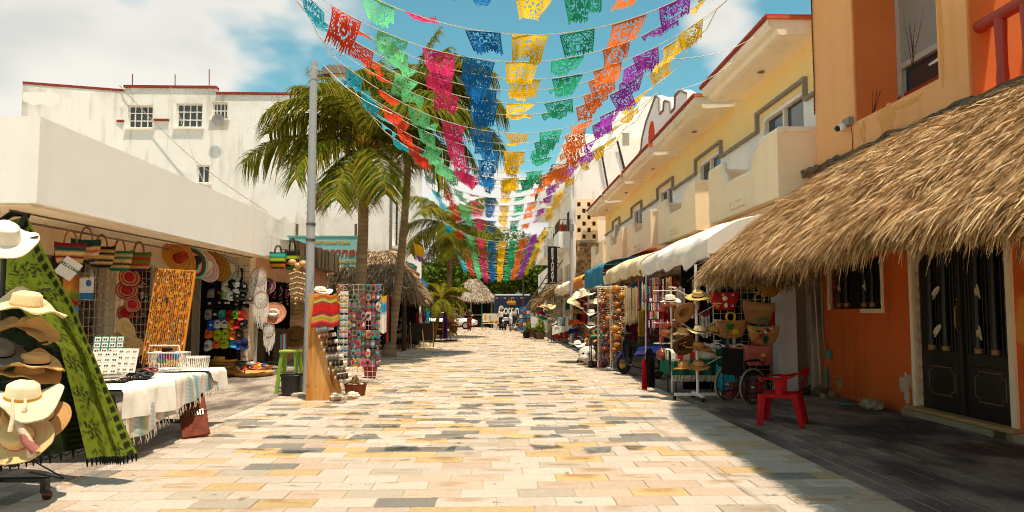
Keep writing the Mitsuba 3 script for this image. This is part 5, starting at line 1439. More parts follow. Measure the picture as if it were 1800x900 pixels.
for i, (px, Y, l) in enumerate(((297, 9.0, 'white wire basket of cloth dolls on the table'), (338, 9.2, 'low white wire basket at the far end of the table'))):
    k = thing('wire_basket', l, 'basket'); p = at(px, 655, Y); p[2] = tz + .03; w, d, h = (.42, .3, .24) if i == 0 else (.34, .3, .16)
    mb = MB(o=p)
    for x in np.linspace(-w / 2, w / 2, 13): mb.tube([[x, -d / 2, h], [x * .9, -d * .42, 0], [x * .9, d * .42, 0], [x, d / 2, h]], .004, WHITE, 5, False)
    for y in np.linspace(-d / 2, d / 2, 9): mb.tube([[-w / 2, y, h], [-w * .45, y * .85, 0], [w * .45, y * .85, 0], [w / 2, y, h]], .004, WHITE, 5, False)
    mb.tube([[-w / 2, -d / 2, h], [w / 2, -d / 2, h], [w / 2, d / 2, h], [-w / 2, d / 2, h], [-w / 2, -d / 2, h]], .009, WHITE, 6, False)
    put('wire', mb, 'paint', k)
    if i == 0:
        put('handle', MB(o=p).tube([[-w / 2, -d / 2, h], [-w / 2 + .02, -d / 2, h + .1], [w / 2 - .02, -d / 2, h + .1], [w / 2, -d / 2, h]], .009, WHITE, 6, False), 'paint', k)
        for j, (c, c2) in enumerate((('#7a4a9a', '#2f8f6d'), ('#b03a5a', '#d9b44a'), ('#3a6a9a', '#c9a08a'))):
            dl = thing('cloth_doll', ['purple and green', 'pink and yellow', 'blue and tan'][j] + ' cloth doll lying in the wire basket', 'doll'); q = p + [-.08 + j * .09, -.02, .2]
            put('body', MB(R(50, 0, 40 - j * 50), q).lathe([(0, -.1), (.06, -.1), (.05, 0), (.03, .06), (0, .06)], C(c), 12).lathe([(.062, -.1), (.055, -.04), (.05, -.03)], C(c2), 12), 'cloth', dl)
            put('head', MB(R(50, 0, 40 - j * 50), q).ball([0, 0, .09], .035, C('#a8765a'), 10).ball([0, .01, .105], .036, C('#1a1411'), 10), 'cloth', dl)

# orange display board of leather charms
k = thing('charm_board', 'tall orange board covered with little leather and bead charms, leaning by the shop front', 'display board')
M = R(-7, 3, -4); o = at(284, 642, 11.8); bw, bh = .74, 1.72
put('board', MB(M, o).box([0, 0, bh / 2], [bw, .03, bh], C('#d98a2c'), b=.004), 'cloth', k, smooth=False)
mb = MB(M, o); r = np.random.default_rng(4)
for i in range(20):
    for j in range(34):
        if r.random() < .16: continue
        x, z = -bw / 2 + .04 + i * (bw - .08) / 19 + r.normal(0, .004), .06 + j * (bh - .1) / 33 + r.normal(0, .006)
        c = C(['#6d3a1c', '#8a4a24', '#4a2a18', '#a5602c', '#7d4a2c'][r.integers(5)] if r.random() < .8 else ['#3a8a9a', '#d9d0b8', '#2f6a3a', '#9a2c24', '#c9a83a'][r.integers(5)])
        mb.box([x, -.022, z], [.018, .012, .032], c, None, None); mb.box([x, -.02, z + .02], [.005, .008, .015], c * .6)
put('charm', mb, 'paint', k, kind='stuff', smooth=False)
k = thing('easel', 'dark wooden easel propping the orange charm board', 'easel')
for s in (-.3, .3): put('leg', MB().tube([o + [s, -.02, .1], [o[0] + s, o[1] - .1, 0]], .025, C('#5a4028'), 7), 'matte', k)
put('strut', MB().tube([o + [0, .1, 1.2], [o[0], o[1] + .55, 0]], .025, C('#5a4028'), 7), 'matte', k)

# striped bags hanging under the canopy
put('bag_rail', MB().tube([[-6.75, 9.6, 2.86], [-6.72, 17.0, 2.86]], .018, C('#8d8474'), 8), 'metal', A)
ST = [['#8a1f24', '#d9b06a', '#8a1f24', '#d9b06a', '#2a4a44', '#8a1f24'], ['#1f3a3a', '#c98a4a', '#d9b88a', '#c4573a', '#d9b06a', '#1f3a3a', '#24504a'], ['#2a1c18', '#d0a86a', '#2a1c18', '#d0a86a', '#2a1c18', '#c99a5a', '#2a1c18'],
      ['#1f6a4a', '#d9b06a', '#1a1614', '#d9b06a', '#1f6a4a', '#d0a86a', '#2f7d4a'], ['#4a2a54', '#c9a05a', '#b02a2c', '#6d7a2c', '#b02a2c', '#8a6a34', '#5a6a24']]
NM = ['dark red and tan striped bag with a white paper tag, first on the canopy rail', 'black, teal and rust rainbow-striped bag, second on the canopy rail', 'black and tan striped bag, third on the canopy rail', 'green, tan and black striped bag, fourth on the canopy rail', 'purple, red and olive striped bag nearest the orange charm board']
for i, (px, py, Y) in enumerate(((122, 468, 10.4), (150, 460, 10.9), (177, 470, 11.4), (209, 476, 12.0), (243, 477, 12.6))):
    k = tote(NM[i], at(px, py, Y), .42, .36, .2, [C(x) for x in ST[i]], R(0, 0, 35 - i * 4), .72, C('#9a6238'), None, group='striped bags hanging under the canopy', hh=.22, band_wiggle=.03 if i == 1 else 0)
p = at(120, 472, 10.2)
k = thing('paper_tag', 'white handwritten card reading WELCOME hanging from the first striped bag', 'sign')
Mt = R(90, 0, 20) @ rotm('z', -35)
put('card', MB(Mt, p).box([0, 0, -.01], [.26, .3, .008], C('#e4ddcc')), 'matte', k, smooth=False)
put('lettering', MB(Mt, p).text('WELCOME', .045, C('#2a4a5a'), depth=.004, o=[0, .03, -.004]), 'matte', k, smooth=False)
k = hung('striped_cloth', 'orange, green and red striped cloth hanging left of the shop window', 'cloth', at(112, 482, 10.9), at(140, 484, 11.2), .75, [C(x) for x in ('#c9662a', '#d98a3a', '#d9a04a', '#7a9a2c', '#b02a2c', '#3a9ac0', '#c9602a')], 1.5, .02)
hung('blue_cloth', 'dark blue shirt hanging beside the first striped bag', 'shirt', at(96, 430, 10.4), at(118, 430, 10.6), .5, [C('#1f3a5a'), C('#24304a')], 2, .02, seed=4)
# poster on the window
k = thing('card_notice', 'white and blue printed notice on the shop window', 'poster'); p = at(152, 508, 11.2)
put('sheet', MB(R(0, 0, 65), p).box([0, 0, 0], [.24, .006, .36], C('#dcd9d0')).box([0, -.004, -.12], [.24, .004, .11], C('#2a6a9a')).ball([.03, -.005, .1], [.05, .003, .06], C('#3a6aa0'), 14), 'matte', k, smooth=False)
# hat fans and visors on the grey pier
VN = ['red and tan fan hat', 'red and black ringed fan hat', 'crimson and black fan hat', 'small black and red fan hat']
for i, (px, py) in enumerate(((227, 487), (223, 510), (232, 535), (220, 550))):
    hat('folded_visor', VN[i] + ' hanging on the grey pier, number %s from the top' % ['one', 'two', 'three', 'four'][i], at(px, py, 12.75), .07, .03, .2 - .02 * i, C('#b9262c'), None, R(78, 0, 62 - 20 * (i % 2)), .02, .1, .02, 'visors on the grey pier', rings=['#b9262c', '#d9b070', '#1a1614', '#b9262c', '#d9b070', '#7a1c20'])
for i, (px, py) in enumerate(((220, 578), (218, 600), (232, 612))):
    hat('straw_visor', ['upper', 'middle', 'lowest'][i] + ' plain straw visor on the grey pier', at(px, py, 12.6), .08, .05, .2, C('#d4ad72'), None, R(70, 0, 80 - 30 * i), .02, .0, .03, 'visors on the grey pier')

# sombreros under the canopy
SC = [('#a03a24', ['#d9a83a', '#a82a24', '#d9a83a', '#8a2c1c']), ('#1f2a2c', ['#1a1c1c', '#2f8a5a', '#d9d0b8', '#b02a2c']), ('#d9c8a4', ['#d9c8a4', '#b02a34', '#e6dcc4', '#8a1f2c']), ('#8a5a1c', ['#1c1815', '#c9862a', '#1c1815', '#d08a2a']), ('#c9b48a', ['#1c1a18', '#d9cdb0', '#1c1a18', '#d9cdb0'])]
SN = ['rust-red and gold', 'black, green and white', 'cream and crimson', 'black and amber', 'black and cream']
for i, (px, py, Y) in enumerate(((312, 455, 13.8), (335, 462, 14.3), (356, 470, 14.9), (377, 470, 15.5), (397, 475, 16.1))):
    hat('sombrero', SN[i] + ' embroidered sombrero hanging in the row under the canopy', at(px, py, Y), .1, .24, .36, C(SC[i][0]), C(SC[i][1][1]), R(72, 18, 60), .02, .2, .07, 'sombreros under the canopy', rings=SC[i][1], n=32)

# caps on their display
CR = thing('cap_rack', 'black wire rack holding rows of baseball caps', 'rack')
p = at(350, 612, 16.3); q = at(432, 470, 16.3)
wire_grid(CR, [p[0], 16.32, .45], q[0] - p[0] + .1, 2.25, .15, IRON, r=.005)
put('backing', MB().box([(p[0] + q[0]) / 2 - .15, 16.6, 1.5], [1.0, .05, 2.3], C('#15120f')), 'cloth', CR, smooth=False)
for s in (0, 1): put('leg', MB().tube([[p[0] + s * 1.1, 16.35, 0], [p[0] + s * 1.1, 16.35, .5]], .014, IRON, 6), 'paint', CR)
CAPS = [(376, 497, '#1a1815', '#4a4a48'), (397, 501, '#d9d2c0', '#6a6258'), (408, 499, '#1b1917', '#8a8a84'), (417, 504, '#dedad0', '#3a3a3a'), (428, 503, '#1b1918', '#9a9a94'),
        (373, 515, '#8d8a84', None), (385, 515, '#1a1716', '#b03a34'), (395, 517, '#3aa85a', '#c9b07a'), (405, 519, '#e2ded4', '#5a5a58'), (417, 519, '#3d3a2a', '#b9b4a8'), (427, 519, '#191716', '#8a8a86'), (437, 526, '#4a4238', '#a8a094'),
        (372, 532, '#191816', '#c9c4b8'), (385, 531, '#1d1a17', '#a8926a'), (395, 533, '#181615', '#c9c4b8'), (405, 533, '#181615', '#d0cbbf'), (416, 533, '#1a1816', '#7a7670'), (431, 533, '#191716', '#a8a49c'),
        (368, 550, '#8a847c', '#5a544c'), (380, 550, '#1a1816', '#d0cbbf'), (391, 552, '#3fa098', '#2a6a64'), (404, 552, '#9a1f24', '#5a1416'), (415, 552, '#7cc43a', '#3a6a1c'), (426, 552, '#dc4a3a', '#8a2a20'),
        (372, 569, '#2352a8', '#c9cdd8'), (384, 568, '#d8d4ca', '#7a7670'), (395, 568, '#c9c5bc', '#4a4a48'), (407, 568, '#d9932a', '#8a5a1c'), (418, 569, '#b01f26', '#6a1216'), (428, 569, '#24211d', '#8a867e'),
        (368, 585, '#e2702c', '#8a3a14'), (383, 586, '#a8b82c', '#5a641a'), (397, 585, '#b0c42a', '#5a641a'), (410, 586, '#e07a38', '#8a3a14'), (421, 587, '#4a3428', '#8a7464'), (367, 605, '#c9c2b4', '#7a746a'), (382, 602, '#e2703a', '#8a3a14'), (395, 602, '#a8c02c', '#5a641a'), (411, 602, '#3a8ab4', '#1f4a64'), (421, 602, '#2f5aa8', '#16284a'), (429, 602, '#24305a', '#101828')]
CN = {'#1a': 'black', '#1b': 'black', '#18': 'black', '#19': 'black', '#1d': 'black'}
rowname = ['top', 'second', 'third', 'fourth', 'fifth', 'sixth', 'bottom']; rstart = [0, 5, 12, 18, 24, 30, 35]
CCN = 'black,cream,black,white,black,grey,black,green,white,olive,black,brown,black,black,black,black,black,black,grey patterned,black,turquoise,dark red,lime green,coral red,royal blue,white,pale grey,amber,red,charcoal,orange,yellow-green,lime,light orange,brown,stone,orange,lime,sky blue,blue,navy'.split(',')
for i, (px, py, c, lg) in enumerate(CAPS):
    rw = max(j for j in range(7) if rstart[j] <= i)
    cap(f'{CCN[i]} baseball cap in the {rowname[rw]} row of the cap rack, {ORD[i - rstart[rw]]} from the left', at(px, py, 16.05), C(c), R(0, 32 + rh.uniform(-10, 14), -80 + rh.uniform(-14, 30)), C(lg) if lg else None, C(lg) * .8 if lg and i in (7, 20, 22) else None, 1.12)

# dreamcatchers and lace
def dreamcatcher(label, o, r, col, fl, rz=20, seed=0):
    k = thing('dreamcatcher', label, 'dreamcatcher', 'dreamcatchers by the cap rack'); M = R(0, 0, rz); rr = np.random.default_rng(seed)
    put('hoop', MB(M, o).tube([[r * math.cos(a), 0, r * 1.25 * math.sin(a)] for a in np.linspace(0, 2 * PI, 33)], .013, C('#a87a5a'), 7, False), 'matte', k)
    mb = MB(M, o)
    for q in np.linspace(.12, .96, 8): mb.tube([[r * q * math.cos(a) * (1 + .05 * math.cos(a * 12)), .0, r * 1.25 * q * math.sin(a) * (1 + .05 * math.cos(a * 12))] for a in np.linspace(0, 2 * PI, 61)], .006 + .004 * (q < .4), col, 5, False)
    for a in np.arange(0, 2 * PI, PI / 12): mb.tube([[r * .1 * math.cos(a), .004, r * .12 * math.sin(a)], [r * math.cos(a), .004, r * 1.25 * math.sin(a)]], .004, col, 4, False)
    put('web', mb, 'cloth', k, kind='stuff')
    mb = MB(M, o)
    for i in range(46):
        a = PI + PI * (i + .5) / 46; x, z = r * math.cos(a), r * 1.25 * math.sin(a); L = fl * rr.uniform(.7, 1.05) * (1 - .35 * abs(math.cos(a)))
        mb.tube([[x, rr.normal(0, .006), z], [x * .98 + rr.normal(0, .01), 0, z - L * .5], [x * .9 + rr.normal(0, .02), 0, z - L]], [.008, .008, .004], np.asarray(col) * rr.uniform(.85, 1.05), 4, False)
    put('fringe', mb, 'cloth', k, kind='stuff')


dreamcatcher('large round white crochet dreamcatcher, highest beside the caps', at(455, 487, 17.0), .19, C('#e6dfd0'), .7, seed=1)
dreamcatcher('white fringed dreamcatcher with brown hoop, below the highest one', at(459, 527, 16.9), .17, C('#ebe5d8'), .62, seed=2)
dreamcatcher('lowest dreamcatcher with long white fringe at knee height', at(473, 580, 16.8), .15, C('#f0ebe0'), .45, -10, seed=3)
k = thing('white_display_post', 'white post carrying the dreamcatchers', 'post'); put('post', MB().box([at(449, 600, 17.1)[0], 17.1, 1.1], [.07, .07, 2.2], C('#cfc6b2')), 'paint', k, smooth=False)
# hats and shirts in the pink shop opening
hat('wall_hat', 'purple hat with flowered brim hanging at the pink shop', at(466, 502, 18.2), .12, .13, .24, C('#5a2a6a'), C('#c9a02c'), R(75, 10, 30), .02, .2, .04, 'hats on the pink shop', rings=['#5a2a6a', '#c9a02c', '#2f7d4a', '#5a2a6a', '#8a2a6a'])
hat('wall_hat', 'white-crowned hat with salmon brim hanging at the pink shop', at(481, 551, 18.0), .12, .14, .3, C('#eae2d2'), C('#b0583a'), R(78, 0, 10), .02, .3, .05, 'hats on the pink shop', rings=['#b0583a', '#d99a74', '#c9785a', '#e0b494', '#c9785a', '#d9a888'])
hat('wall_hat', 'tan cowboy hat on the pink pier, upper of two', at(520, 546, 20.6), .12, .13, .3, C('#c9a064'), C('#5a4028'), R(80, 0, 5), .05, .4, .05, 'hats on the pink shop')
hat('wall_hat', 'brown straw hat on the pink pier, lower of two', at(520, 592, 20.6), .13, .12, .34, C('#a8763e'), C('#2a1c12'), R(80, 0, -5), .03, .3, .03, 'hats on the pink shop')
for i, (px, py) in enumerate(((452, 497), (464, 498), (476, 496), (488, 496), (499, 497))):
    k = hung('black_blouse', ['first', 'second', 'third', 'fourth', 'fifth'][i] + ' black embroidered blouse from the left in the pink shop opening', 'blouse', at(px, py, 18.6 + i * .2), at(px + 12, py, 18.7 + i * .2), 1.35, [C('#12100f')], 2, .03, group='black blouses in the pink shop', seed=i)
    mb = MB(); r = np.random.default_rng(i)
    for j in range(26):
        pp = at(px + 3 + 6 * r.random(), py + 5 + 34 * r.random(), 18.5 + i * .2); mb.ball(pp - [0, .03, 0], [.02, .012, .025], C(r.choice(['#b02a3a', '#d9a02c', '#2f8a5a', '#2f6ab0', '#c94a8a'])), 6)
    put('embroidery', mb, 'cloth', k, kind='stuff')
hung('red_cloth', 'narrow red cloth beside the dreamcatchers', 'cloth', at(446, 570, 17.3), at(452, 570, 17.3), .6, [C('#a02024')], 1, .02)
hung('pattern_skirt', 'blue and multicolour striped trousers low in the pink shop opening', 'trousers', at(493, 588, 18.4), at(504, 588, 18.4), .55, [C(x) for x in ('#2f8aa8', '#8a2f3a', '#2f5a9a', '#c9a83a', '#2f8aa8', '#6a2f5a')], 1, .02, vert=True)
# bags and gourds hanging from the pink shop's edge
tote('black, lime and orange striped bag hanging from the parapet', at(488, 472, 17.2), .42, .42, .2, [C(x) for x in ('#1a1714', '#e08a2c', '#e08a2c', '#1a1714', '#1a1714', '#a8b82c', '#a8b82c', '#1a1714', '#2fa88a', '#2fa88a', '#1a1714')], R(0, 0, 0), .85, BLACK, None, group='bags hung from the parapet', hh=.2)
tote('black and green striped bag behind the gourd cluster', at(513, 474, 17.4), .38, .5, .2, [C(x) for x in ('#2f7d4a', '#1a1714', '#c9442c', '#1a1714', '#a8b82c', '#1a1714', '#1a1714')], R(0, 0, 0), .8, BLACK, None, group='bags hung from the parapet', hh=.35)
k = thing('gourd_cluster', 'bunch of little tan gourds and shells strung below the bags near the lamp post', 'wind chime')
mb = MB(); r = np.random.default_rng(8)
for i, (px, py, s) in enumerate(((514, 461, .1), (524, 467, .09), (533, 464, .11), (520, 475, .07), (538, 470, .06))):
    put('large_gourd', MB().ball(at(px, py, 16.6), [s, s, s * .85], C('#d9a868') * r.uniform(.85, 1.1), 14), 'paint', k)
for i in range(9):
    px = 510 + i * 3.2; py0 = 478 + abs(i - 4) * 1.0
    for j in range(int(r.integers(8, 14))):
        mb.ball(at(px + r.normal(0, .8), py0 + j * 4.6, 16.55 + .04 * (j % 2)), [.03, .03, .026], C('#e0c08a') * r.uniform(.7, 1.12), 8)
    mb.tube([at(px, py0 - 12, 16.6), at(px, py0 + 50, 16.6)], .004, C('#5a4630'), 4, False)
put('strung_gourd', mb, 'paint', k, kind='stuff')
put('cord', MB().tube([at(523, 462, 16.6), at(522, 440, 16.8), [at(522, 440, 16.8)[0] - .6, 17.3, 3.2]], .008, C('#3a2c20'), 5), 'matte', k)
# sombreros and baskets on the pavement
for i in range(5):
    hat('stacked_sombrero', ['lowest', 'second', 'third', 'fourth', 'topmost'][i] + ' black and cream braided sombrero of the stack on the pavement', (-6.62 + .02 * math.sin(i * 2), 15.95, .05 + i * .06), .13, .2 if i == 4 else .1, .38, C('#a8814a') if i < 4 else C('#c9963e'), None, R(3, 2, i * 40), .01, .1, .12, 'sombreros stacked on the pavement', rings=['#2a201a', '#d9c8a8', '#2a201a', '#b9a27a', '#1f1815', '#d9cdb4'])
k = thing('pavement_mat', 'flat tan woven tray under the bright trinkets', 'tray'); put('tray', MB().lathe([(0, .03), (.42, .03), (.5, .1), (.52, .1), (.44, .01), (0, .01)], C('#c99a58'), 28, None, (-5.92, 16.3, 0)), 'cloth', k)
for i in range(14):
    a = i * 2.4; rr_ = .1 + .022 * i
    hat('small_sombrero', f'{["red", "blue", "white", "orange", "green", "yellow", "tan"][i % 7]} miniature sombrero in the tray, {ORD[i]} from its middle', (-5.92 + rr_ * math.cos(a), 16.3 + rr_ * math.sin(a) * .8, .12 + (.1 if i < 5 else .03) + .02 * (i % 3)), .05, .09, .13, C(['#c93a2c', '#2a6ab0', '#e0d6c0', '#d9782c', '#2f8a5a', '#d9b02c', '#d0a468'][i % 7]), C('#e6dcc4'), R(rh.uniform(-20, 20), rh.uniform(-20, 20), 0), .005, .1, .03, 'miniature sombreros in the tray', rings=[['#c93a2c', '#e0d6c0', '#2a6ab0', '#d9b02c'], ['#2a6ab0', '#e0d6c0', '#c93a2c', '#1f1a18'], ['#e0d6c0', '#1f1a18', '#c93a2c', '#2f8a5a']][i % 3], n=18)

# green stool, bin, plank display, serape
k = thing('green_stool', 'lime-green wooden bar stool by the lamp post', 'stool'); sx, sy = -3.98, 12.95; LG = C('#7ca01c')
put('seat', MB().box([sx, sy, .80], [.36, .36, .045], C('#94a824'), b=.012), 'paint', k, smooth=False)
for a in (-1, 1):
    for b in (-1, 1):
        q0_, q1_ = np.array([sx + a * .2, sy + b * .19, 0]), np.array([sx + a * .13, sy + b * .12, .78]); put('leg', MB(frame(q1_ - q0_), q0_).box([0, 0, .39], [.06, .05, .79], LG), 'paint', k, smooth=False)
for a in (-1, 1): put('rung', MB().box([sx, sy + a * .165, .25], [.34, .03, .05], LG), 'paint', k, smooth=False)
k = thing('black_bin', 'black plastic bin in front of the green stool', 'bin')
mb = MB(o=(-3.82, 12.55, 0)); P = [(.15, 0), (.17, .02), (.195, .36), (.21, .365), (.21, .39), (.185, .39), (.165, .05), (0, .04)]
mb.lathe(P, C('#1c1b19'), 24, sq=lambda th, r, z: (r / np.maximum(np.abs(np.cos(th)), np.abs(np.sin(th))) * .82 ** (np.abs(np.sin(2 * th)) ** 6), z)); put('body', mb, 'paint', k)
k = thing('plank_display', 'pale wooden board with cut-away foot holding rolled bracelets, by the lamp post', 'display board')
o = at(573, 705, 11.85); o[2] = 0
g = sg.Polygon([(-.34, 0), (.22, 0), (.02, .55), (.0, 1.9), (-.31, 1.9), (-.34, .6)])
M = R(90, 0, 6) ; m = trimesh.creation.extrude_polygon(g, .05, engine='earcut'); m.apply_transform(np.block([[M, np.asarray(o)[:, None]], [np.zeros((1, 3)), 1]]))
plain('board', m, 'pale_wood', k)
g = sg.Polygon([(.12, 0), (.34, 0), (.26, .3), (.12, .6), (.05, .6)]); m = trimesh.creation.extrude_polygon(g, .05, engine='earcut'); m.apply_transform(np.block([[R(90, 0, -28), (np.asarray(o) + [.02, .1, 0])[:, None]], [np.zeros((1, 3)), 1]]))
plain('rear_board', m, 'pale_wood', k)
RL = ['#8a8a94', '#7a4a3a', '#5a3a1c', '#3a2a20', '#8a8070', '#3a281c', '#6a6048', '#4a3020']
for i in range(8):
    px, py = 561 + i * 4.4 + (2 if i > 4 else 0), 579 + i * 12.0
    b = thing('bracelet_roll', f'roll of woven bracelets on a white tube, {ORD[i]} from the top of the plank display', 'bracelets', 'bracelet rolls on the plank display')
    p = at(px, py, 11.75); d = np.array([.23, .0, .025 + .01 * math.sin(i)]); d2 = d / np.linalg.norm(d); Mf = frame(d2)
    put('tube', MB(Mf, p - d2 * .05).lathe([(.022, 0), (.034, 0), (.034, .3), (.022, .3), (.022, 0)], C('#ddd3bd'), 14), 'matte', b)
    pr, cl = [], []
    for j in range(19): pr.append((.048 + .005 * (j % 2), .03 + j * .011)); cl.append(C(RL[i]) * (1.25 if j % 3 == 0 else .7) + (C('#c9c0a8') * .35 if j % 6 == 1 else 0))
    put('wrap', MB(Mf, p - d2 * .05).lathe([(.034, .028)] + pr + [(.034, .24)], C(RL[i]), 14, cols=[cl[0]] + cl + [cl[-1]]), 'cloth', b)
SR = [C(x) for x in ('#d9922c', '#c9442c', '#8a8a3a', '#d9b84a', '#7a4a5a', '#c92a24', '#c92a24', '#c92a24', '#c92a24', '#b8241f', '#7a3a4a', '#d9a03a', '#8aa03a', '#d98a4a', '#c9344a', '#9a2a24')]
hung('striped_serape', 'red serape with orange and olive stripes over the top of the plank display', 'blanket', at(553, 518, 11.7), at(592, 517, 11.65), .56, SR, 1.2, .02, rows=32, taper=1.25, seed=3)
hung('striped_serape', 'rear flap of the red striped serape', 'blanket', at(575, 517, 11.8), at(598, 522, 12.1), .45, SR, 1, .02, rows=30, taper=1.1, seed=5)
hat('vendor_hat', 'small white hat with red motif behind the red serape', at(563, 512, 13.2), .1, .09, .22, C('#e2d9c4'), C('#b0443a'), R(10, 8, 0), .02, .3, .02)
# sunglasses strip
k = thing('sunglasses_stand', 'narrow white stand of sunglasses beside the charm rack', 'sunglasses display'); p = at(603, 640, 13.2); q = at(603, 516, 13.2)
put('panel', MB().box([(p[0] + q[0]) / 2, 13.25, (p[2] + q[2]) / 2 - .1], [.16, .02, q[2] - p[2] + .3], C('#e6dfd0')), 'matte', k, smooth=False)
put('foot', MB().box([p[0], 13.3, .03], [.4, .3, .05], C('#b8b0a0')).box([p[0], 13.3, .3], [.05, .05, .6], C('#b8b0a0')), 'paint', k, smooth=False)
GC = ['#c9922c', '#d9a83a', '#c98a2a', '#3a2418', '#2fa89a', '#a8a02c', '#d9742c', '#1c1a18', '#1c1a18', '#2a8ad0', '#3a2a20', '#c98a3a']
for i in range(12):
    z = q[2] - .04 - i * (q[2] - p[2]) / 11.5; g_ = key('sunglasses', k)
    mb = MB()
    for s in (-1, 1): mb.ball([p[0] + s * .045, 13.215, z], [.036, .012, .026], C(GC[i]), 10)
    mb.tube([[p[0] - .09, 13.22, z + .012], [p[0], 13.205, z + .014], [p[0] + .09, 13.22, z + .012]], .005, C('#2a1c12'), 5)
    entry(g_, mb, 'gloss')
# wire rack of magnets and charms
k = thing('souvenir_rack', 'white wire rack hung with rows of bright painted souvenir charms', 'display rack')
p = at(592, 664, 14.6); q = at(672, 500, 14.6); rw, rh_ = q[0] - p[0], q[2] - .02
wire_grid(k, [p[0], 14.6, .03], rw, rh_, .112, C('#e2ddd0'), R(0, 0, 0), .005)
for s in (0, 1): put('foot', MB().tube([[p[0] + s * rw, 14.35, .02], [p[0] + s * rw, 14.95, .02]], .012, C('#d8d2c4'), 6), 'paint', k)
PAL = ['#b02a2c', '#d9542c', '#2f8ab0', '#d9a02c', '#3fa89a', '#7a2a54', '#2a3a5a', '#d97a8a', '#4a2a1c', '#e0d6c0', '#5a8a3a', '#c93a4a', '#2a2622']
PN = ['red', 'orange', 'blue', 'yellow', 'turquoise', 'plum', 'navy', 'pink', 'brown', 'cream', 'green', 'crimson', 'black']
r = np.random.default_rng(14)
for j in range(9):
    for i in range(9):
        if (i + j * 3) % 13 == 5 or (j == 0 and i in (1, 3, 4)): continue
        x, z = p[0] + rw * (.05 + i * .108), rh_ - .06 - j * .205
        a_, b_ = r.integers(0, len(PAL), 2); ch = key('souvenir_charm', k); mb = MB()
        if r.random() < .6: mb.lathe([(0, .012), (.058, .012), (.072, .004), (.072, 0)], C(PAL[a_]) * .8 + .06, 14, R(90, 0, 0) @ np.diag([1 * .8, 1.35, 1]), (x, 14.58, z))
        else: mb.box([x, 14.585, z], [.105, .02, .18], C(PAL[a_]) * .8 + .06, b=.006)
        for t in range(5): mb.ball([x + r.normal(0, .02), 14.57, z + r.normal(0, .035)], [.014 + .01 * r.random(), .006, .014 + .012 * r.random()], C(PAL[r.integers(0, len(PAL))]), 6)
        mb.ball([x, 14.565, z], [.034, .006, .04], C(PAL[b_]), 8); mb.box([x, 14.58, z + .11], [.014, .01, .04], C(PAL[(a_ + 4) % 13]))
        entry(ch, mb, 'gloss')
hung('blue_shirt', 'turquoise and white T-shirt hanging behind the charm rack', 'shirt', at(664, 520, 15.2), at(680, 520, 15.2), .85, [C('#d9b02c'), C('#2a9ac0'), C('#2a9ac0'), C('#e6e0d2'), C('#e6e0d2'), C('#e6e0d2')], 1.5, .02, seed=6)
hung('black_shirt', 'black and red clothes behind the charm rack', 'shirt', at(676, 520, 15.6), at(688, 520, 15.6), 1.1, [C('#1a1614'), C('#8a1f24'), C('#1a1614')], 1.5, .02, vert=True, seed=7)
k = thing('red_bucket', 'red bucket on the paving behind the charm rack', 'bucket'); put('body', MB().lathe([(0, 0), (.13, 0), (.17, .28), (.18, .29), (.165, .28), (.12, .02), (0, .02)], C('#9a1f24'), 20, None, (-2.95, 15.7, 0)), 'paint', k)
k = thing('shell_basket', 'brown wicker basket of shells and driftwood on the paving', 'basket'); bo = np.array([-2.62, 12.5, 0])
pr = [(0, .01), (.165, 0)]; cl = [C('#7a4426')] * 2
for j in range(11): pr.append((.17 + .035 * j / 10 + .006 * (j % 2), .01 + j * .019)); cl.append(C('#8a4e2a') * (1.1 if j % 2 else .75))
pr += [(.215, .215), (.2, .22), (.18, .15), (0, .13)]; cl += [C('#6a3a20')] * 4
put('wicker', MB(o=bo).lathe(pr, C('#8a4e2a'), 28, cols=cl), 'cloth', k)
for i in range(9):
    a = i * 2.4; mb = MB()
    if i % 2: mb.tube([bo + [.13 * math.cos(a), .13 * math.sin(a), .17], bo + [.05 * math.cos(a + 1), .06 * math.sin(a), .3 + .02 * i % .1], bo + [-.12 * math.cos(a), .1 * math.sin(a + 1), .24]], [.02, .035, .02], C('#b08a5a') * rh.uniform(.8, 1.1), 8)
    else: mb.ball(bo + [.1 * math.cos(a), .1 * math.sin(a), .19], [.06, .05, .04], C('#e0cdb0'), 10)
    kk = put('shell' if i % 2 == 0 else 'driftwood', mb, 'cloth'); tag(kk, (f'pale shell in the wicker basket, {ORD[i // 2]} one' if i % 2 == 0 else f'piece of driftwood in the wicker basket, {ORD[i // 2]} one'), 'shell' if i % 2 == 0 else 'driftwood', 'contents of the wicker basket')
for i, (px, py, s) in enumerate(((592, 706, .15), (619, 702, .13))):
    k = thing('conch_shell', ['larger white spiny conch shell beside the plank display', 'smaller white conch shell with tan lip before the wicker basket'][i], 'shell'); o = at(px, py, 11.8 + .2 * i); o[2] = .005
    th, ph = np.meshgrid(np.linspace(0.02, PI - .02, 22), np.linspace(0, 2 * PI, 37), indexing='ij')
    rad = s * (.62 + .16 * np.maximum(0, np.sin(ph * 7 + th * 5)) ** 3 * np.sin(th) + .10 * np.sin(ph * 3 + 1) + .08 * np.sin(th * 9))
    P = np.stack([rad * np.sin(th) * np.cos(ph) * 1.25, rad * np.sin(th) * np.sin(ph) * .8, rad * np.cos(th) * .75 + s * .45], -1)
    P[..., 2] = np.maximum(P[..., 2], 0)
    put('shell', MB(o=o).sheet(P, C('#ebe0c8')), 'matte', k)
    put('lip', MB(o=o).ball([.02, -s * .45, s * .25], [s * .4, s * .12, s * .2], C('#c98a5a'), 12), 'gloss', k)
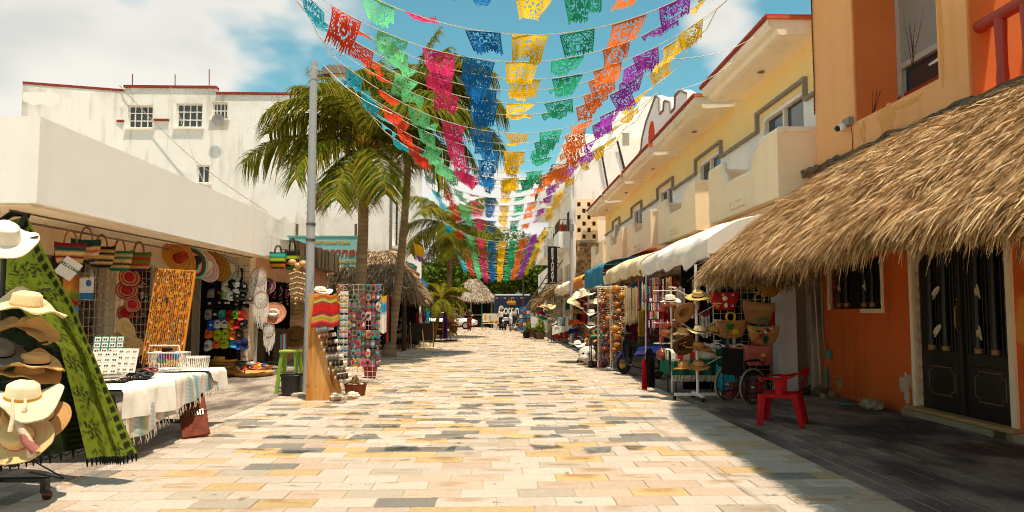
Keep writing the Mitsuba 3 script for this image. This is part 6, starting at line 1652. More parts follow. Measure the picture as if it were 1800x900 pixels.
# ------------------------------------------------------------------ right stall goods
def hat_stand(name, label, x, y, h, col, arms, base=.42):
    k = thing(name, label, 'hat stand')
    put('pole', MB().tube([[x, y, .08], [x, y, h]], .028, col, 10), 'paint', k)
    put('base', MB().box([x, y, .1], [base * 2, .05, .05], col).box([x, y, .1], [.05, base * 1.4, .05], col), 'paint', k, smooth=False)
    for dx, dy in ((-base, 0), (base, 0), (0, -base * .7), (0, base * .7)):
        put('caster', MB().lathe([(0, -.015), (.035, -.015), (.035, .015), (0, .015)], C('#2a211c'), 12, R(90, 0, 30), (x + dx, y + dy, .036)).box([x + dx, y + dy, .07], [.03, .03, .03], C('#6a4a38')), 'paint', k)
    for z, a, L in arms:
        d = np.array([math.cos(math.radians(a)), math.sin(math.radians(a)), 0])
        put('arm', MB().tube([np.array([x, y, z - .22]), np.array([x, y, z]) + d * L], .009, col, 6).tube([np.array([x, y, z]) + d * (L - .08), np.array([x, y, z]) + d * (L + .08)], .011, col, 6), 'paint', k)
    return k


RS, g_ = (3.62, 11.7), 'hats on the white hat stand'
hat_stand('white_hat_stand', 'white metal hat stand with slanting arms beside the wheelchair', *RS, 2.42, C('#ded8cc'), [(2.0, 200, .5), (1.72, 190, .42), (1.72, 10, .42), (1.42, 195, .4), (1.42, 5, .4), (1.05, 190, .4), (1.05, 10, .4), (.76, 0, .42), (.72, 185, .4)])
HATS = [((1227, 522, 11.55), dict(crown=.09, ch=.12, brim=.2, col=C('#dcb878'), band=C('#2a1c14'), M=R(22, -6, 0), rings=['#d9a82c', '#3a9a8a', '#e0c07a', '#d9a02c', '#2f8a7a', '#d9b45a', '#c9a04a']), 'cream hat with yellow and turquoise painted brim near the top of the white stand'),
        ((1178, 529, 11.7), dict(crown=.085, ch=.11, brim=.17, col=C('#e4dccb'), band=C('#3a342c'), M=R(8, -3, 0)), 'white hat with thin dark band on the upper left arm of the white stand'),
        ((1204, 549, 11.5), dict(crown=.09, ch=.1, brim=.2, col=C('#c9442c'), band=C('#d9cdb8'), M=R(-52, -30, 0), brimcol=C('#a87848'), under=C('#a87a4a')), 'red-crowned hat tipped up to show its tan underside'),
        ((1201, 588, 11.65), dict(crown=.092, ch=.12, brim=.16, col=C('#c99a5c'), band=C('#d9ccb4'), M=R(6, 4, 0)), 'tan straw fedora with pale band, left in the middle row of the white stand'),
        ((1229, 584, 11.5), dict(crown=.09, ch=.12, brim=.2, col=C('#e0c596'), band=C('#2f4a3a'), M=R(8, 6, 0), curl=.02), 'cream straw hat with coloured cord, centre of the middle row of the white stand'),
        ((1253, 585, 11.65), dict(crown=.09, ch=.12, brim=.17, col=C('#c99c60'), band=C('#3a1a1c'), M=R(10, 10, 0)), 'straw fedora with dark printed band, right in the middle row of the white stand'),
        ((1203, 607, 11.55), dict(crown=.095, ch=.1, brim=.19, col=C('#c08a4c'), band=None, M=R(-62, -20, 0), under=C('#5a3a20')), 'tan hat tipped to show a dark inside, lower left of the white stand'),
        ((1228, 612, 11.45), dict(crown=.092, ch=.105, brim=.2, col=C('#b98244'), band=C('#8a5a2c'), M=R(6, 4, 0)), 'golden-brown hat in the lower middle of the white stand'),
        ((1238, 617, 11.7), dict(crown=.09, ch=.1, brim=.2, col=C('#b07a40'), band=None, M=R(4, 8, 0)), 'brown hat tucked behind the golden-brown one'),
        ((1203, 646, 11.6), dict(crown=.095, ch=.11, brim=.18, col=C('#c48c4c'), band=None, M=R(6, -8, 0)), 'tan hat hanging under the left end of the striped table cloth'),
        ((1228, 645, 11.6), dict(crown=.092, ch=.11, brim=.18, col=C('#c9965a'), band=C('#a06a34'), M=R(6, 2, 0)), 'tan hat at knee height on the white stand pole')]
for (px, py, Y), kw, lb in HATS: hat('straw_hat', lb, at(px, py, Y), group=g_, **kw)

# wire grid with bags
k = thing('bag_display_grid', 'tall pale wire grid with woven bags hooked on it under the thatch', 'display rack')
p, q = at(1257, 690, 12.55), at(1372, 490, 12.55)
wire_grid(k, [p[0], 12.55, .05], q[0] - p[0] - .2, q[2] - .05, .135, C('#b9b096'), r=.006)
for s in (0, 1): put('upright', MB().tube([[p[0] + s * (q[0] - p[0] - .2), 12.56, 0], [p[0] + s * (q[0] - p[0] - .2), 12.56, q[2] + .02]], .014, C('#8a9a78'), 6), 'paint', k)
put('dark_backing', MB().box([p[0] + .75, 13.3, 1.3], [2.3, .05, 2.6], C('#14110e')), 'cloth', k, smooth=False)
SW = C('#b8844e'); gb = 'straw bags on the wire grid'


def deco(k, M, o, items):
    for i, (x, z, rx, rz, c) in enumerate(items): put('applique', MB(M, o).ball([x, 0, z], [rx, .014, rz], C(c), 10), 'cloth', k)


Mb = R(0, 0, -4); o = at(1273, 545, 12.3)
b = tote('red straw bag with black handles and white flower appliques, top of the grid', o, .56, .34, .2, [C('#b0241f'), C('#b92a22'), C('#b0241f')], Mb, .6, C('#1a1613'), None, group=gb, hh=.2)
deco(b, Mb, o + [0, -.115, 0], [(-.02, .22, .05, .045, '#e6ddcc'), (-.05, .29, .03, .025, '#d9b02c'), (.0, .09, .035, .05, '#e6ddcc'), (.13, .28, .025, .025, '#e6ddcc'), (.12, .08, .025, .025, '#b9a8d0'), (-.15, .07, .028, .028, '#d9b02c'), (-.16, .29, .025, .022, '#8a1a1c')])
o = at(1285, 594, 12.2); Mb = R(0, 0, 3)
b = tote('straw bag with pineapple and fruit appliques and a yellow ring handle', o, .6, .33, .2, [SW, SW * .92, SW], Mb, .6, C('#d9b02c'), .085, group=gb)
deco(b, Mb, o + [0, -.115, 0], [(-.06, .2, .07, .05, '#2f7d3a'), (-.1, .24, .04, .04, '#3a8a3f'), (-.02, .24, .05, .03, '#2f7d3a'), (.04, .11, .055, .06, '#e0b41f'), (.08, .12, .045, .05, '#d9a81c'), (.19, .23, .035, .03, '#d9643a'), (-.13, .08, .03, .03, '#e07a3a'), (-.12, .11, .015, .015, '#3a7a3a')])
o = at(1331, 570, 12.35)
tote('plain straw bag with round straw handle, right of the red one', o, .6, .42, .22, [C('#b08052'), C('#a87848'), C('#b58858')], R(0, 6, -8), .58, C('#b58a5a'), .09, group=gb)
o = at(1341, 606, 12.1); Mb = R(0, 2, -6)
b = tote('straw bag with a parrot and flower applique and green ring handle', o, .58, .34, .2, [C('#c08a48'), C('#b98040'), C('#c49450')], Mb, .56, C('#1f6a4a'), .085, group=gb)
deco(b, Mb, o + [0, -.115, 0], [(.04, .28, .055, .04, '#a8242a'), (.09, .3, .04, .03, '#e0d9d0'), (.1, .3, .015, .015, '#1c2a5a'), (.0, .24, .03, .035, '#dcd6cc'), (-.06, .2, .05, .03, '#a82a2c'), (-.09, .16, .03, .05, '#b0302c'), (.0, .1, .04, .08, '#1f4a34'), (.03, .13, .03, .05, '#2f5a3a'), (-.12, .25, .05, .018, '#2f4a2c'), (-.08, .22, .02, .02, '#d9c04a')])
o = at(1333, 642, 12.0)
b = tote('salmon-pink straw tote with small yellow flower, below the other bags', o, .52, .36, .18, [C('#c9685a'), C('#c05e52'), C('#cc7060')], R(0, 0, -2), .86, C('#b8524a'), None, group=gb, hh=.16)
deco(b, R(0, 0, -2), o + [0, -.11, 0], [(.06, .19, .045, .035, '#d9c02c'), (.06, .2, .02, .018, '#8a5a2c'), (.07, .08, .02, .06, '#8a3a34')])
o = at(1352, 503, 12.3)
k = thing('round_basket_bag', 'black and yellow round basket bag at the top right of the grid', 'bag')
put('side', MB(R(88, 0, 25), o).lathe([(.0, -.08), (.19, -.08), (.21, -.02), (.21, .06), (.19, .1), (.0, .1)], C('#b88a2c'), 24, cols=[C('#1a1714'), C('#1a1714'), C('#c9942c'), C('#1f1a14'), C('#c9942c'), C('#2a2520')]), 'cloth', k)
put('strap', MB().tube([o + [-.2, -.02, -.12], o + [-.24, 0, .1], o + [-.1, 0, .22], o + [.1, 0, .24]], .012, C('#c9982c'), 6), 'cloth', k)
hung('orange_bag', 'orange-red cloth bag half hidden behind the plain straw bag', 'bag', at(1346, 535, 12.5), at(1362, 535, 12.5), .42, [C('#d9641f'), C('#b83a24'), C('#b83a24')], 1, .01)
hung('green_bag', 'dark green woven bag behind the wheelchair', 'bag', at(1258, 612, 12.2), at(1282, 612, 12.2), .36, [C('#1f6a3f'), C('#1a5a36'), C('#1f6a3f'), C('#164a2c')], 1, .015)
hung('turquoise_bag', 'bright turquoise bag hanging low behind the wheelchair', 'bag', at(1259, 640, 12.1), at(1296, 655, 12.0), .42, [C('#1fa0b4'), C('#1f9ab0'), C('#1a8aa0')], 2, .025, taper=1.15)
hung('patterned_bag', 'white bag with red and orange leaf print behind the wheelchair', 'bag', at(1282, 605, 12.1), at(1313, 605, 12.1), .24, [C('#d9d0c0'), C('#c9442c'), C('#e0b08a'), C('#b8342a'), C('#d9cfc0'), C('#d9742c')], 2, .02)
hung('denim_bag', 'dark blue and grey cloth bag low on the grid', 'bag', at(1266, 588, 12.45), at(1298, 588, 12.45), .3, [C('#1f3048'), C('#2a3a50'), C('#8a8a86'), C('#24344a'), C('#c9c4b8'), C('#1f2c40')], 1.5, .01, vert=True)
k = thing('red_crate', 'red plastic crate on the pavement behind the wheelchair', 'crate'); put('body', MB(o=(4.6, 12.1, 0)).box([0, 0, .14], [.6, .4, .28], C('#8a1c1f'), b=.02), 'paint', k, smooth=False)

# wheelchair
k = thing('wheelchair', 'empty black folding wheelchair parked under the thatch', 'wheelchair')
wo, Mw = np.array([4.2, 11.2, 0]), R(0, 0, 28)
for s, nm in ((-1, 0), (1, 1)):
    w = key('wheel', k); mb = MB(Mw, wo); yy = s * .27; rr = .305
    mb.tube([[rr * math.cos(a), yy, rr + .005 + rr * math.sin(a)] for a in np.linspace(0, 2 * PI, 41)], .017, C('#8a8068'), 8, False)
    entry(w, mb, 'matte')
    mb = MB(Mw, wo).tube([[(rr - .03) * math.cos(a), yy, rr + .005 + (rr - .03) * math.sin(a)] for a in np.linspace(0, 2 * PI, 41)], .010, C('#2a2824'), 6, False); put('rim', mb, 'paint', w)
    put('push_rim', MB(Mw, wo).tube([[(rr - .05) * math.cos(a), yy + s * .05, rr + .005 + (rr - .05) * math.sin(a)] for a in np.linspace(0, 2 * PI, 37)], .009, C('#1c1a18'), 6, False), 'paint', w)
    for i in range(18):
        a = i * PI / 9; put('spoke', MB(Mw, wo).tube([[.02 * math.cos(a + .9), yy, rr + .02 * math.sin(a + .9)], [(rr - .03) * math.cos(a), yy, rr + .005 + (rr - .03) * math.sin(a)]], .0022, C('#8d8a84'), 4, False), 'metal', w)
    put('hub', MB(Mw, wo).lathe([(0, -.04), (.03, -.04), (.035, 0), (.03, .04), (0, .04)], C('#a8a49c'), 12, R(90, 0, 0), (0, yy, rr)), 'metal', w)
    cs = key('caster', k); mb = MB(Mw, wo).tube([[.42 + .085 * math.cos(a), s * .25, .1 + .085 * math.sin(a)] for a in np.linspace(0, 2 * PI, 25)], .015, C('#3a3834'), 7, False).tube([[.42, s * .25, .1], [.38, s * .25, .25], [.36, s * .24, .42]], .012, C('#2a2824'), 6)
    entry(cs, mb, 'paint')
    put('armrest', MB(Mw, wo).tube([[-.12, s * .23, .5], [-.12, s * .23, .74], [.22, s * .23, .74], [.3, s * .23, .70], [.33, s * .23, .5]], .013, C('#1c1a18'), 7).box([.06, s * .23, .755], [.3, .05, .03], C('#171513'), b=.01), 'paint', k)
    put('frame', MB(Mw, wo).tube([[-.16, s * .23, .18], [-.16, s * .23, .95], [-.22, s * .23, 1.0], [-.32, s * .23, 1.0]], .013, C('#242220'), 7).tube([[-.16, s * .23, .5], [.36, s * .23, .5], [.42, s * .22, .3], [.52, s * .2, .12]], .013, C('#242220'), 7).tube([[-.16, s * .23, .2], [.38, s * .23, .2]], .013, C('#242220'), 7), 'paint', k)
    put('footrest', MB(Mw, wo).box([.58, s * .1, .11], [.14, .15, .015], C('#1c1a18'), b=.005), 'paint', k, smooth=False)
put('seat', MB(Mw, wo).box([.1, 0, .5], [.46, .44, .03], C('#12100f'), b=.012), 'cloth', k, smooth=False)
P = np.array([[[-.16 - .03 * math.cos((u - .5) * PI), -.23 + .46 * u, .5 + .45 * v] for u in np.linspace(0, 1, 9)] for v in np.linspace(0, 1, 6)])
put('backrest', MB(Mw, wo).sheet(P, C('#12100f')).sheet(P - [.025, 0, 0], C('#12100f')), 'cloth', k)
put('crossbar', MB(Mw, wo).tube([[.05, -.22, .2], [.05, .22, .5]], .012, C('#242220'), 6).tube([[.05, .22, .2], [.05, -.22, .5]], .012, C('#242220'), 6), 'paint', k)

# red plastic chair
k = thing('red_plastic_chair', 'red moulded plastic armchair on the grey pavement before the orange wall', 'chair')
co = np.array([4.05, 9.22, 0]); d = np.array([-.85, .53]); ang = math.degrees(math.atan2(d[1], d[0])); Mc = R(0, 0, ang); RD = C('#b00a10')
FX, FY, BX, BY = .27, .27, -.24, .22
for x, y, sx, sy in ((FX, FY, .24, .25), (FX, -FY, .24, -.25), (BX - .05, BY, -.2, .2), (BX - .05, -BY, -.2, -.2)):
    q0_, q1_ = np.array([x, y, 0]), np.array([sx, sy * .95, .43 if x > 0 else .45]); z = np.linspace(0, 1, 6)
    P = []
    for t in z:
        c = q0_ + (q1_ - q0_) * t; w = .026 + .016 * t; s1, s2 = np.sign(x), np.sign(y)
        P.append([c + [s1 * -w * 1.6, s2 * w * .3, 0], c + [s1 * w * .2, s2 * w * .9, 0], c + [s1 * w, s2 * w * .2, 0], c + [s1 * w * .5, -s2 * w * 1.6, 0]])
    put('leg', MB(Mc, co).sheet(P, RD).sheet(np.array(P) * [.985, .985, 1] - [0, 0, 0], RD), 'matte', k)
us, vs = np.meshgrid(np.linspace(-1, 1, 13), np.linspace(-1, 1, 13), indexing='ij')
P = np.stack([us * .235 + .005, vs * (.225 + .02 * us), .43 + .015 * us - .018 * (1 - us ** 2) * (1 - vs ** 2) - .03 * np.clip(np.abs(us) - .85, 0, 1) * 3 - .03 * np.clip(np.abs(vs) - .85, 0, 1) * 3], -1)
put('seat', MB(Mc, co).sheet(P, RD).sheet(P - [0, 0, .012], RD), 'matte', k)
for a, b, c_ in (((0, 0), 0, 0),):
    put('apron', MB(Mc, co).box([.232, 0, .40], [.012, .42, .05], RD, b=.004).box([0, .235, .41], [.42, .012, .05], RD, b=.004).box([0, -.235, .41], [.42, .012, .05], RD, b=.004), 'matte', k, smooth=False)
for i in range(5):
    y = (i - 2) * .072
    put('back_slat', MB(Mc, co).sheet([[[-.215 - .13 * t, y * (1 + .15 * t) + dy, .44 + .33 * t] for dy in (-.024, 0, .024)] for t in np.linspace(0, 1, 5)], RD).sheet([[[-.225 - .13 * t, y * (1 + .15 * t) + dy, .44 + .33 * t] for dy in (-.024, 0, .024)] for t in np.linspace(0, 1, 5)], RD), 'matte', k)
arc = [[-.345 + .07 * (abs(u) ** 2.2), .25 * u, .80 - .045 * abs(u) ** 2] for u in np.linspace(-1, 1, 13)]
mb = MB(Mc, co)
P = np.array([[np.array(p_) + [0, 0, dz] for dz in (-.06, -.02, .02)] for p_ in arc]); mb.sheet(P, RD); mb.sheet(P - [.012, 0, 0], RD)
put('top_rail', mb, 'matte', k)
for s in (-1, 1):
    P = [[-.275, .25 * s, .76], [-.18, .275 * s, .69], [-.05, .285 * s, .655], [.12, .285 * s, .65], [.23, .275 * s, .645], [.26, .27 * s, .60], [.255, .262 * s, .44]]
    mb = MB(Mc, co); A_ = np.array(P)
    for off in (-.002, .010): mb.sheet(np.stack([A_ + [0, -.03 * s, off], A_ + [0, 0, off + .008], A_ + [0, .022 * s, off - .012]], 1), RD)
    put('armrest', mb, 'matte', k)
    P = np.array([[[x, .262 * s + .01 * t, .43 + .225 * t] for x in (-.03 - .01 * t, .045 + .02 * t)] for t in np.linspace(0, 1, 4)])
    put('arm_post', MB(Mc, co).sheet(P, RD).sheet(P + [0, -.012 * s, 0], RD), 'matte', k)

# table with striped serape
k = thing('serape_table', 'small folding table with thin metal legs beneath the striped serape', 'table')
tripod_table(k, 3.35, 4.35, 12.3, 13.0, .83)
sk = [C(x) for x in ('#e2dac8', '#c23a28', '#e2dac8', '#c23a28', '#e2dac8', '#e2dac8', '#ded6c6', '#ded6c6', '#d9d2c2', '#ded6c6')]
k = thing('mexican_serape', 'red, white and green serape with white fringe spread over the small table', 'blanket')
P, CC = [], []; r = np.random.default_rng(3)
for j in range(25):
    v = j / 24; row, rc = [], []
    for i in range(49):
        u = i / 48; s = v * 1.3; x = 3.3 + u * 1.1
        if s < .62: pt = [x, 12.95 - s, .845 + .006 * math.sin(u * 30)]
        else: e = s - .62; pt = [x + .02 * math.sin(u * 5), 12.28 - .02 - .04 * e + .025 * math.sin(u * 26) * min(1, e * 3), .845 - e * .68]
        row.append(pt); base = sk[int(u * 9.99)]
        if s > .88: base = C('#1a5a44')
        elif s > .84 and u > .3: base = C('#17453a')
        rc.append(base * r.uniform(.93, 1.04))
    P.append(row); CC.append(rc)
put('cloth', MB().sheet(P, np.array(CC)), 'cloth', k)
P2 = np.array([[[3.3 - .02 - .05 * e + .02 * math.sin(v * 14) * e * 3, 12.95 - v * .62, .845 - e * .8] for v in np.linspace(0, 1, 14)] for e in np.linspace(0, .55, 8)])
cc = np.array([[C('#1a5a44') if e > .22 else (C('#e2dac8') if int(v * 6) % 2 else C('#1f6a50')) for v in np.linspace(0, 1, 14)] for e in np.linspace(0, .55, 8)])
put('side_drop', MB().sheet(P2, cc), 'cloth', k)
mb = MB()
for p_ in np.array(P[-1]): mb.tube([p_, p_ + [.003, 0, -.05], p_ + [r.normal(0, .006), -.01, -.12]], [.008, .007, .004], C('#d9d0be'), 5)
put('fringe', mb, 'cloth', k, kind='stuff')
hung('folded_shawl', 'white crocheted shawl lying at the back of the small table', 'shawl', (4.0, 12.5, .98), (4.38, 12.4, .96), .16, [C('#d9d4ca'), C('#b9b4aa')], 4, .02)

# gourd stand and hanging goods in the stall
k = thing('gourd_rack', 'white metal rack hung with round brown gourds left of the hat stand', 'display rack')
gx, gy = 3.45, 12.75
put('post', MB().tube([[gx, gy, 0], [gx, gy, 2.0]], .022, C('#d9d4c8'), 8), 'paint', k)
for z in (1.98, 1.35, .95): put('bar', MB().tube([[gx - .35, gy, z], [gx + .2, gy, z]], .012, C('#d9d4c8'), 6), 'paint', k)
GL = ['top left', 'top right', 'upper middle', 'middle left', 'middle right', 'lower middle', 'lowest left', 'lowest right', 'right-hand']
for i, (px, py, s) in enumerate(((1168, 539, .085), (1183, 537, .06), (1199, 565, .075), (1173, 573, .085), (1188, 571, .06), (1171, 585, .09), (1163, 624, .11), (1184, 628, .075), (1199, 568, .06))):
    b = thing('brown_gourd', GL[i] + ' polished brown gourd on the gourd rack', 'gourd', 'gourds on the rack'); p = at(px, py, 12.7)
    put('shell', MB().lathe([(0, -s), (s * .5, -s * .9), (s * .95, -s * .3), (s, 0), (s * .85, s * .55), (s * .4, s * .95), (s * .16, s * 1.2), (s * .1, s * 1.45), (0, s * 1.5)], C(['#7a3418', '#8a4a20', '#8f5224'][i % 3]), 18, None, p), 'gloss', b)
    put('cord', MB().tube([p + [0, 0, s * 1.4], p + [0, 0, s * 1.4 + .12]], .004, C('#2a1c12'), 4), 'matte', b)
ng = 'clothes hung along the dark shop fronts'
HG = [(1104, 505, 16.0, .16, .85, '#c9b490', 1.0, 'cream macrame shawl at the left of the dark stall'), (1117, 505, 15.8, .18, .8, '#b8a078', 1.0, 'tan macrame shawl beside the cream one'), (1131, 500, 15.6, .1, .6, '#8a3030', 1.0, 'dark red and cream scarf under the cream awning'),
      (1111, 548, 17.6, .24, .75, '#7a1418', 1.0, 'dark red dress on a hanger behind the scooter'), (1127, 545, 17.5, .17, .7, '#c9a02c', 1.0, 'mustard yellow roll of cloth behind the scooter'), (1138, 560, 14.6, .1, .5, '#6a2a6a', 1.0, 'purple beaded cloth above the scooter seat'),
      (1163, 562, 13.4, .08, .5, '#b8341f', 1.0, 'orange-red scarf beside the gourd rack'), (1176, 488, 13.4, .12, .42, '#c9a878', .8, 'bundle of tan leather cords under the white awning'), (1195, 505, 13.2, .22, .5, '#d9d0bc', .9, 'cream macrame wall hanging under the white awning'),
      (1224, 490, 13.0, .16, .6, '#d0a870', .8, 'straw-coloured bag strings above the hat stand'), (1247, 480, 12.4, .18, .55, '#dcd6ca', .6, 'white gauzy blouse at the edge of the thatch'), (1238, 548, 12.9, .22, .5, '#8a2a24', 1.1, 'red folk skirt with green and white bands behind the hat stand'),
      (1142, 612, 13.6, .2, 1.0, '#1a1817', 1.0, 'long black coat on a stand beside the scooter'), (1133, 632, 13.2, .1, .7, '#9a1418', 1.0, 'narrow red drape at the foot of the black coat')]
for i, (px, py, Y, w, L, c, tp, lb) in enumerate(HG):
    p = at(px, py, Y); cs = [C(c), C(c) * .9, C(c) * 1.06]
    if 'skirt' in lb: cs = [C('#8a2a24'), C('#d9d4ca'), C('#d9d4ca'), C('#d9d4ca'), C('#1f6a44'), C('#d9d4ca')]
    if 'scarf under' in lb: cs = [C('#c9b490'), C('#8a2028'), C('#8a2028'), C('#c9b490')]
    hung('hanging_garment', lb, 'garment', p - [w / 2, 0, 0], p + [w / 2, .03, 0], L, cs, 3, .04, taper=tp, group=ng, fringe=C(c) * .9 if 'macrame' in lb else None, seed=i, hanger='dress' in lb or 'coat' in lb or 'blouse' in lb, prt=None if 'macrame' in lb or 'coat' in lb or 'cords' in lb else C(['#d9b04a', '#1f1a18', '#e0d6c4', '#8a3a5a'][i % 4]) * .8, rows=20, ncol=26)
k = thing('ribbon_rack', 'rack of many-coloured woven ribbons hanging in bunches under the white awning', 'display rack'); r = np.random.default_rng(6)
put('post', MB().tube([at(1135, 690, 13.9) * [1, 1, 0], at(1135, 480, 13.9)], .015, C('#b8a88a'), 6), 'paint', k)
for j in range(6):
    for i in range(9):
        p = at(1141 + i * 2.0, 488 + j * 15, 13.9 + .02 * (i % 2)); c = C(r.choice(['#c93a44', '#e0d6c4', '#3a8ab8', '#d9a04a', '#7a2a54', '#2a2a34', '#d97a6a', '#e6e0d4', '#4a9aa8']))
        put('ribbon_bunch', MB().box(p - [0, 0, .08], [.018, .02, .16], c, b=.004), 'cloth', k, smooth=False)
# scooter
k = thing('blue_scooter', 'blue and black motor scooter parked in the shade of the stalls', 'motor scooter')
so, Ms = np.array([3.5, 15.9, 0]), R(0, 0, 118)
BL = C('#1a3aa8')
def wheel_mb(x, r, M, o, t=.05):
    return MB(M, o).tube([[x + (r - t) * math.cos(a), 0, r + (r - t) * math.sin(a)] for a in np.linspace(0, 2 * PI, 29)], t, C('#151311'), 9, False)
for x in (-.6, .6):
    w = put('wheel', wheel_mb(x, .25, Ms, so), 'matte', k); put('hub', MB(Ms, so).lathe([(0, -.06), (.12, -.05), (.15, 0), (.12, .05), (0, .06)], C('#8a6a3c'), 14, R(90, 0, 0), (x, 0, .25)), 'metal', w)
def hullm(pts): return trimesh.convex.convex_hull(np.array(pts, float))
def loft(M, o, secs, col, k, nm, mat='gloss', n=14):
    """sections (x, half width, z low, z high) joined into a rounded body"""
    P = []
    for x, w, z0, z1 in secs:
        a = np.linspace(0, 2 * PI, n, endpoint=False); P.append([[x, w * np.sign(math.cos(t)) * abs(math.cos(t)) ** .7, (z0 + z1) / 2 + (z1 - z0) / 2 * np.sign(math.sin(t)) * abs(math.sin(t)) ** .7] for t in a])
    P = np.array(P); P = np.concatenate([P, P[:, :1]], 1); mb = MB(M, o).sheet(P, col)
    for e in (0, -1): mb.add(P[e][:-1], [[0, i, i + 1] for i in range(1, n - 1)], col)
    return put(nm, mb, mat, k)
loft(Ms, so, [(-.9, .03, .70, .75), (-.7, .12, .58, .80), (-.4, .16, .52, .80), (-.1, .14, .5, .74), (.05, .09, .46, .6)], BL, k, 'rear_body')
loft(Ms, so, [(-.72, .1, .76, .80), (-.4, .15, .75, .84), (-.05, .14, .70, .80), (.06, .08, .70, .74)], C('#141211'), k, 'seat', 'matte')
loft(Ms, so, [(.05, .15, .22, .3), (.3, .15, .22, .3), (.4, .16, .24, .5), (.47, .15, .3, .85), (.44, .08, .85, .98)], C('#1a1a1e'), k, 'leg_shield')
loft(Ms, so, [(.42, .06, .44, .52), (.6, .09, .5, .56), (.78, .05, .36, .46)], BL, k, 'front_mudguard')
loft(Ms, so, [(-.8, .12, .22, .58), (-.3, .16, .18, .54), (.1, .14, .2, .5)], C('#1a1817'), k, 'engine', 'paint')
put('exhaust', MB(Ms, so).tube([[-.1, -.16, .24], [-.5, -.18, .27], [-.85, -.19, .34]], [.03, .06, .055], C('#8a7a60'), 10), 'metal', k)
put('handlebar', MB(Ms, so).tube([[.42, -.34, 1.02], [.45, -.12, 1.0], [.45, .12, 1.0], [.42, .34, 1.02]], .018, C('#1a1817'), 8).box([.5, 0, .98], [.14, .2, .12], C('#1a1817'), b=.03), 'paint', k)
put('tail_light', MB(Ms, so).ball([-.84, 0, .66], [.04, .08, .05], C('#9a1c1c'), 10), 'gloss', k)

# racks of shells and gourds, hat stand farther on
for ri, (px0, px1, Y, nm) in enumerate(((1054, 1074, 18.0, 'nearer'), (1076, 1096, 17.3, 'right-hand'))):
    k = thing('shell_string_rack', f'{nm} of two racks of shell strings and carved coconut shells', 'display rack'); p, q = at(px0, 655, Y), at(px1, 508, Y)
    for s in (p[0] - .03, q[0] + .03): put('post', MB().tube([[s, Y, 0], [s, Y, q[2] + .1]], .02, C('#cfc6b2'), 7), 'paint', k)
    put('top_bar', MB().tube([[p[0] - .1, Y, q[2] + .05], [q[0] + .1, Y, q[2] + .05]], .02, C('#cfc6b2'), 7), 'paint', k)
    r = np.random.default_rng(ri); mb = MB()
    for i in range(7):
        x = p[0] + (q[0] - p[0]) * i / 6; z = q[2]
        while z > .25:
            mb.ball([x + r.normal(0, .012), Y - .04 + r.normal(0, .01), z], [.036, .03, .022], C(r.choice(['#d9b98a', '#c08a4c', '#e6d2aa', '#8a5a2c', '#ead9b8'])), 7); z -= r.uniform(.045, .07)
    put('shell_string', mb, 'paint', k, kind='stuff')
    for i in range(9):
        s = r.uniform(.07, .11); put('carved_shell', MB().ball([p[0] + (q[0] - p[0]) * r.random() * 1.1, Y - .12, .55 + i * .2 + r.normal(0, .04)], [s * 1.2, s, s], C(r.choice(['#a85a1c', '#8a4416', '#6a2f14', '#c07a2c'])), 12), 'gloss', k)
    for i in range(4): put('tube_chime', MB().tube([[p[0] + .1 * i, Y - .1, .9], [p[0] + .1 * i + .01, Y - .1, .2]], .02, C(['#8a6a4a', '#2a4a9a', '#9a3a2a', '#c9a060'][i]), 6), 'paint', k)
k = thing('plaster_lion', 'whitewashed plaster animal head on the pavement at the far shell rack', 'sculpture'); o = at(1032, 640, 19.3); o[2] = 0
put('head', MB(o=o).ball([0, 0, .3], [.26, .22, .24], C('#d9d0be'), 16).ball([-.12, -.16, .2], [.14, .14, .12], C('#cfc5b2'), 12).ball([-.1, -.02, .5], [.07, .05, .07], C('#d9d0be'), 8).ball([.14, -.05, .5], [.07, .05, .07], C('#d0c6b4'), 8).ball([-.2, -.2, .12], [.1, .08, .06], C('#5a4a3a'), 8).ball([-.14, -.2, .34], [.035, .03, .03], C('#2a221c'), 8).ball([.02, -.21, .34], [.035, .03, .03], C('#2a221c'), 8).ball([.05, .05, .1], [.22, .2, .12], C('#cfc5b2'), 12), 'matte', k)
k = thing('small_trinket_table', 'dark little table of painted trinkets beside the plaster head', 'table'); o = at(1052, 648, 18.6); o[2] = 0
put('table_top', MB(o=o).box([0, 0, .78], [.5, .35, .03], C('#1c1917')), 'paint', k, smooth=False)
for x in (-.22, .22): put('leg', MB(o=o).tube([[x, -.15, 0], [x, -.15, .77]], .015, IRON, 6), 'paint', k); put('leg', MB(o=o).tube([[x, .15, 0], [x, .15, .77]], .015, IRON, 6), 'paint', k)
for i, (x, z, c) in enumerate(((-.15, .84, '#2fa070'), (.08, .84, '#3ab080'), (.0, .86, '#9a8a70'), (.2, .85, '#b0603a'))):
    t = thing('painted_bowl', ['green bowl at the left', 'second green bowl', 'grey carved figure', 'brown bowl at the right'][i] + ' on the dark trinket table', 'ornament'); put('body', MB(o=o).lathe([(0, .8), (.06, .8), (.09, .86), (.08, .9), (.05, .86), (0, .84)], C(c), 14, None, (x, -.06, 0)), 'gloss', t)
for i in range(6):
    t = thing('painted_pot', f'small flower-painted pot at the foot of the trinket table, {ORD[i]} of six', 'pot', 'painted pots on the pavement'); put('body', MB(o=o).lathe([(0, 0), (.07, 0), (.1, .08), (.08, .16), (.09, .17), (.07, .15), (0, .14)], C(['#2a2620', '#6a3a2a', '#3a3a2a', '#c9485a', '#2a2420', '#8a7a2a'][i]), 14, None, (-.25 + i * .1, -.25 + .08 * (i % 2), .2 * (i % 3 == 2))), 'gloss', t)
HB = (2.9, 20.2)
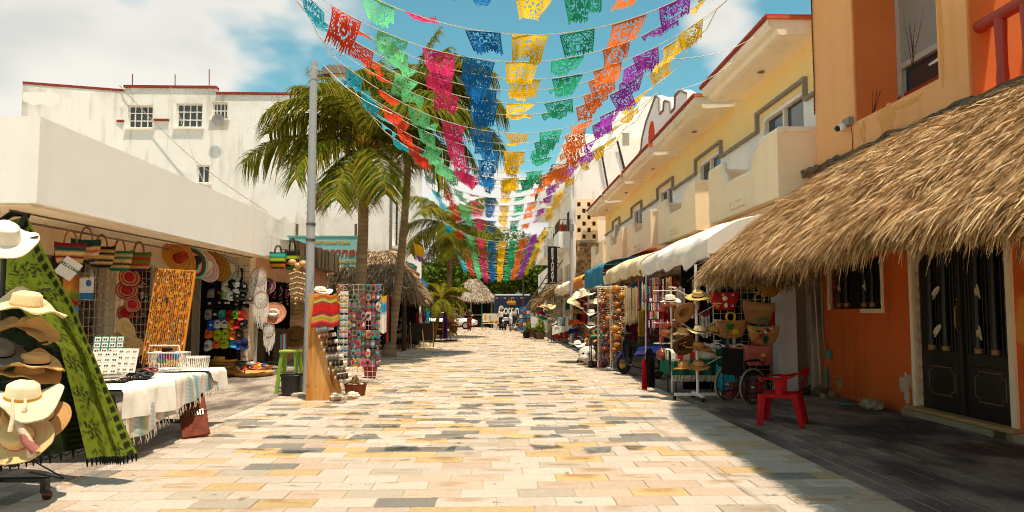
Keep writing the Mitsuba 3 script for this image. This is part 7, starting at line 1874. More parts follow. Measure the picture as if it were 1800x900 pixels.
hat_stand('grey_hat_stand', 'grey metal stand of cowboy hats halfway down the right side', *HB, 2.2, C('#c9c2b4'), [(2.0, 180, .35), (2.0, 0, .3), (1.7, 180, .3), (1.5, 0, .4), (1.2, 180, .35), (1.1, 0, .4), (.8, 180, .3)], .35)
g_ = 'cowboy hats on the grey stand'
for i, (px, py, Y, c, br, t, lb, cr) in enumerate(((1026, 520, 20.0, '#e6dcc2', .34, (12, -12), 'huge cream sombrero on top of the grey stand', .22), (1012, 536, 19.8, '#e0cf9f', .26, (20, 30), 'cream cowboy hat tipped left on the grey stand', .12), (1040, 533, 20.0, '#e3d6b4', .22, (8, -14), 'cream cowboy hat on the right of the grey stand', .12),
        (1039, 551, 19.9, '#e9e2d0', .22, (5, 0), 'white hat with dark band on the right, upper row', .13), (1039, 573, 19.9, '#e9e2d0', .22, (5, 0), 'white hat with thin band on the right, lower row', .13), (1013, 550, 20.2, '#a8763e', .24, (5, 5), 'tan hat in shade on the left of the grey stand', .12), (1014, 569, 20.0, '#c0541c', .24, (5, 0), 'orange-brown hat on the left of the grey stand', .12),
        (1012, 585, 20.1, '#1f2a54', .22, (5, 0), 'navy blue hat on the left of the grey stand', .12), (1015, 606, 19.8, '#efe8d8', .24, (5, 0), 'white panama hat lowest on the grey stand', .13), (1035, 590, 20.2, '#b8844a', .2, (40, 20), 'tan hat tilted low on the right of the grey stand', .12), (1038, 602, 20.4, '#c99a60', .2, (20, -20), 'straw hat lowest on the right of the grey stand', .12))):
    hat('cowboy_hat', lb, at(px, py, Y), .1, cr, br, C(c), C('#2a221c') if 'band' in lb or 'panama' in lb else None, R(t[0], t[1], 0), .05, .4, .03, g_)
g_ = 'hats on the farthest stand'
hat_stand('far_hat_stand', 'farthest hat stand, in front of the plants on the right', 3.05, 34.0, 2.3, C('#8a6a44'), [(2.1, 180, .4), (2.1, 0, .3), (1.7, 180, .4), (1.4, 180, .4), (1.4, 0, .35)], .3)
for i, (px, py, c, b, lb) in enumerate(((954, 541, '#d9b884', None, 'tan cowboy hat, top left of the farthest stand'), (966, 540, '#e0c898', None, 'cream cowboy hat, top right of the farthest stand'), (952, 552, '#8a2a2c', '#3a4a7a', 'dark red hat on the farthest stand'), (967, 551, '#8a8474', None, 'grey hat on the farthest stand'), (953, 560, '#3a8a4a', None, 'green hat on the farthest stand'), (966, 561, '#e6dcc6', '#1c1a18', 'white and black sombrero on the farthest stand'), (970, 567, '#b0a48c', None, 'pale hat lowest on the farthest stand'))):
    hat('far_hat', lb, at(px, py, 33.7), .13, .14, .3, C(c), C(b) if b else None, R(10, rh.uniform(-15, 15), 0), .06, .3, .03, g_, n=20)
k = thing('far_market_table', 'folding table with a white cloth and red goods on the right', 'table'); tripod_table(k, 2.75, 4.1, 31.5, 32.6, .8)
k = thing('far_white_cloth', 'white cloth hanging off the far market table', 'tablecloth'); draped(k, 'cloth', 2.9, 2.78 + .3, 31.4, 32.6, .82, lambda v: .4, lambda t, v: C('#ece6d8'), 5)
put('front_drop', MB().sheet([[[2.75 + 1.0 * u, 31.45 + .03 * math.sin(u * 20) * t, .83 - .42 * t * (1 - .6 * u)] for u in np.linspace(0, 1, 16)] for t in np.linspace(0, 1, 7)], C('#ece6d8')), 'cloth', k)
for i in range(5): hung('red_shirt', f'red shirt hanging under the far market table, {ORD[i]} from the left', 'shirt', (2.85 + i * .25, 31.7, .72), (3.05 + i * .25, 31.7, .72), .5, [C('#b0301c'), C('#c0401f')], 1.5, .02, group='red shirts under the far table', seed=i)
for i, (x, c, lb) in enumerate(((3.25, '#9ab8c0', 'left clear plastic bucket on the far market table'), (3.75, '#a8b8b0', 'right clear plastic bucket on the far market table'))):
    t = thing('plastic_bucket', lb, 'bucket'); put('body', MB().lathe([(0, .83), (.17, .83), (.2, 1.25), (.21, 1.26), (.19, 1.25), (0, 1.2)], C(c), 18, None, (x, 31.9, 0)), 'gloss', t)
ng = 'clothes hung under the far awnings'
cl = ['#a02a2c', '#c9b490', '#2a6a8a', '#7a3a6a', '#c9742c', '#1f1c1a', '#b8a078', '#8a2a24', '#d9cdb4', '#2f5a3a', '#c9a03a', '#4a2a24', '#b03a5a', '#3a4a7a', '#d0a878', '#6a2424']
cn = ['red', 'cream', 'teal', 'plum', 'orange', 'black', 'tan', 'dark red', 'pale', 'green', 'mustard', 'brown', 'pink', 'navy', 'straw-coloured', 'maroon']
for i in range(26):
    Y = 16.6 + i * .75; x = 4.5 + .5 * math.sin(i * 2.3)
    hung('hanging_garment', f'{cn[i % 16]} garment under the {["cream", "blue", "orange"][min(2, int((Y - 16.5) / 5.0))]} awning, {ORD[i]} in line from the white awning', 'garment', (x - .3, Y, 2.35), (x + .25, Y + .1, 2.35), 1.1 + .4 * math.sin(i * 1.7), [C(cl[i % 16]), C(cl[(i * 3 + 1) % 16]) if i % 3 == 0 else C(cl[i % 16]) * .9, C(cl[i % 16])], 2.5, .05, group=ng, seed=i, rows=14, ncol=18, hanger=True, prt=C(cl[(i * 7 + 3) % 16]) if i % 2 else None)
for i in range(9):
    Y = 22.5 + i * 1.35
    hung('hanging_garment', f'{cn[(i * 5 + 2) % 16]} cloth hung low at the far stalls, {ORD[i]} from the hat stand', 'garment', (4.0, Y, 1.75), (4.4, Y + .2, 1.75), .9, [C(cl[(i * 5 + 2) % 16])], 2, .03, group='cloths hung low at the far stalls', seed=i + 40, rows=8, ncol=12)
k = thing('stall_shelf', 'dark shelf of mixed souvenirs along the back of the shaded stalls', 'shelf')
put('board', MB().box([5.6, 24, .75], [.5, 13, .04], C('#3a2c20')).box([5.6, 24, 1.4], [.4, 13, .03], C('#3a2c20')), 'matte', k, smooth=False)
mb = MB(); r = np.random.default_rng(2)
for i in range(260): mb.box([5.5 + r.normal(0, .1), r.uniform(17.5, 30.5), r.choice([.85, 1.5])], [r.uniform(.06, .16), r.uniform(.06, .16), r.uniform(.1, .3)], C(r.choice(['#8a4a24', '#c9a060', '#a02a2c', '#2f7d6a', '#d9cdb4', '#2a4a7a', '#6a3a1c', '#c9742c'])))
put('souvenir', mb, 'matte', k, kind='stuff', smooth=False)
BC = ['red', 'cream', 'turquoise', 'brown', 'amber', 'purple', 'white', 'green', 'coral', 'black']; BH = ['#a8242a', '#dccdb0', '#2fa0a8', '#5a3018', '#c9842a', '#5a2a6a', '#e4ded0', '#2f7a44', '#d9604a', '#1c1917']
for i in range(18):
    p = at(1122 + i * 7.2, 492 + 5 * math.sin(i * 2.1), 13.3 + .25 * math.sin(i * 1.3)); r = np.random.default_rng(i); k = thing('bead_strand', f'{BC[i % 10]} bead necklace strand hanging under the white awning, {ORD[i]} from the left', 'necklace', 'bead strands under the white awning')
    L = r.uniform(.35, .7); c = C(BH[i % 10]); mb = MB()
    for j in range(int(L / .028)): mb.ball(p + [r.normal(0, .003), 0, -.028 * j], [.017, .017, .015], c * r.uniform(.7, 1.2), 6)
    put('beads', mb, 'gloss', k); put('pendant', MB().ball(p - [0, 0, L + .03], [.035, .015, .045], C(BH[(i + 3) % 10]), 8), 'gloss', k)
for i in range(12):
    hat('hung_hat', f'{["straw", "white", "brown", "tan"][i % 4]} hat hung on the back wall under the {"cream" if i < 6 else "blue"} awning, {ORD[i]} from the near end', (5.0 + .3 * (i % 2), 17.0 + i * .82, 1.55 + .42 * (i % 3)), .1, .11, .22, C(['#d9b67e', '#e6dfd0', '#7a5634', '#b98a54'][i % 4]), C('#2a201a') if i % 3 == 0 else None, R(70, 0, -60 + 10 * (i % 3)), .03, .3, .02, 'hats hung on the back wall', n=18)
for i in range(9):
    k = thing('carved_coconut', f'carved coconut hanging among the far stalls, {ORD[i]} from the shell racks', 'ornament', 'carved coconuts at the far stalls'); p = np.array([3.55 + .18 * (i % 3), 18.6 + i * .55, 1.2 + .38 * ((i * 2) % 4)])
    put('nut', MB().ball(p, [.11, .11, .13], C(['#7a3c18', '#a8601f', '#5f2c12'][i % 3]), 12), 'gloss', k); put('cord', MB().tube([p + [0, 0, .12], p + [0, 0, .5]], .005, C('#2a1c12'), 4), 'matte', k)
for i in range(10):
    hung('woven_pouch', f'{BC[(i * 3 + 1) % 10]} woven pouch on the wire grid, {ORD[i]} along the bottom row', 'pouch', at(1262 + i * 8, 655 + 4 * (i % 2), 12.45), at(1270 + i * 8, 655 + 4 * (i % 2), 12.45), .17, [C(BH[(i * 3 + 1) % 10]), C(BH[(i * 3 + 4) % 10]), C(BH[(i * 3 + 1) % 10])], 1, .008, group='woven pouches on the grid', rows=8, ncol=8, seed=i)
# litter in the corner, bottle
k = thing('plastic_bottle', 'green-capped bottle lying by the orange wall', 'bottle'); put('body', MB(R(90, 0, 60), (5.75, 10.9, .035)).lathe([(0, 0), (.03, 0), (.033, .02), (.03, .14), (.012, .18), (.012, .2), (0, .2)], C('#2f6a54'), 12), 'gloss', k)
k = thing('rubble_bag', 'crumpled pale sack against the foot of the orange wall', 'sack')
th, ph = np.meshgrid(np.linspace(.05, PI - .05, 16), np.linspace(0, 2 * PI, 25), indexing='ij'); rad = .15 * (1 + .2 * np.sin(ph * 5 + th * 4) + .1 * np.sin(ph * 9))
put('cloth', MB(o=(6.1, 10.55, .07)).sheet(np.stack([rad * np.sin(th) * np.cos(ph), 1.3 * rad * np.sin(th) * np.sin(ph), .55 * rad * np.cos(th)], -1), C('#a8967a')), 'cloth', k)
for i, (x, y, s, c) in enumerate(((6.05, 12.2, .1, '#6a5a48'), (6.2, 12.0, .08, '#8a7a64'), (5.9, 12.4, .09, '#3a302a'), (6.15, 12.35, .12, '#7a6650'), (5.98, 11.9, .06, '#9a8a74'))):
    k = thing('rubble_stone', ['middle', 'right', 'dark left', 'rear', 'smallest front'][i] + ' lump of rubble in the corner by the conduit', 'rubble'); m = trimesh.creation.icosphere(2, s); m.vertices *= 1 + .35 * (meshkit.noise(m.vertices * 14, i)[:, None] - .5)
    put('lump', MB(o=(x, y, s * .5)).tm(m, C(c), smooth=True), 'cloth', k)
k = thing('broom', 'thin pale broom handle leaning in the corner by the white pillar', 'broom'); put('handle', MB().tube([[6.15, 12.3, .05], [6.3, 12.75, 2.2]], .012, C('#c9c0ac'), 6), 'paint', k); put('head', MB().box([6.14, 12.28, .05], [.2, .06, .08], C('#6a5a3a'), b=.015), 'cloth', k, smooth=False)
# ------------------------------------------------------------------ far end of the street and people
LP = thing('left_palapa', 'thatched open-air restaurant roof behind the left palm trunks', 'thatched roof')


def hip(x0, x1, y0, y1, ze, zr, inset):
    yc, d = (y0 + y1) / 2, (y1 - y0) / 2
    def f(u, v):
        per = np.array([[x0, y0], [x1, y0], [x1, y1], [x0, y1], [x0, y0]], float)
        L = np.array([x1 - x0, y1 - y0, x1 - x0, y1 - y0]); cum = np.concatenate([[0], np.cumsum(L)]) / L.sum()
        ex = np.interp(u, cum, per[:, 0]); ey = np.interp(u, cum, per[:, 1])
        rx = np.clip(ex, x0 + inset, x1 - inset)
        return np.stack([rx + (ex - rx) * v, yc + (ey - yc) * v, zr + (ze - zr) * v + .15 * np.sin(v * PI)], -1)
    return f


thatch_roof(LP, hip(-9.2, -3.15, 25.7, 31.0, 2.25, 4.15, 1.5), None, 90, 8, 15000, .42, .028, .2, 2600, cols=[c * .9 + .06 for c in THC], seed=5, base='#7d6244')
for x in (-8.8, -6.2, -3.6):
    for y in (26.1, 30.6): put('post', MB().tube([[x, y, 0], [x, y, 2.6]], [.1, .08], C('#4a3a2c'), 9), 'matte', LP)
put('back_screen', MB().box([-6.4, 30.9, 1.3], [5.4, .08, 2.6], C('#241c15')).box([-9.0, 28.4, 1.3], [.08, 5, 2.6], C('#2a2018')), 'matte', LP, smooth=False)
WB = C('#6a3a1c')
def wood_chair(label, o, rz):
    k = thing('wooden_chair', label, 'chair', 'chairs of the left restaurant'); M = R(0, 0, rz)
    put('seat', MB(M, o).box([0, 0, .45], [.42, .42, .035], WB, b=.008), 'paint', k, smooth=False)
    for x in (-.18, .18):
        put('leg', MB(M, o).tube([[x, -.18, 0], [x, -.18, .45]], .02, WB, 6), 'paint', k); put('leg', MB(M, o).tube([[x, .19, 0], [x, .18, .45], [x, .24, .98]], .02, WB, 6), 'paint', k)
    for z in (.6, .75, .9): put('back_slat', MB(M, o).box([0, .205 + (z - .45) * .1, z], [.36, .02, .06], WB), 'paint', k, smooth=False)
    return k
wood_chair('wooden chair with a seated man, at the edge of the left thatched roof', (-3.75, 27.2, 0), -80)
wood_chair('empty wooden chair deeper under the left thatched roof', (-4.9, 28.6, 0), 70)
wood_chair('empty wooden chair behind the seated man', (-4.0, 29.3, 0), 160)
for i, (x, y) in enumerate(((-4.7, 27.3), (-6.6, 28.4))):
    k = thing('restaurant_table', ['small wooden table before the seated man', 'second wooden table under the left thatched roof'][i], 'table'); put('table_top', MB().box([x, y, .74], [.8, .8, .04], WB, b=.01), 'paint', k, smooth=False)
    for a in (-.33, .33):
        for b in (-.33, .33): put('leg', MB().box([x + a, y + b, .36], [.05, .05, .72], WB), 'paint', k, smooth=False)


def limb(parts):
    """bones [(p, r, q, r)] joined into one smooth body"""
    ms = []
    for p, ra, q, rb in parts:
        a = trimesh.creation.icosphere(2, ra); a.apply_translation(p); b = trimesh.creation.icosphere(2, rb); b.apply_translation(q)
        h = trimesh.convex.convex_hull(np.vstack([a.vertices, b.vertices])); ms.append(m3.Manifold(m3.Mesh(np.asarray(h.vertices, np.float32), np.asarray(h.faces, np.uint32))))
    u = m3.Manifold.batch_boolean(ms, m3.OpType.Add).refine_to_length(.035).to_mesh()
    m = trimesh.Trimesh(u.vert_properties[:, :3], u.tri_verts); trimesh.smoothing.filter_taubin(m, iterations=8); return m


SKIN = C('#b07a58')
def person(label, o, rz, J, top, bottom, hair, scale=1.0, legs_bare=False, sleeve=.5, hat_c=None, shoe='#2a2420', long_hair=False, skin=SKIN):
    """J: joints in the person's frame (x right, y forward, z up): hip, chest, neck, head, (l|r) x shoulder, elbow, hand, hipj, knee, foot"""
    k = thing('person', label, 'person'); M = R(0, 0, rz) * scale; A_ = {n: np.array(v, float) for n, v in J.items()}
    B = [(A_['hip'], .125, A_['waist'], .105), (A_['waist'], .105, A_['chest'], .13), (A_['chest'], .13, A_['neck'] - [0, 0, .06], .07), (A_['neck'] - [0, 0, .06], .055, A_['neck'] + [0, 0, .04], .052), (A_['head'] - [0, 0, .06], .062, A_['head'] + [0, 0, .035], .088), (A_['head'] + [0, .03, -.07], .045, A_['head'] + [0, .01, 0], .08), (A_['head'] + [0, .085, -.01], .014, A_['head'] + [0, .1, -.025], .014)]
    for s in 'lr':
        sh, el, ha, hj, kn, ft = (A_[s + n] for n in ('sho', 'elb', 'han', 'hip', 'kne', 'foo'))
        B += [(A_['chest'] + [0, 0, .08], .09, sh, .06), (sh, .058, el, .042), (el, .042, ha, .028), (ha, .03, ha + (ha - el) / np.linalg.norm(ha - el) * .1, .02), (hj, .095, kn, .06), (kn, .058, ft + [0, 0, .07], .036), (ft + [0, -.03, .03], .035, ft + [0, .14, .02], .028)]
        hd = (ha - el) / np.linalg.norm(ha - el)
        B += [(ha + hd * .04, .012, ha + hd * .06 + [.0, .03, .03], .009)]
    m = limb(B); v = np.array(m.vertices)
    cc = np.tile(skin, (len(v), 1))
    put('body', MB(M, o).tm(m, skin, smooth=True), 'cloth', k)
    # clothes: slightly larger shells
    def cl(nm, bones, col): put(nm, MB(M, o).tm(limb(bones), C(col), smooth=True), 'cloth', k)
    bt = [(A_['hip'], .14, A_['waist'], .125), (A_['waist'], .125, A_['chest'], .148), (A_['chest'], .148, A_['neck'] - [0, 0, .07], .085)]
    for s in 'lr':
        sh, el = A_[s + 'sho'], A_[s + 'elb']; bt += [(A_['chest'] + [0, 0, .08], .1, sh, .075), (sh, .075, sh + (el - sh) * sleeve, .062)]
    cl('shirt', bt, top)
    bb = [(A_['hip'], .145, A_['hip'] + [0, 0, .05], .14)]
    for s in 'lr':
        hj, kn, ft = (A_[s + n] for n in ('hip', 'kne', 'foo')); bb += [(hj, .115, kn, .08)] + ([] if legs_bare else [(kn, .08, ft + [0, 0, .1], .06)])
    cl('trousers', bb, bottom)
    for s in 'lr':
        ft = A_[s + 'foo']; cl('shoe', [(ft + [0, -.04, .035], .042, ft + [0, .15, .03], .036)], shoe)
    hb = [(A_['head'] + [0, -.03, .03], .092, A_['head'] + [0, -.0, .055], .085)]
    if long_hair: hb += [(A_['head'] + [0, -.06, .02], .08, A_['neck'] + [0, -.09, -.1], .06)]
    cl('hair', hb, hair)
    for s in (-1, 1): put('eye', MB(M, o).ball(A_['head'] + [s * .032, .083, 0], [.011, .007, .008], C('#1c1512'), 8), 'gloss', k)
    put('mouth', MB(M, o).ball(A_['head'] + [0, .078, -.06], [.02, .006, .006], C('#8a4a40'), 8), 'cloth', k)
    if hat_c: put('hat', MB(M, o).lathe([(0, .14), (.09, .13), (.1, .05), (.19, .03), (.19, .02), (0, .03)], C(hat_c), 18, None, A_['head']), 'cloth', k)
    return k


def stand(**kw):
    J = dict(hip=(0, 0, .92), waist=(0, 0, 1.06), chest=(0, .01, 1.27), neck=(0, 0, 1.45), head=(0, .02, 1.58), lsho=(-.19, 0, 1.38), rsho=(.19, 0, 1.38), lelb=(-.24, -.02, 1.1), relb=(.24, -.02, 1.1), lhan=(-.24, .08, .86), rhan=(.24, .08, .86),
             lhip=(-.09, 0, .88), rhip=(.09, 0, .88), lkne=(-.1, .02, .48), rkne=(.1, .02, .48), lfoo=(-.11, 0, 0), rfoo=(.11, 0, 0)); J.update(kw); return J


# seated man at the restaurant
sit = dict(hip=(0, 0, .55), waist=(0, -.03, .7), chest=(0, -.02, .92), neck=(0, .02, 1.1), head=(0, .06, 1.23), lsho=(-.2, 0, 1.02), rsho=(.2, 0, 1.02), lelb=(-.25, .1, .8), relb=(.25, .1, .8), lhan=(-.14, .36, .82), rhan=(.14, .36, .82),
           lhip=(-.1, .04, .54), rhip=(.1, .04, .54), lkne=(-.14, .46, .54), rkne=(.14, .46, .54), lfoo=(-.14, .48, .02), rfoo=(.14, .48, .02))
person('man in grey T-shirt sitting at a table under the left thatched roof', (-3.78, 27.2, 0), 85, sit, '#6d757a', '#a8905c', '#1a1411', 1.0, sleeve=.7)
person('woman in dark top and rust-red trousers walking towards the camera, hand at her head', (-1.98, 51.0, 0), 178, stand(lfoo=(-.1, .16, 0), lkne=(-.1, .16, .48), rfoo=(.1, -.14, .02), rkne=(.1, .04, .48), relb=(.36, .08, 1.28), rhan=(.2, .12, 1.52), lelb=(-.28, .1, 1.14), lhan=(-.12, .28, 1.2)), '#2a2a22', '#7a2c1c', '#1c1410', 1.0, sleeve=.35, long_hair=True)
person('person in white shirt and straw hat standing by a scooter before the truck', (.52, 52.6, 0), 25, stand(lelb=(-.22, .16, 1.14), lhan=(-.15, .36, 1.05), relb=(.24, .14, 1.14), rhan=(.15, .36, 1.05)), '#ded9d0', '#22262c', '#2a1f18', 1.03, hat_c='#a87a54')
person('person in a white dress shirt leaning over a bicycle at the right of the truck', (1.25, 52.4, 0), -70, stand(chest=(0, .12, 1.24), neck=(0, .2, 1.42), head=(0, .26, 1.54), lsho=(-.19, .16, 1.34), rsho=(.19, .16, 1.34), lelb=(-.22, .36, 1.14), relb=(.22, .36, 1.14), lhan=(-.2, .58, 1.04), rhan=(.2, .58, 1.04)), '#e4e0d8', '#d9d4ca', '#3a2418', 1.04, legs_bare=True)


def cycle(k, o, rz, r=.3, col='#1c1a18'):
    M = R(0, 0, rz)
    for x in (-.5, .5):
        w = put('wheel', MB(M, o).tube([[x + r * math.cos(a), 0, r + .02 + r * math.sin(a)] for a in np.linspace(0, 2 * PI, 29)], .022, C('#151311'), 7, False), 'matte', k)
        for i in range(10): a = i * PI / 5; put('spoke', MB(M, o).tube([[x, 0, r], [x + r * math.cos(a), 0, r + .02 + r * math.sin(a)]], .004, C('#8a8a88'), 3, False), 'metal', w)
    put('frame', MB(M, o).tube([[-.5, 0, r], [-.15, 0, .35], [.3, 0, .75], [-.25, 0, .72], [-.15, 0, .35]], .022, C(col), 6).tube([[-.5, 0, r], [-.25, 0, .72], [-.28, 0, .86]], .018, C(col), 6).tube([[.5, 0, r], [.3, 0, .75], [.28, 0, .95]], .02, C(col), 6), 'paint', k)
    put('handlebar', MB(M, o).tube([[.2, -.28, .98], [.28, 0, .96], [.2, .28, .98]], .016, C('#2a2826'), 6), 'metal', k); put('saddle', MB(M, o).box([-.28, 0, .88], [.24, .13, .06], C('#1a1715'), b=.02), 'matte', k, smooth=False)


k = thing('bicycle', 'bicycle held by the person in the white dress shirt', 'bicycle'); cycle(k, np.array([1.95, 52.5, 0]), 20)
k = thing('parked_scooter', 'black scooter in front of the beer truck, seen from behind', 'motor scooter'); o2, M2 = np.array([.72, 52.1, 0]), R(0, 0, 100)
for x in (-.55, .55): put('wheel', wheel_mb(x, .24, M2, o2), 'matte', k)
loft(M2, o2, [(-.8, .06, .6, .7), (-.5, .17, .35, .78), (0, .15, .3, .72), (.15, .1, .28, .4), (.4, .15, .3, .9), (.5, .1, .8, 1.0)], C('#24222a'), k, 'body', 'gloss')
put('handlebar', MB(M2, o2).tube([[.4, -.34, 1.05], [.45, 0, 1.0], [.4, .34, 1.05]], .02, IRON, 6), 'paint', k); put('helmet_box', MB(M2, o2).box([-.72, 0, .9], [.34, .36, .3], C('#b8a8ac'), b=.05), 'paint', k, smooth=False)

# truck
k = thing('beer_delivery_truck', 'dark blue delivery truck lettered Corona with a gold crown across the end of the street', 'truck')
tp, tq = at(869, 575, 57.5), at(932, 519, 57.5); tx0_, tx1_, tzt = tp[0], tq[0], tq[2]
NB = C('#10233f')
put('cargo_box', MB().box([(tx0_ + tx1_) / 2, 58.7, (tzt + .6) / 2], [tx1_ - tx0_, 2.4, tzt - .6], NB, b=.06), 'gloss', k, smooth=False)
put('roof', MB().box([(tx0_ + tx1_) / 2, 58.7, tzt - .02], [tx1_ - tx0_ + .02, 2.44, .26], C('#8a9aa8'), b=.1), 'gloss', k, smooth=False)
mb = MB()
for i in range(8): mb.box([tx0_ + .2 + i * .36, 57.48, tzt - .24], [.2, .02, .05], C('#a83028') if i % 2 else C('#d9d4cc'))
put('reflector_strip', mb, 'gloss', k, kind='stuff', smooth=False)
put('chassis', MB().box([(tx0_ + tx1_) / 2, 58.7, .5], [tx1_ - tx0_ - .1, 2.0, .25], C('#1a1817')), 'matte', k, smooth=False)
for x in (tx0_ + .7, tx1_ - .8):
    w = put('wheel', MB().lathe([(0, -.15), (.3, -.15), (.46, -.12), (.48, 0), (.46, .12), (.3, .15), (0, .15)], C('#1a1817'), 20, R(90, 0, 0), (x, 57.7, .48)), 'matte', k); put('rim', MB().lathe([(0, -.02), (.26, -.03), (.26, .02), (0, .02)], C('#a8a8a4'), 16, R(90, 0, 0), (x, 57.53, .48)), 'metal', w)
a_, b_ = at(877, 545, 57.45), at(919, 545, 57.45)
put('lettering', MB().text('Corona', .46, C('#e9e6de'), MX @ np.diag([1.0, 1.5, 1]), [(a_[0] + b_[0]) / 2, 57.47, a_[2]], .02), 'matte', k, smooth=False)
cw = at(899, 531, 57.45); g = sg.Polygon([(-.36, -.24), (.36, -.24), (.44, .12), (.3, .0), (.26, .22), (.1, .06), (0, .3), (-.1, .06), (-.26, .22), (-.3, 0), (-.44, .12)])
put('crown_emblem', MB().poly(g, .02, C('#d99a2c'), MX, [cw[0], 57.48, cw[2]]).poly(sg.Polygon([(-.34, -.18), (.34, -.18), (.36, -.11), (-.36, -.11)]), .01, C('#5a3a14'), MX, [cw[0], 57.45, cw[2]]).ball([cw[0], 57.46, cw[2] + .33], .06, C('#d99a2c'), 8), 'matte', k, smooth=False)
# white car
k = thing('white_car', 'white parked car half hidden by the hat column at the end of the street', 'car'); co2, Mc2 = np.array([-3.6, 55.5, 0]), R(0, 0, -8)
CWt = C('#e4e2dc')
loft(Mc2, co2, [(-2.1, .7, .45, .8), (-1.9, .82, .3, .95), (-1.0, .86, .25, .98), (.8, .86, .25, .96), (1.7, .82, .28, .88), (2.05, .68, .38, .72)], CWt, k, 'body', 'gloss', 20)
loft(Mc2, co2, [(-1.75, .6, .9, .98), (-1.2, .66, .9, 1.38), (.1, .66, .9, 1.42), (.95, .62, .88, 1.0)], C('#2a2f34'), k, 'windows', 'gloss', 16)
loft(Mc2, co2, [(-1.15, .6, 1.36, 1.4), (-.6, .64, 1.36, 1.46), (.1, .6, 1.36, 1.45), (.25, .5, 1.36, 1.4)], CWt, k, 'roof', 'gloss', 16)
for x in (-1.3, 1.3):
    for s in (-1, 1):
        w = put('wheel', MB(Mc2, co2).lathe([(0, -.1), (.22, -.1), (.31, -.08), (.32, 0), (.31, .08), (.22, .1), (0, .1)], C('#1a1817'), 20, R(90, 0, 0), (x, s * .8, .32)), 'matte', k); put('rim', MB(Mc2, co2).lathe([(0, -.015), (.2, -.02), (.2, .02), (0, .02)], C('#b4b4b0'), 14, R(90, 0, 0), (x, s * .905, .32)), 'metal', w)
put('headlight', MB(Mc2, co2).ball([1.98, -.5, .68], [.1, .18, .08], C('#d9d9d4'), 10), 'gloss', k); put('headlight', MB(Mc2, co2).ball([1.98, .5, .68], [.1, .18, .08], C('#d9d9d4'), 10), 'gloss', k)
# banner bench
k = thing('painted_bench', 'low bench with a white painted panel back and wooden legs before the truck', 'bench'); p, q = at(848, 578, 54.5), at(879, 553, 54.5)
put('panel', MB().box([(p[0] + q[0]) / 2, 54.5, .95], [q[0] - p[0], .06, .7], C('#d6cbb4'), b=.01).box([p[0] + .25, 54.46, 1.0], [.22, .02, .4], C('#d0a84a')).box([p[0] + .62, 54.46, .95], [.1, .02, .35], C('#6a8a9a')), 'matte', k, smooth=False)
put('seat', MB().box([(p[0] + q[0]) / 2, 54.2, .48], [q[0] - p[0], .4, .05], C('#e0d6c2')), 'matte', k, smooth=False)
for x in (p[0] + .1, q[0] - .2): put('leg', MB().tube([[x - .15, 54.0, 0], [x + .1, 54.1, .46]], .03, C('#a04a24'), 6).tube([[x + .25, 54.0, 0], [x, 54.1, .46]], .03, C('#a04a24'), 6), 'matte', k)
k = thing('fruit_tray', 'tray of fruit on the painted bench', 'tray'); mb = MB()
for i in range(12): mb.ball([q[0] - .9 + .07 * i, 54.1 + .06 * (i % 3), .6 + .05 * (i % 2)], .09, C(['#c9742c', '#b03a1c', '#d9a83a', '#6a8a2c'][i % 4]), 8)
put('fruit', mb, 'paint', k, kind='stuff')
# far palapa hut
FH = thing('far_palapa_hut', 'round-topped thatched hut with dark openings at the end of the street', 'hut')
thatch_roof(FH, hip(-4.1, .05, 60.0, 64.5, 2.45, 4.55, 1.9), None, 70, 8, 9000, .3, .04, .15, 700, cols=[c * .7 + .22 for c in THC], seed=6, base='#9a8a70')
put('back_wall', MB().box([-2.0, 63.8, 1.2], [3.6, .1, 2.4], C('#1a1612')), 'matte', FH, smooth=False); put('low_wall', MB().box([-2.0, 60.6, .45], [3.7, .08, .9], C('#2c2620')), 'matte', FH, smooth=False)
for x in (-3.8, -2.9, -2.2, -1.2, -.3): put('post', MB().tube([[x, 60.4, 0], [x, 60.4, 2.6]], .07, C('#a8957a') if x != -1.2 else C('#2f7d5a'), 8), 'matte', FH)
put('rail', MB().box([-2, 60.35, 1.15], [3.7, .06, .06], C('#b8a88a')), 'matte', FH, smooth=False)
put('notice', MB().box([-2.55, 59.75, 3.0], [.5, .03, .35], C('#e6e2d8'), R(0, 0, 0)), 'matte', FH, smooth=False)
k = thing('grey_far_building', 'low grey building behind the beer truck', 'building'); p, q = at(893, 560, 75), at(990, 497, 75)
put('wall', MB().box([(p[0] + q[0]) / 2, 78, q[2] / 2], [q[0] - p[0], 6, q[2]], C('#8f8c86')), 'matte', k, smooth=False)
put('parapet', MB().box([(p[0] + q[0]) / 2, 74.9, q[2] - 1.2], [q[0] - p[0] + .2, .3, .15], C('#9ab0a8')), 'matte', k, smooth=False)
k = thing('yellow_hoarding', 'yellow square sign with black shapes on the low grey building', 'sign'); p, q = at(928, 516, 74.5), at(943, 495, 74.5)
put('board', MB().box([(p[0] + q[0]) / 2, 74.6, (p[2] + q[2]) / 2], [q[0] - p[0], .1, q[2] - p[2]], C('#d9c23a')).box([(p[0] + q[0]) / 2, 74.53, q[2] - .45], [.8, .03, .22], C('#2a2618')).box([(p[0] + q[0]) / 2 + .1, 74.53, p[2] + .35], [.5, .03, .2], C('#2a2618')), 'matte', k, smooth=False)
k = thing('wooden_ladder', 'long grey ladder leaning up to the roof of the far right building', 'ladder'); a_, b_ = np.array([1.35, 49.5, 0]), np.array([4.4, 44.0, 5.0]); sd = np.array([.25, .3, 0]) * .8
for s in (-1, 1): put('rail', MB().tube([a_ + sd * s, b_ + sd * s], .05, C('#9a9080'), 6), 'matte', k)
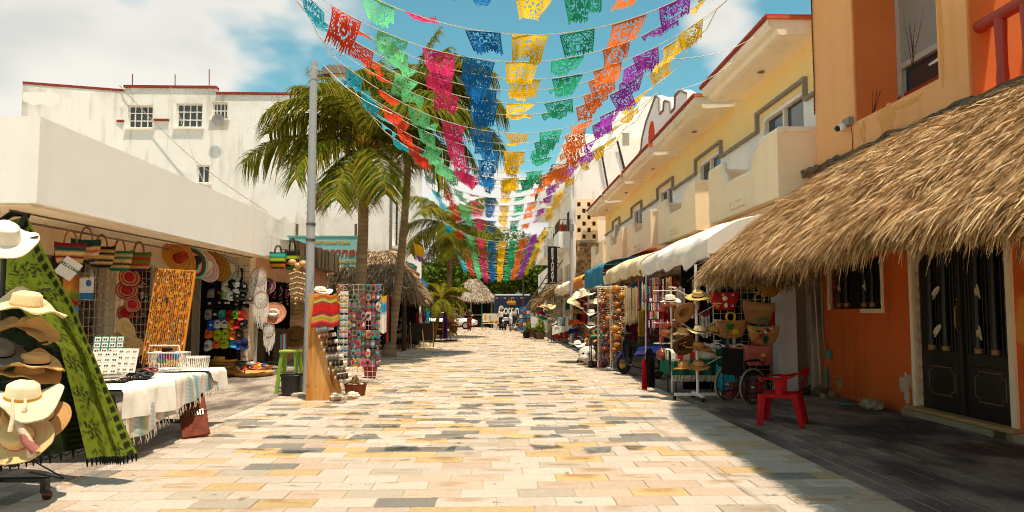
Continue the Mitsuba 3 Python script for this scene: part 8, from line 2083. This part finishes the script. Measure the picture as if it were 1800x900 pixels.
for t in np.linspace(.05, .95, 15): put('rung', MB().tube([a_ + (b_ - a_) * t - sd, a_ + (b_ - a_) * t + sd], .03, C('#8a8070'), 6), 'matte', k)
k = thing('low_white_wall', 'plain white wall between the ladder and the restaurant', 'wall'); plain('face', boxm((3.7, 46, 0), (4.68, 56, 4.6)), 'plaster_aged', k)

# trees closing the view
DG = [C(x) for x in ('#48601e', '#566e24', '#3a4e18', '#647c2a', '#7a8c30', '#324214', '#8f9a3a')]
def leafy(label, o, rx, rz, z0, n, seed, leaf=.34, group='trees behind the end of the street', shade=1.0):
    k = thing('tree', label, 'tree', group); r = np.random.default_rng(seed); o = np.array(o, float)
    put('trunk', MB().tube([o, o + [.1, 0, z0 * .6], o + [0, 0, z0 + rz * .4]], [.28, .2, .12], C('#6a5238'), 9), 'cloth', k)
    for i in range(4):
        a = i * 1.7 + r.random(); put('limb', MB().tube([o + [0, 0, z0 * .7], o + [math.cos(a) * rx * .3, math.sin(a) * rx * .3, z0 + rz * .4], o + [math.cos(a) * rx * .6, math.sin(a) * rx * .6, z0 + rz * .9]], [.12, .08, .03], C('#6a5238'), 6), 'cloth', k)
    c = []
    for i in range(22):
        d = r.standard_normal(3); d /= np.linalg.norm(d); c.append(np.array([d[0] * rx * .75, d[1] * rx * .6, z0 + rz + d[2] * rz * .75]) * 1.0)
    c = np.array(c); ci = r.integers(0, len(c), n); d = r.standard_normal((n, 3)); d /= np.linalg.norm(d, axis=1, keepdims=True)
    p = c[ci] + d * (r.random((n, 1)) ** .4) * np.array([rx * .42, rx * .42, rz * .36]) + o
    t = r.standard_normal((n, 3)); t /= np.linalg.norm(t, axis=1, keepdims=True); s = np.cross(t, r.standard_normal((n, 3))); s /= np.linalg.norm(s, axis=1, keepdims=True)
    L = leaf * r.uniform(.6, 1.2, (n, 1)); V = np.stack([p - t * L * .5, p + s * L * .28, p + t * L * .5, p - s * L * .28], 1)
    f = (np.array([[0, 1, 2], [0, 2, 3]])[None] + (np.arange(n) * 4)[:, None, None]).reshape(-1, 3)
    tone = np.array(DG)[r.integers(0, 7, n)] * r.uniform(.7, 1.3, (n, 1)) * shade
    put('crown', MB().add(V.reshape(-1, 3), f, np.repeat(tone, 4, 0)), 'leaf', k, kind='stuff', smooth=False)


TL = ['dark leafy tree behind the far thatched hut', 'broad dark tree at the left end of the far tree line', 'dark tree rising behind the beer truck', 'yellow-green tree behind the paper banners at the centre', 'dark tree right of the truck, under the white balconies', 'dense tree behind the grey building', 'low tree between the far palm and the hut', 'rearmost tall tree at the centre of the street end']
for i, (x, y, rx, rz, z0, n) in enumerate(((-1.5, 70, 3.2, 2.9, 2.8, 9000), (-6.5, 68, 4.0, 3.6, 2.2, 9000), (1.6, 66, 2.6, 2.2, 3.4, 8000), (1.0, 82, 5.0, 3.4, 5.0, 9000), (5.0, 66, 2.8, 3.1, 2.2, 10000), (7.5, 84, 5.5, 4.2, 3.5, 9000), (-4.5, 58.5, 1.8, 2.0, 2.4, 6000), (-3.0, 90, 6, 4, 5.5, 8000))):
    leafy(TL[i], (x, y, 0), rx, rz, z0, n, i + 30)
k = thing('far_tree_line', 'dense far tree line closing off the horizon beyond the street', 'tree line'); r = np.random.default_rng(4); n = 26000
p = np.stack([r.uniform(-70, 70, n), r.uniform(96, 112, n), r.random(n) ** 1.3 * 8.5], -1); p[:, 2] *= .55 + .5 * meshkit.fbm(np.stack([p[:, 0] * .12, p[:, 1] * .1, p[:, 0] * 0], -1), 3, 4)
t = r.standard_normal((n, 3)); t /= np.linalg.norm(t, axis=1, keepdims=True); s = np.cross(t, r.standard_normal((n, 3))); s /= np.linalg.norm(s, axis=1, keepdims=True)
V = np.stack([p - t * .6, p + s * .4, p + t * .6, p - s * .4], 1); f = (np.array([[0, 1, 2], [0, 2, 3]])[None] + (np.arange(n) * 4)[:, None, None]).reshape(-1, 3)
put('foliage', MB().add(V.reshape(-1, 3), f, np.repeat(np.array(DG)[r.integers(0, 7, n)], 4, 0)), 'leaf', k, kind='stuff', smooth=False)

# left middle distance: boards, stall, hat column
for i, (x, y, rz, c) in enumerate(((-3.35, 27.9, 25, '#2a2622'), (-2.95, 28.7, 5, '#3a2c20'))):
    k = thing('menu_board', ['A-frame menu board standing nearer the left palm', 'second A-frame board just behind, with pale legs'][i], 'sign'); M = R(0, 0, rz); o = (x, y, 0)
    for s in (-1, 1):
        for a in (-.28, .28): put('leg', MB(M, o).tube([[a, s * .28, 0], [a * .9, s * .02, 1.12]], .022, C('#c9a878') if (i + s) % 2 else C('#7a5a3a'), 5), 'matte', k)
        put('panel', MB(R(0, 0, rz) @ rotm('x', s * 13), o).box([0, s * .02, .68], [.5, .02, .75], C(c)), 'matte', k, smooth=False)
for i, (px, py, Y, c, lb) in enumerate(((747, 545, 29.5, ['#2a9ac0', '#2a9ac0', '#d9d4c8', '#2f8ab0'], 'turquoise beach towel hanging beyond the menu boards'), (739, 550, 29.0, ['#b0242c', '#e0dad0', '#b0242c'], 'red and white towel hanging beyond the menu boards'))):
    p = at(px, py, Y); hung('beach_towel', lb, 'towel', p - [.2, 0, 0], p + [.2, 0, 0], 1.2, [C(x) for x in c], 1.5, .03, vert=(i == 1))
    k = thing('towel_rack', ['thin rack carrying the turquoise towel', 'thin rack carrying the red and white towel'][i], 'rack'); put('rail', MB().tube([[p[0] - .25, Y, 0], [p[0] - .25, Y, p[2]], [p[0] + .25, Y, p[2]], [p[0] + .25, Y, 0]], .015, IRON, 6), 'paint', k)
k = thing('blanket_stall', 'dark stall table behind the small palm', 'table'); tripod_table(k, -4.2, -2.75, 34.2, 35.0, .95)
hung('rainbow_blanket', 'black, green and red striped blanket over the stall behind the small palm', 'blanket', (-4.25, 34.1, 1.0), (-2.7, 34.1, 1.0), .65, [C(x) for x in ('#1a1614', '#2f6a3a', '#a02a2c', '#1a1614', '#c9a03a', '#1a1614', '#a02a2c', '#1a1614')], 3, .03, rows=18)
p = at(783, 552, 34.0); hung('purple_cloth', 'long purple cloth hanging beside the hat column', 'cloth', p - [.1, 0, 0], p + [.1, 0, 0], 1.25, [C('#4a1f7a')], 1, .02)
k = thing('hat_column', 'tall wire column of the left-hand hat stall by the white car', 'hat stand'); hxx, hyy = -2.3, 34.4
put('pole', MB().tube([[hxx, hyy, 0], [hxx, hyy, 2.3]], .03, C('#b8b0a0'), 7), 'paint', k); put('base', MB().box([hxx, hyy, .04], [.7, .5, .05], C('#5a3a2c')), 'paint', k, smooth=False)
r = np.random.default_rng(12)
for i in range(24):
    z = .35 + (i // 3) * .26; a = (i % 3) * 2.1 + (i // 3) * .7
    hat('column_hat', f'{["straw", "tan", "white", "brown", "cream"][i % 5]} hat on the left hat column, row {ORD[i // 3]} from the ground, {["front", "right", "left"][i % 3]} side', (hxx + .24 * math.sin(a), hyy - .22 * math.cos(a), z), .1, .11, .2, C(['#d9b67e', '#b98a54', '#e6dfd0', '#7a5634', '#e0cf9f'][i % 5]), C('#2a201a') if i % 4 == 0 else None, R(r.uniform(20, 75), r.uniform(-25, 25), math.degrees(a)), .03, .3, .02, 'hats on the left hat column', n=18)
# right: plants and small goods before the truck
for i, (px, py, Y, h) in enumerate(((930, 596, 38.5, 1.2), (944, 598, 37.0, 1.9), (950, 600, 36.0, 1.3))):
    k = thing('potted_plant', ['yellow-green potted plant, left of three', 'tall thin-leaved potted plant, middle of three', 'potted plant next to the farthest hat stand'][i], 'potted plant'); o = at(px, py, Y); o[2] = 0
    put('pot', MB(o=o).lathe([(0, 0), (.2, 0), (.26, .4), (.28, .42), (.24, .4), (0, .36)], C(['#6a4a34', '#5a3a2c', '#6d5a48'][i]), 18), 'matte', k)
    r = np.random.default_rng(i); mb = MB()
    for j in range(60):
        a = r.uniform(0, 2 * PI); e = r.uniform(.5, 1.4); L = h * r.uniform(.5, 1.0) * .8; d = np.array([math.cos(a) * math.cos(e), math.sin(a) * math.cos(e), math.sin(e)]); s = np.cross(d, [0, 0, 1.0]); s /= np.linalg.norm(s); s *= .035
        b0 = o + [0, 0, .36]; pts = [b0 + d * L * q + [0, 0, -.25 * L * q * q] for q in (0, .5, 1)]
        mb.add([pts[0] - s, pts[0] + s, pts[1] - s, pts[1] + s, pts[2]], [[0, 1, 3], [0, 3, 2], [2, 3, 4]], C(r.choice(['#6a7a24', '#8a8f2c', '#4a5f1c', '#7a8428'])))
    put('leaf', mb, 'leaf', k, kind='stuff', smooth=False)
k = thing('postcard_stand', 'blue and red postcard stand beside the potted plants', 'display rack'); p = at(922, 595, 39.5); p[2] = 0
put('post', MB(o=p).tube([[0, 0, 0], [0, 0, 1.9]], .03, IRON, 6), 'paint', k)
for j in range(6):
    for i in range(3): put('postcard', MB(o=p).box([-.22 + i * .22, -.05, .5 + j * .24], [.18, .02, .2], C(['#2a5aa0', '#b0343a', '#3a8ab8', '#d9c8a8', '#1f4a7a'][(i * 2 + j) % 5])), 'gloss', k, smooth=False)
k = thing('dark_planter', 'small dark pot on the paving before the postcard stand', 'pot'); put('body', MB(o=at(925, 598, 37.5) * [1, 1, 0]).lathe([(0, 0), (.17, 0), (.2, .36), (.17, .34), (0, .3)], C('#2a2622'), 16), 'matte', k)
k = thing('white_notice', 'white paper notice fixed on the middle potted plant', 'sign'); put('sheet', MB().box(at(940, 566, 36.6), [.4, .02, .6], C('#e0dcd0')), 'matte', k, smooth=False)
# stray kite-like flags near the stone wall
for i, (px, py, c, lb) in enumerate(((737, 430, ['#e0a824', '#e0a824', '#8a5a9a'], 'yellow and purple paper kite above the stone wall'), (724, 462, ['#2a9ac0', '#e0a02c', '#e0a02c', '#7a3a9a'], 'orange and blue paper streamer by the stone wall'))):
    p = at(px, py, 30.5); hung('paper_kite', lb, 'kite', p - [.28, 0, -.1], p + [.25, 0, -.15], .75, [C(x) for x in c], 1.5, .05, mat='paper', taper=.5, sway=.1)
k = hung('blue_tarp', 'bright blue tarpaulin edge showing above the left thatched roof', 'tarp', at(727, 482, 30.0), at(752, 497, 30.6), .22, [C('#2a7ab8')], 1, .02)
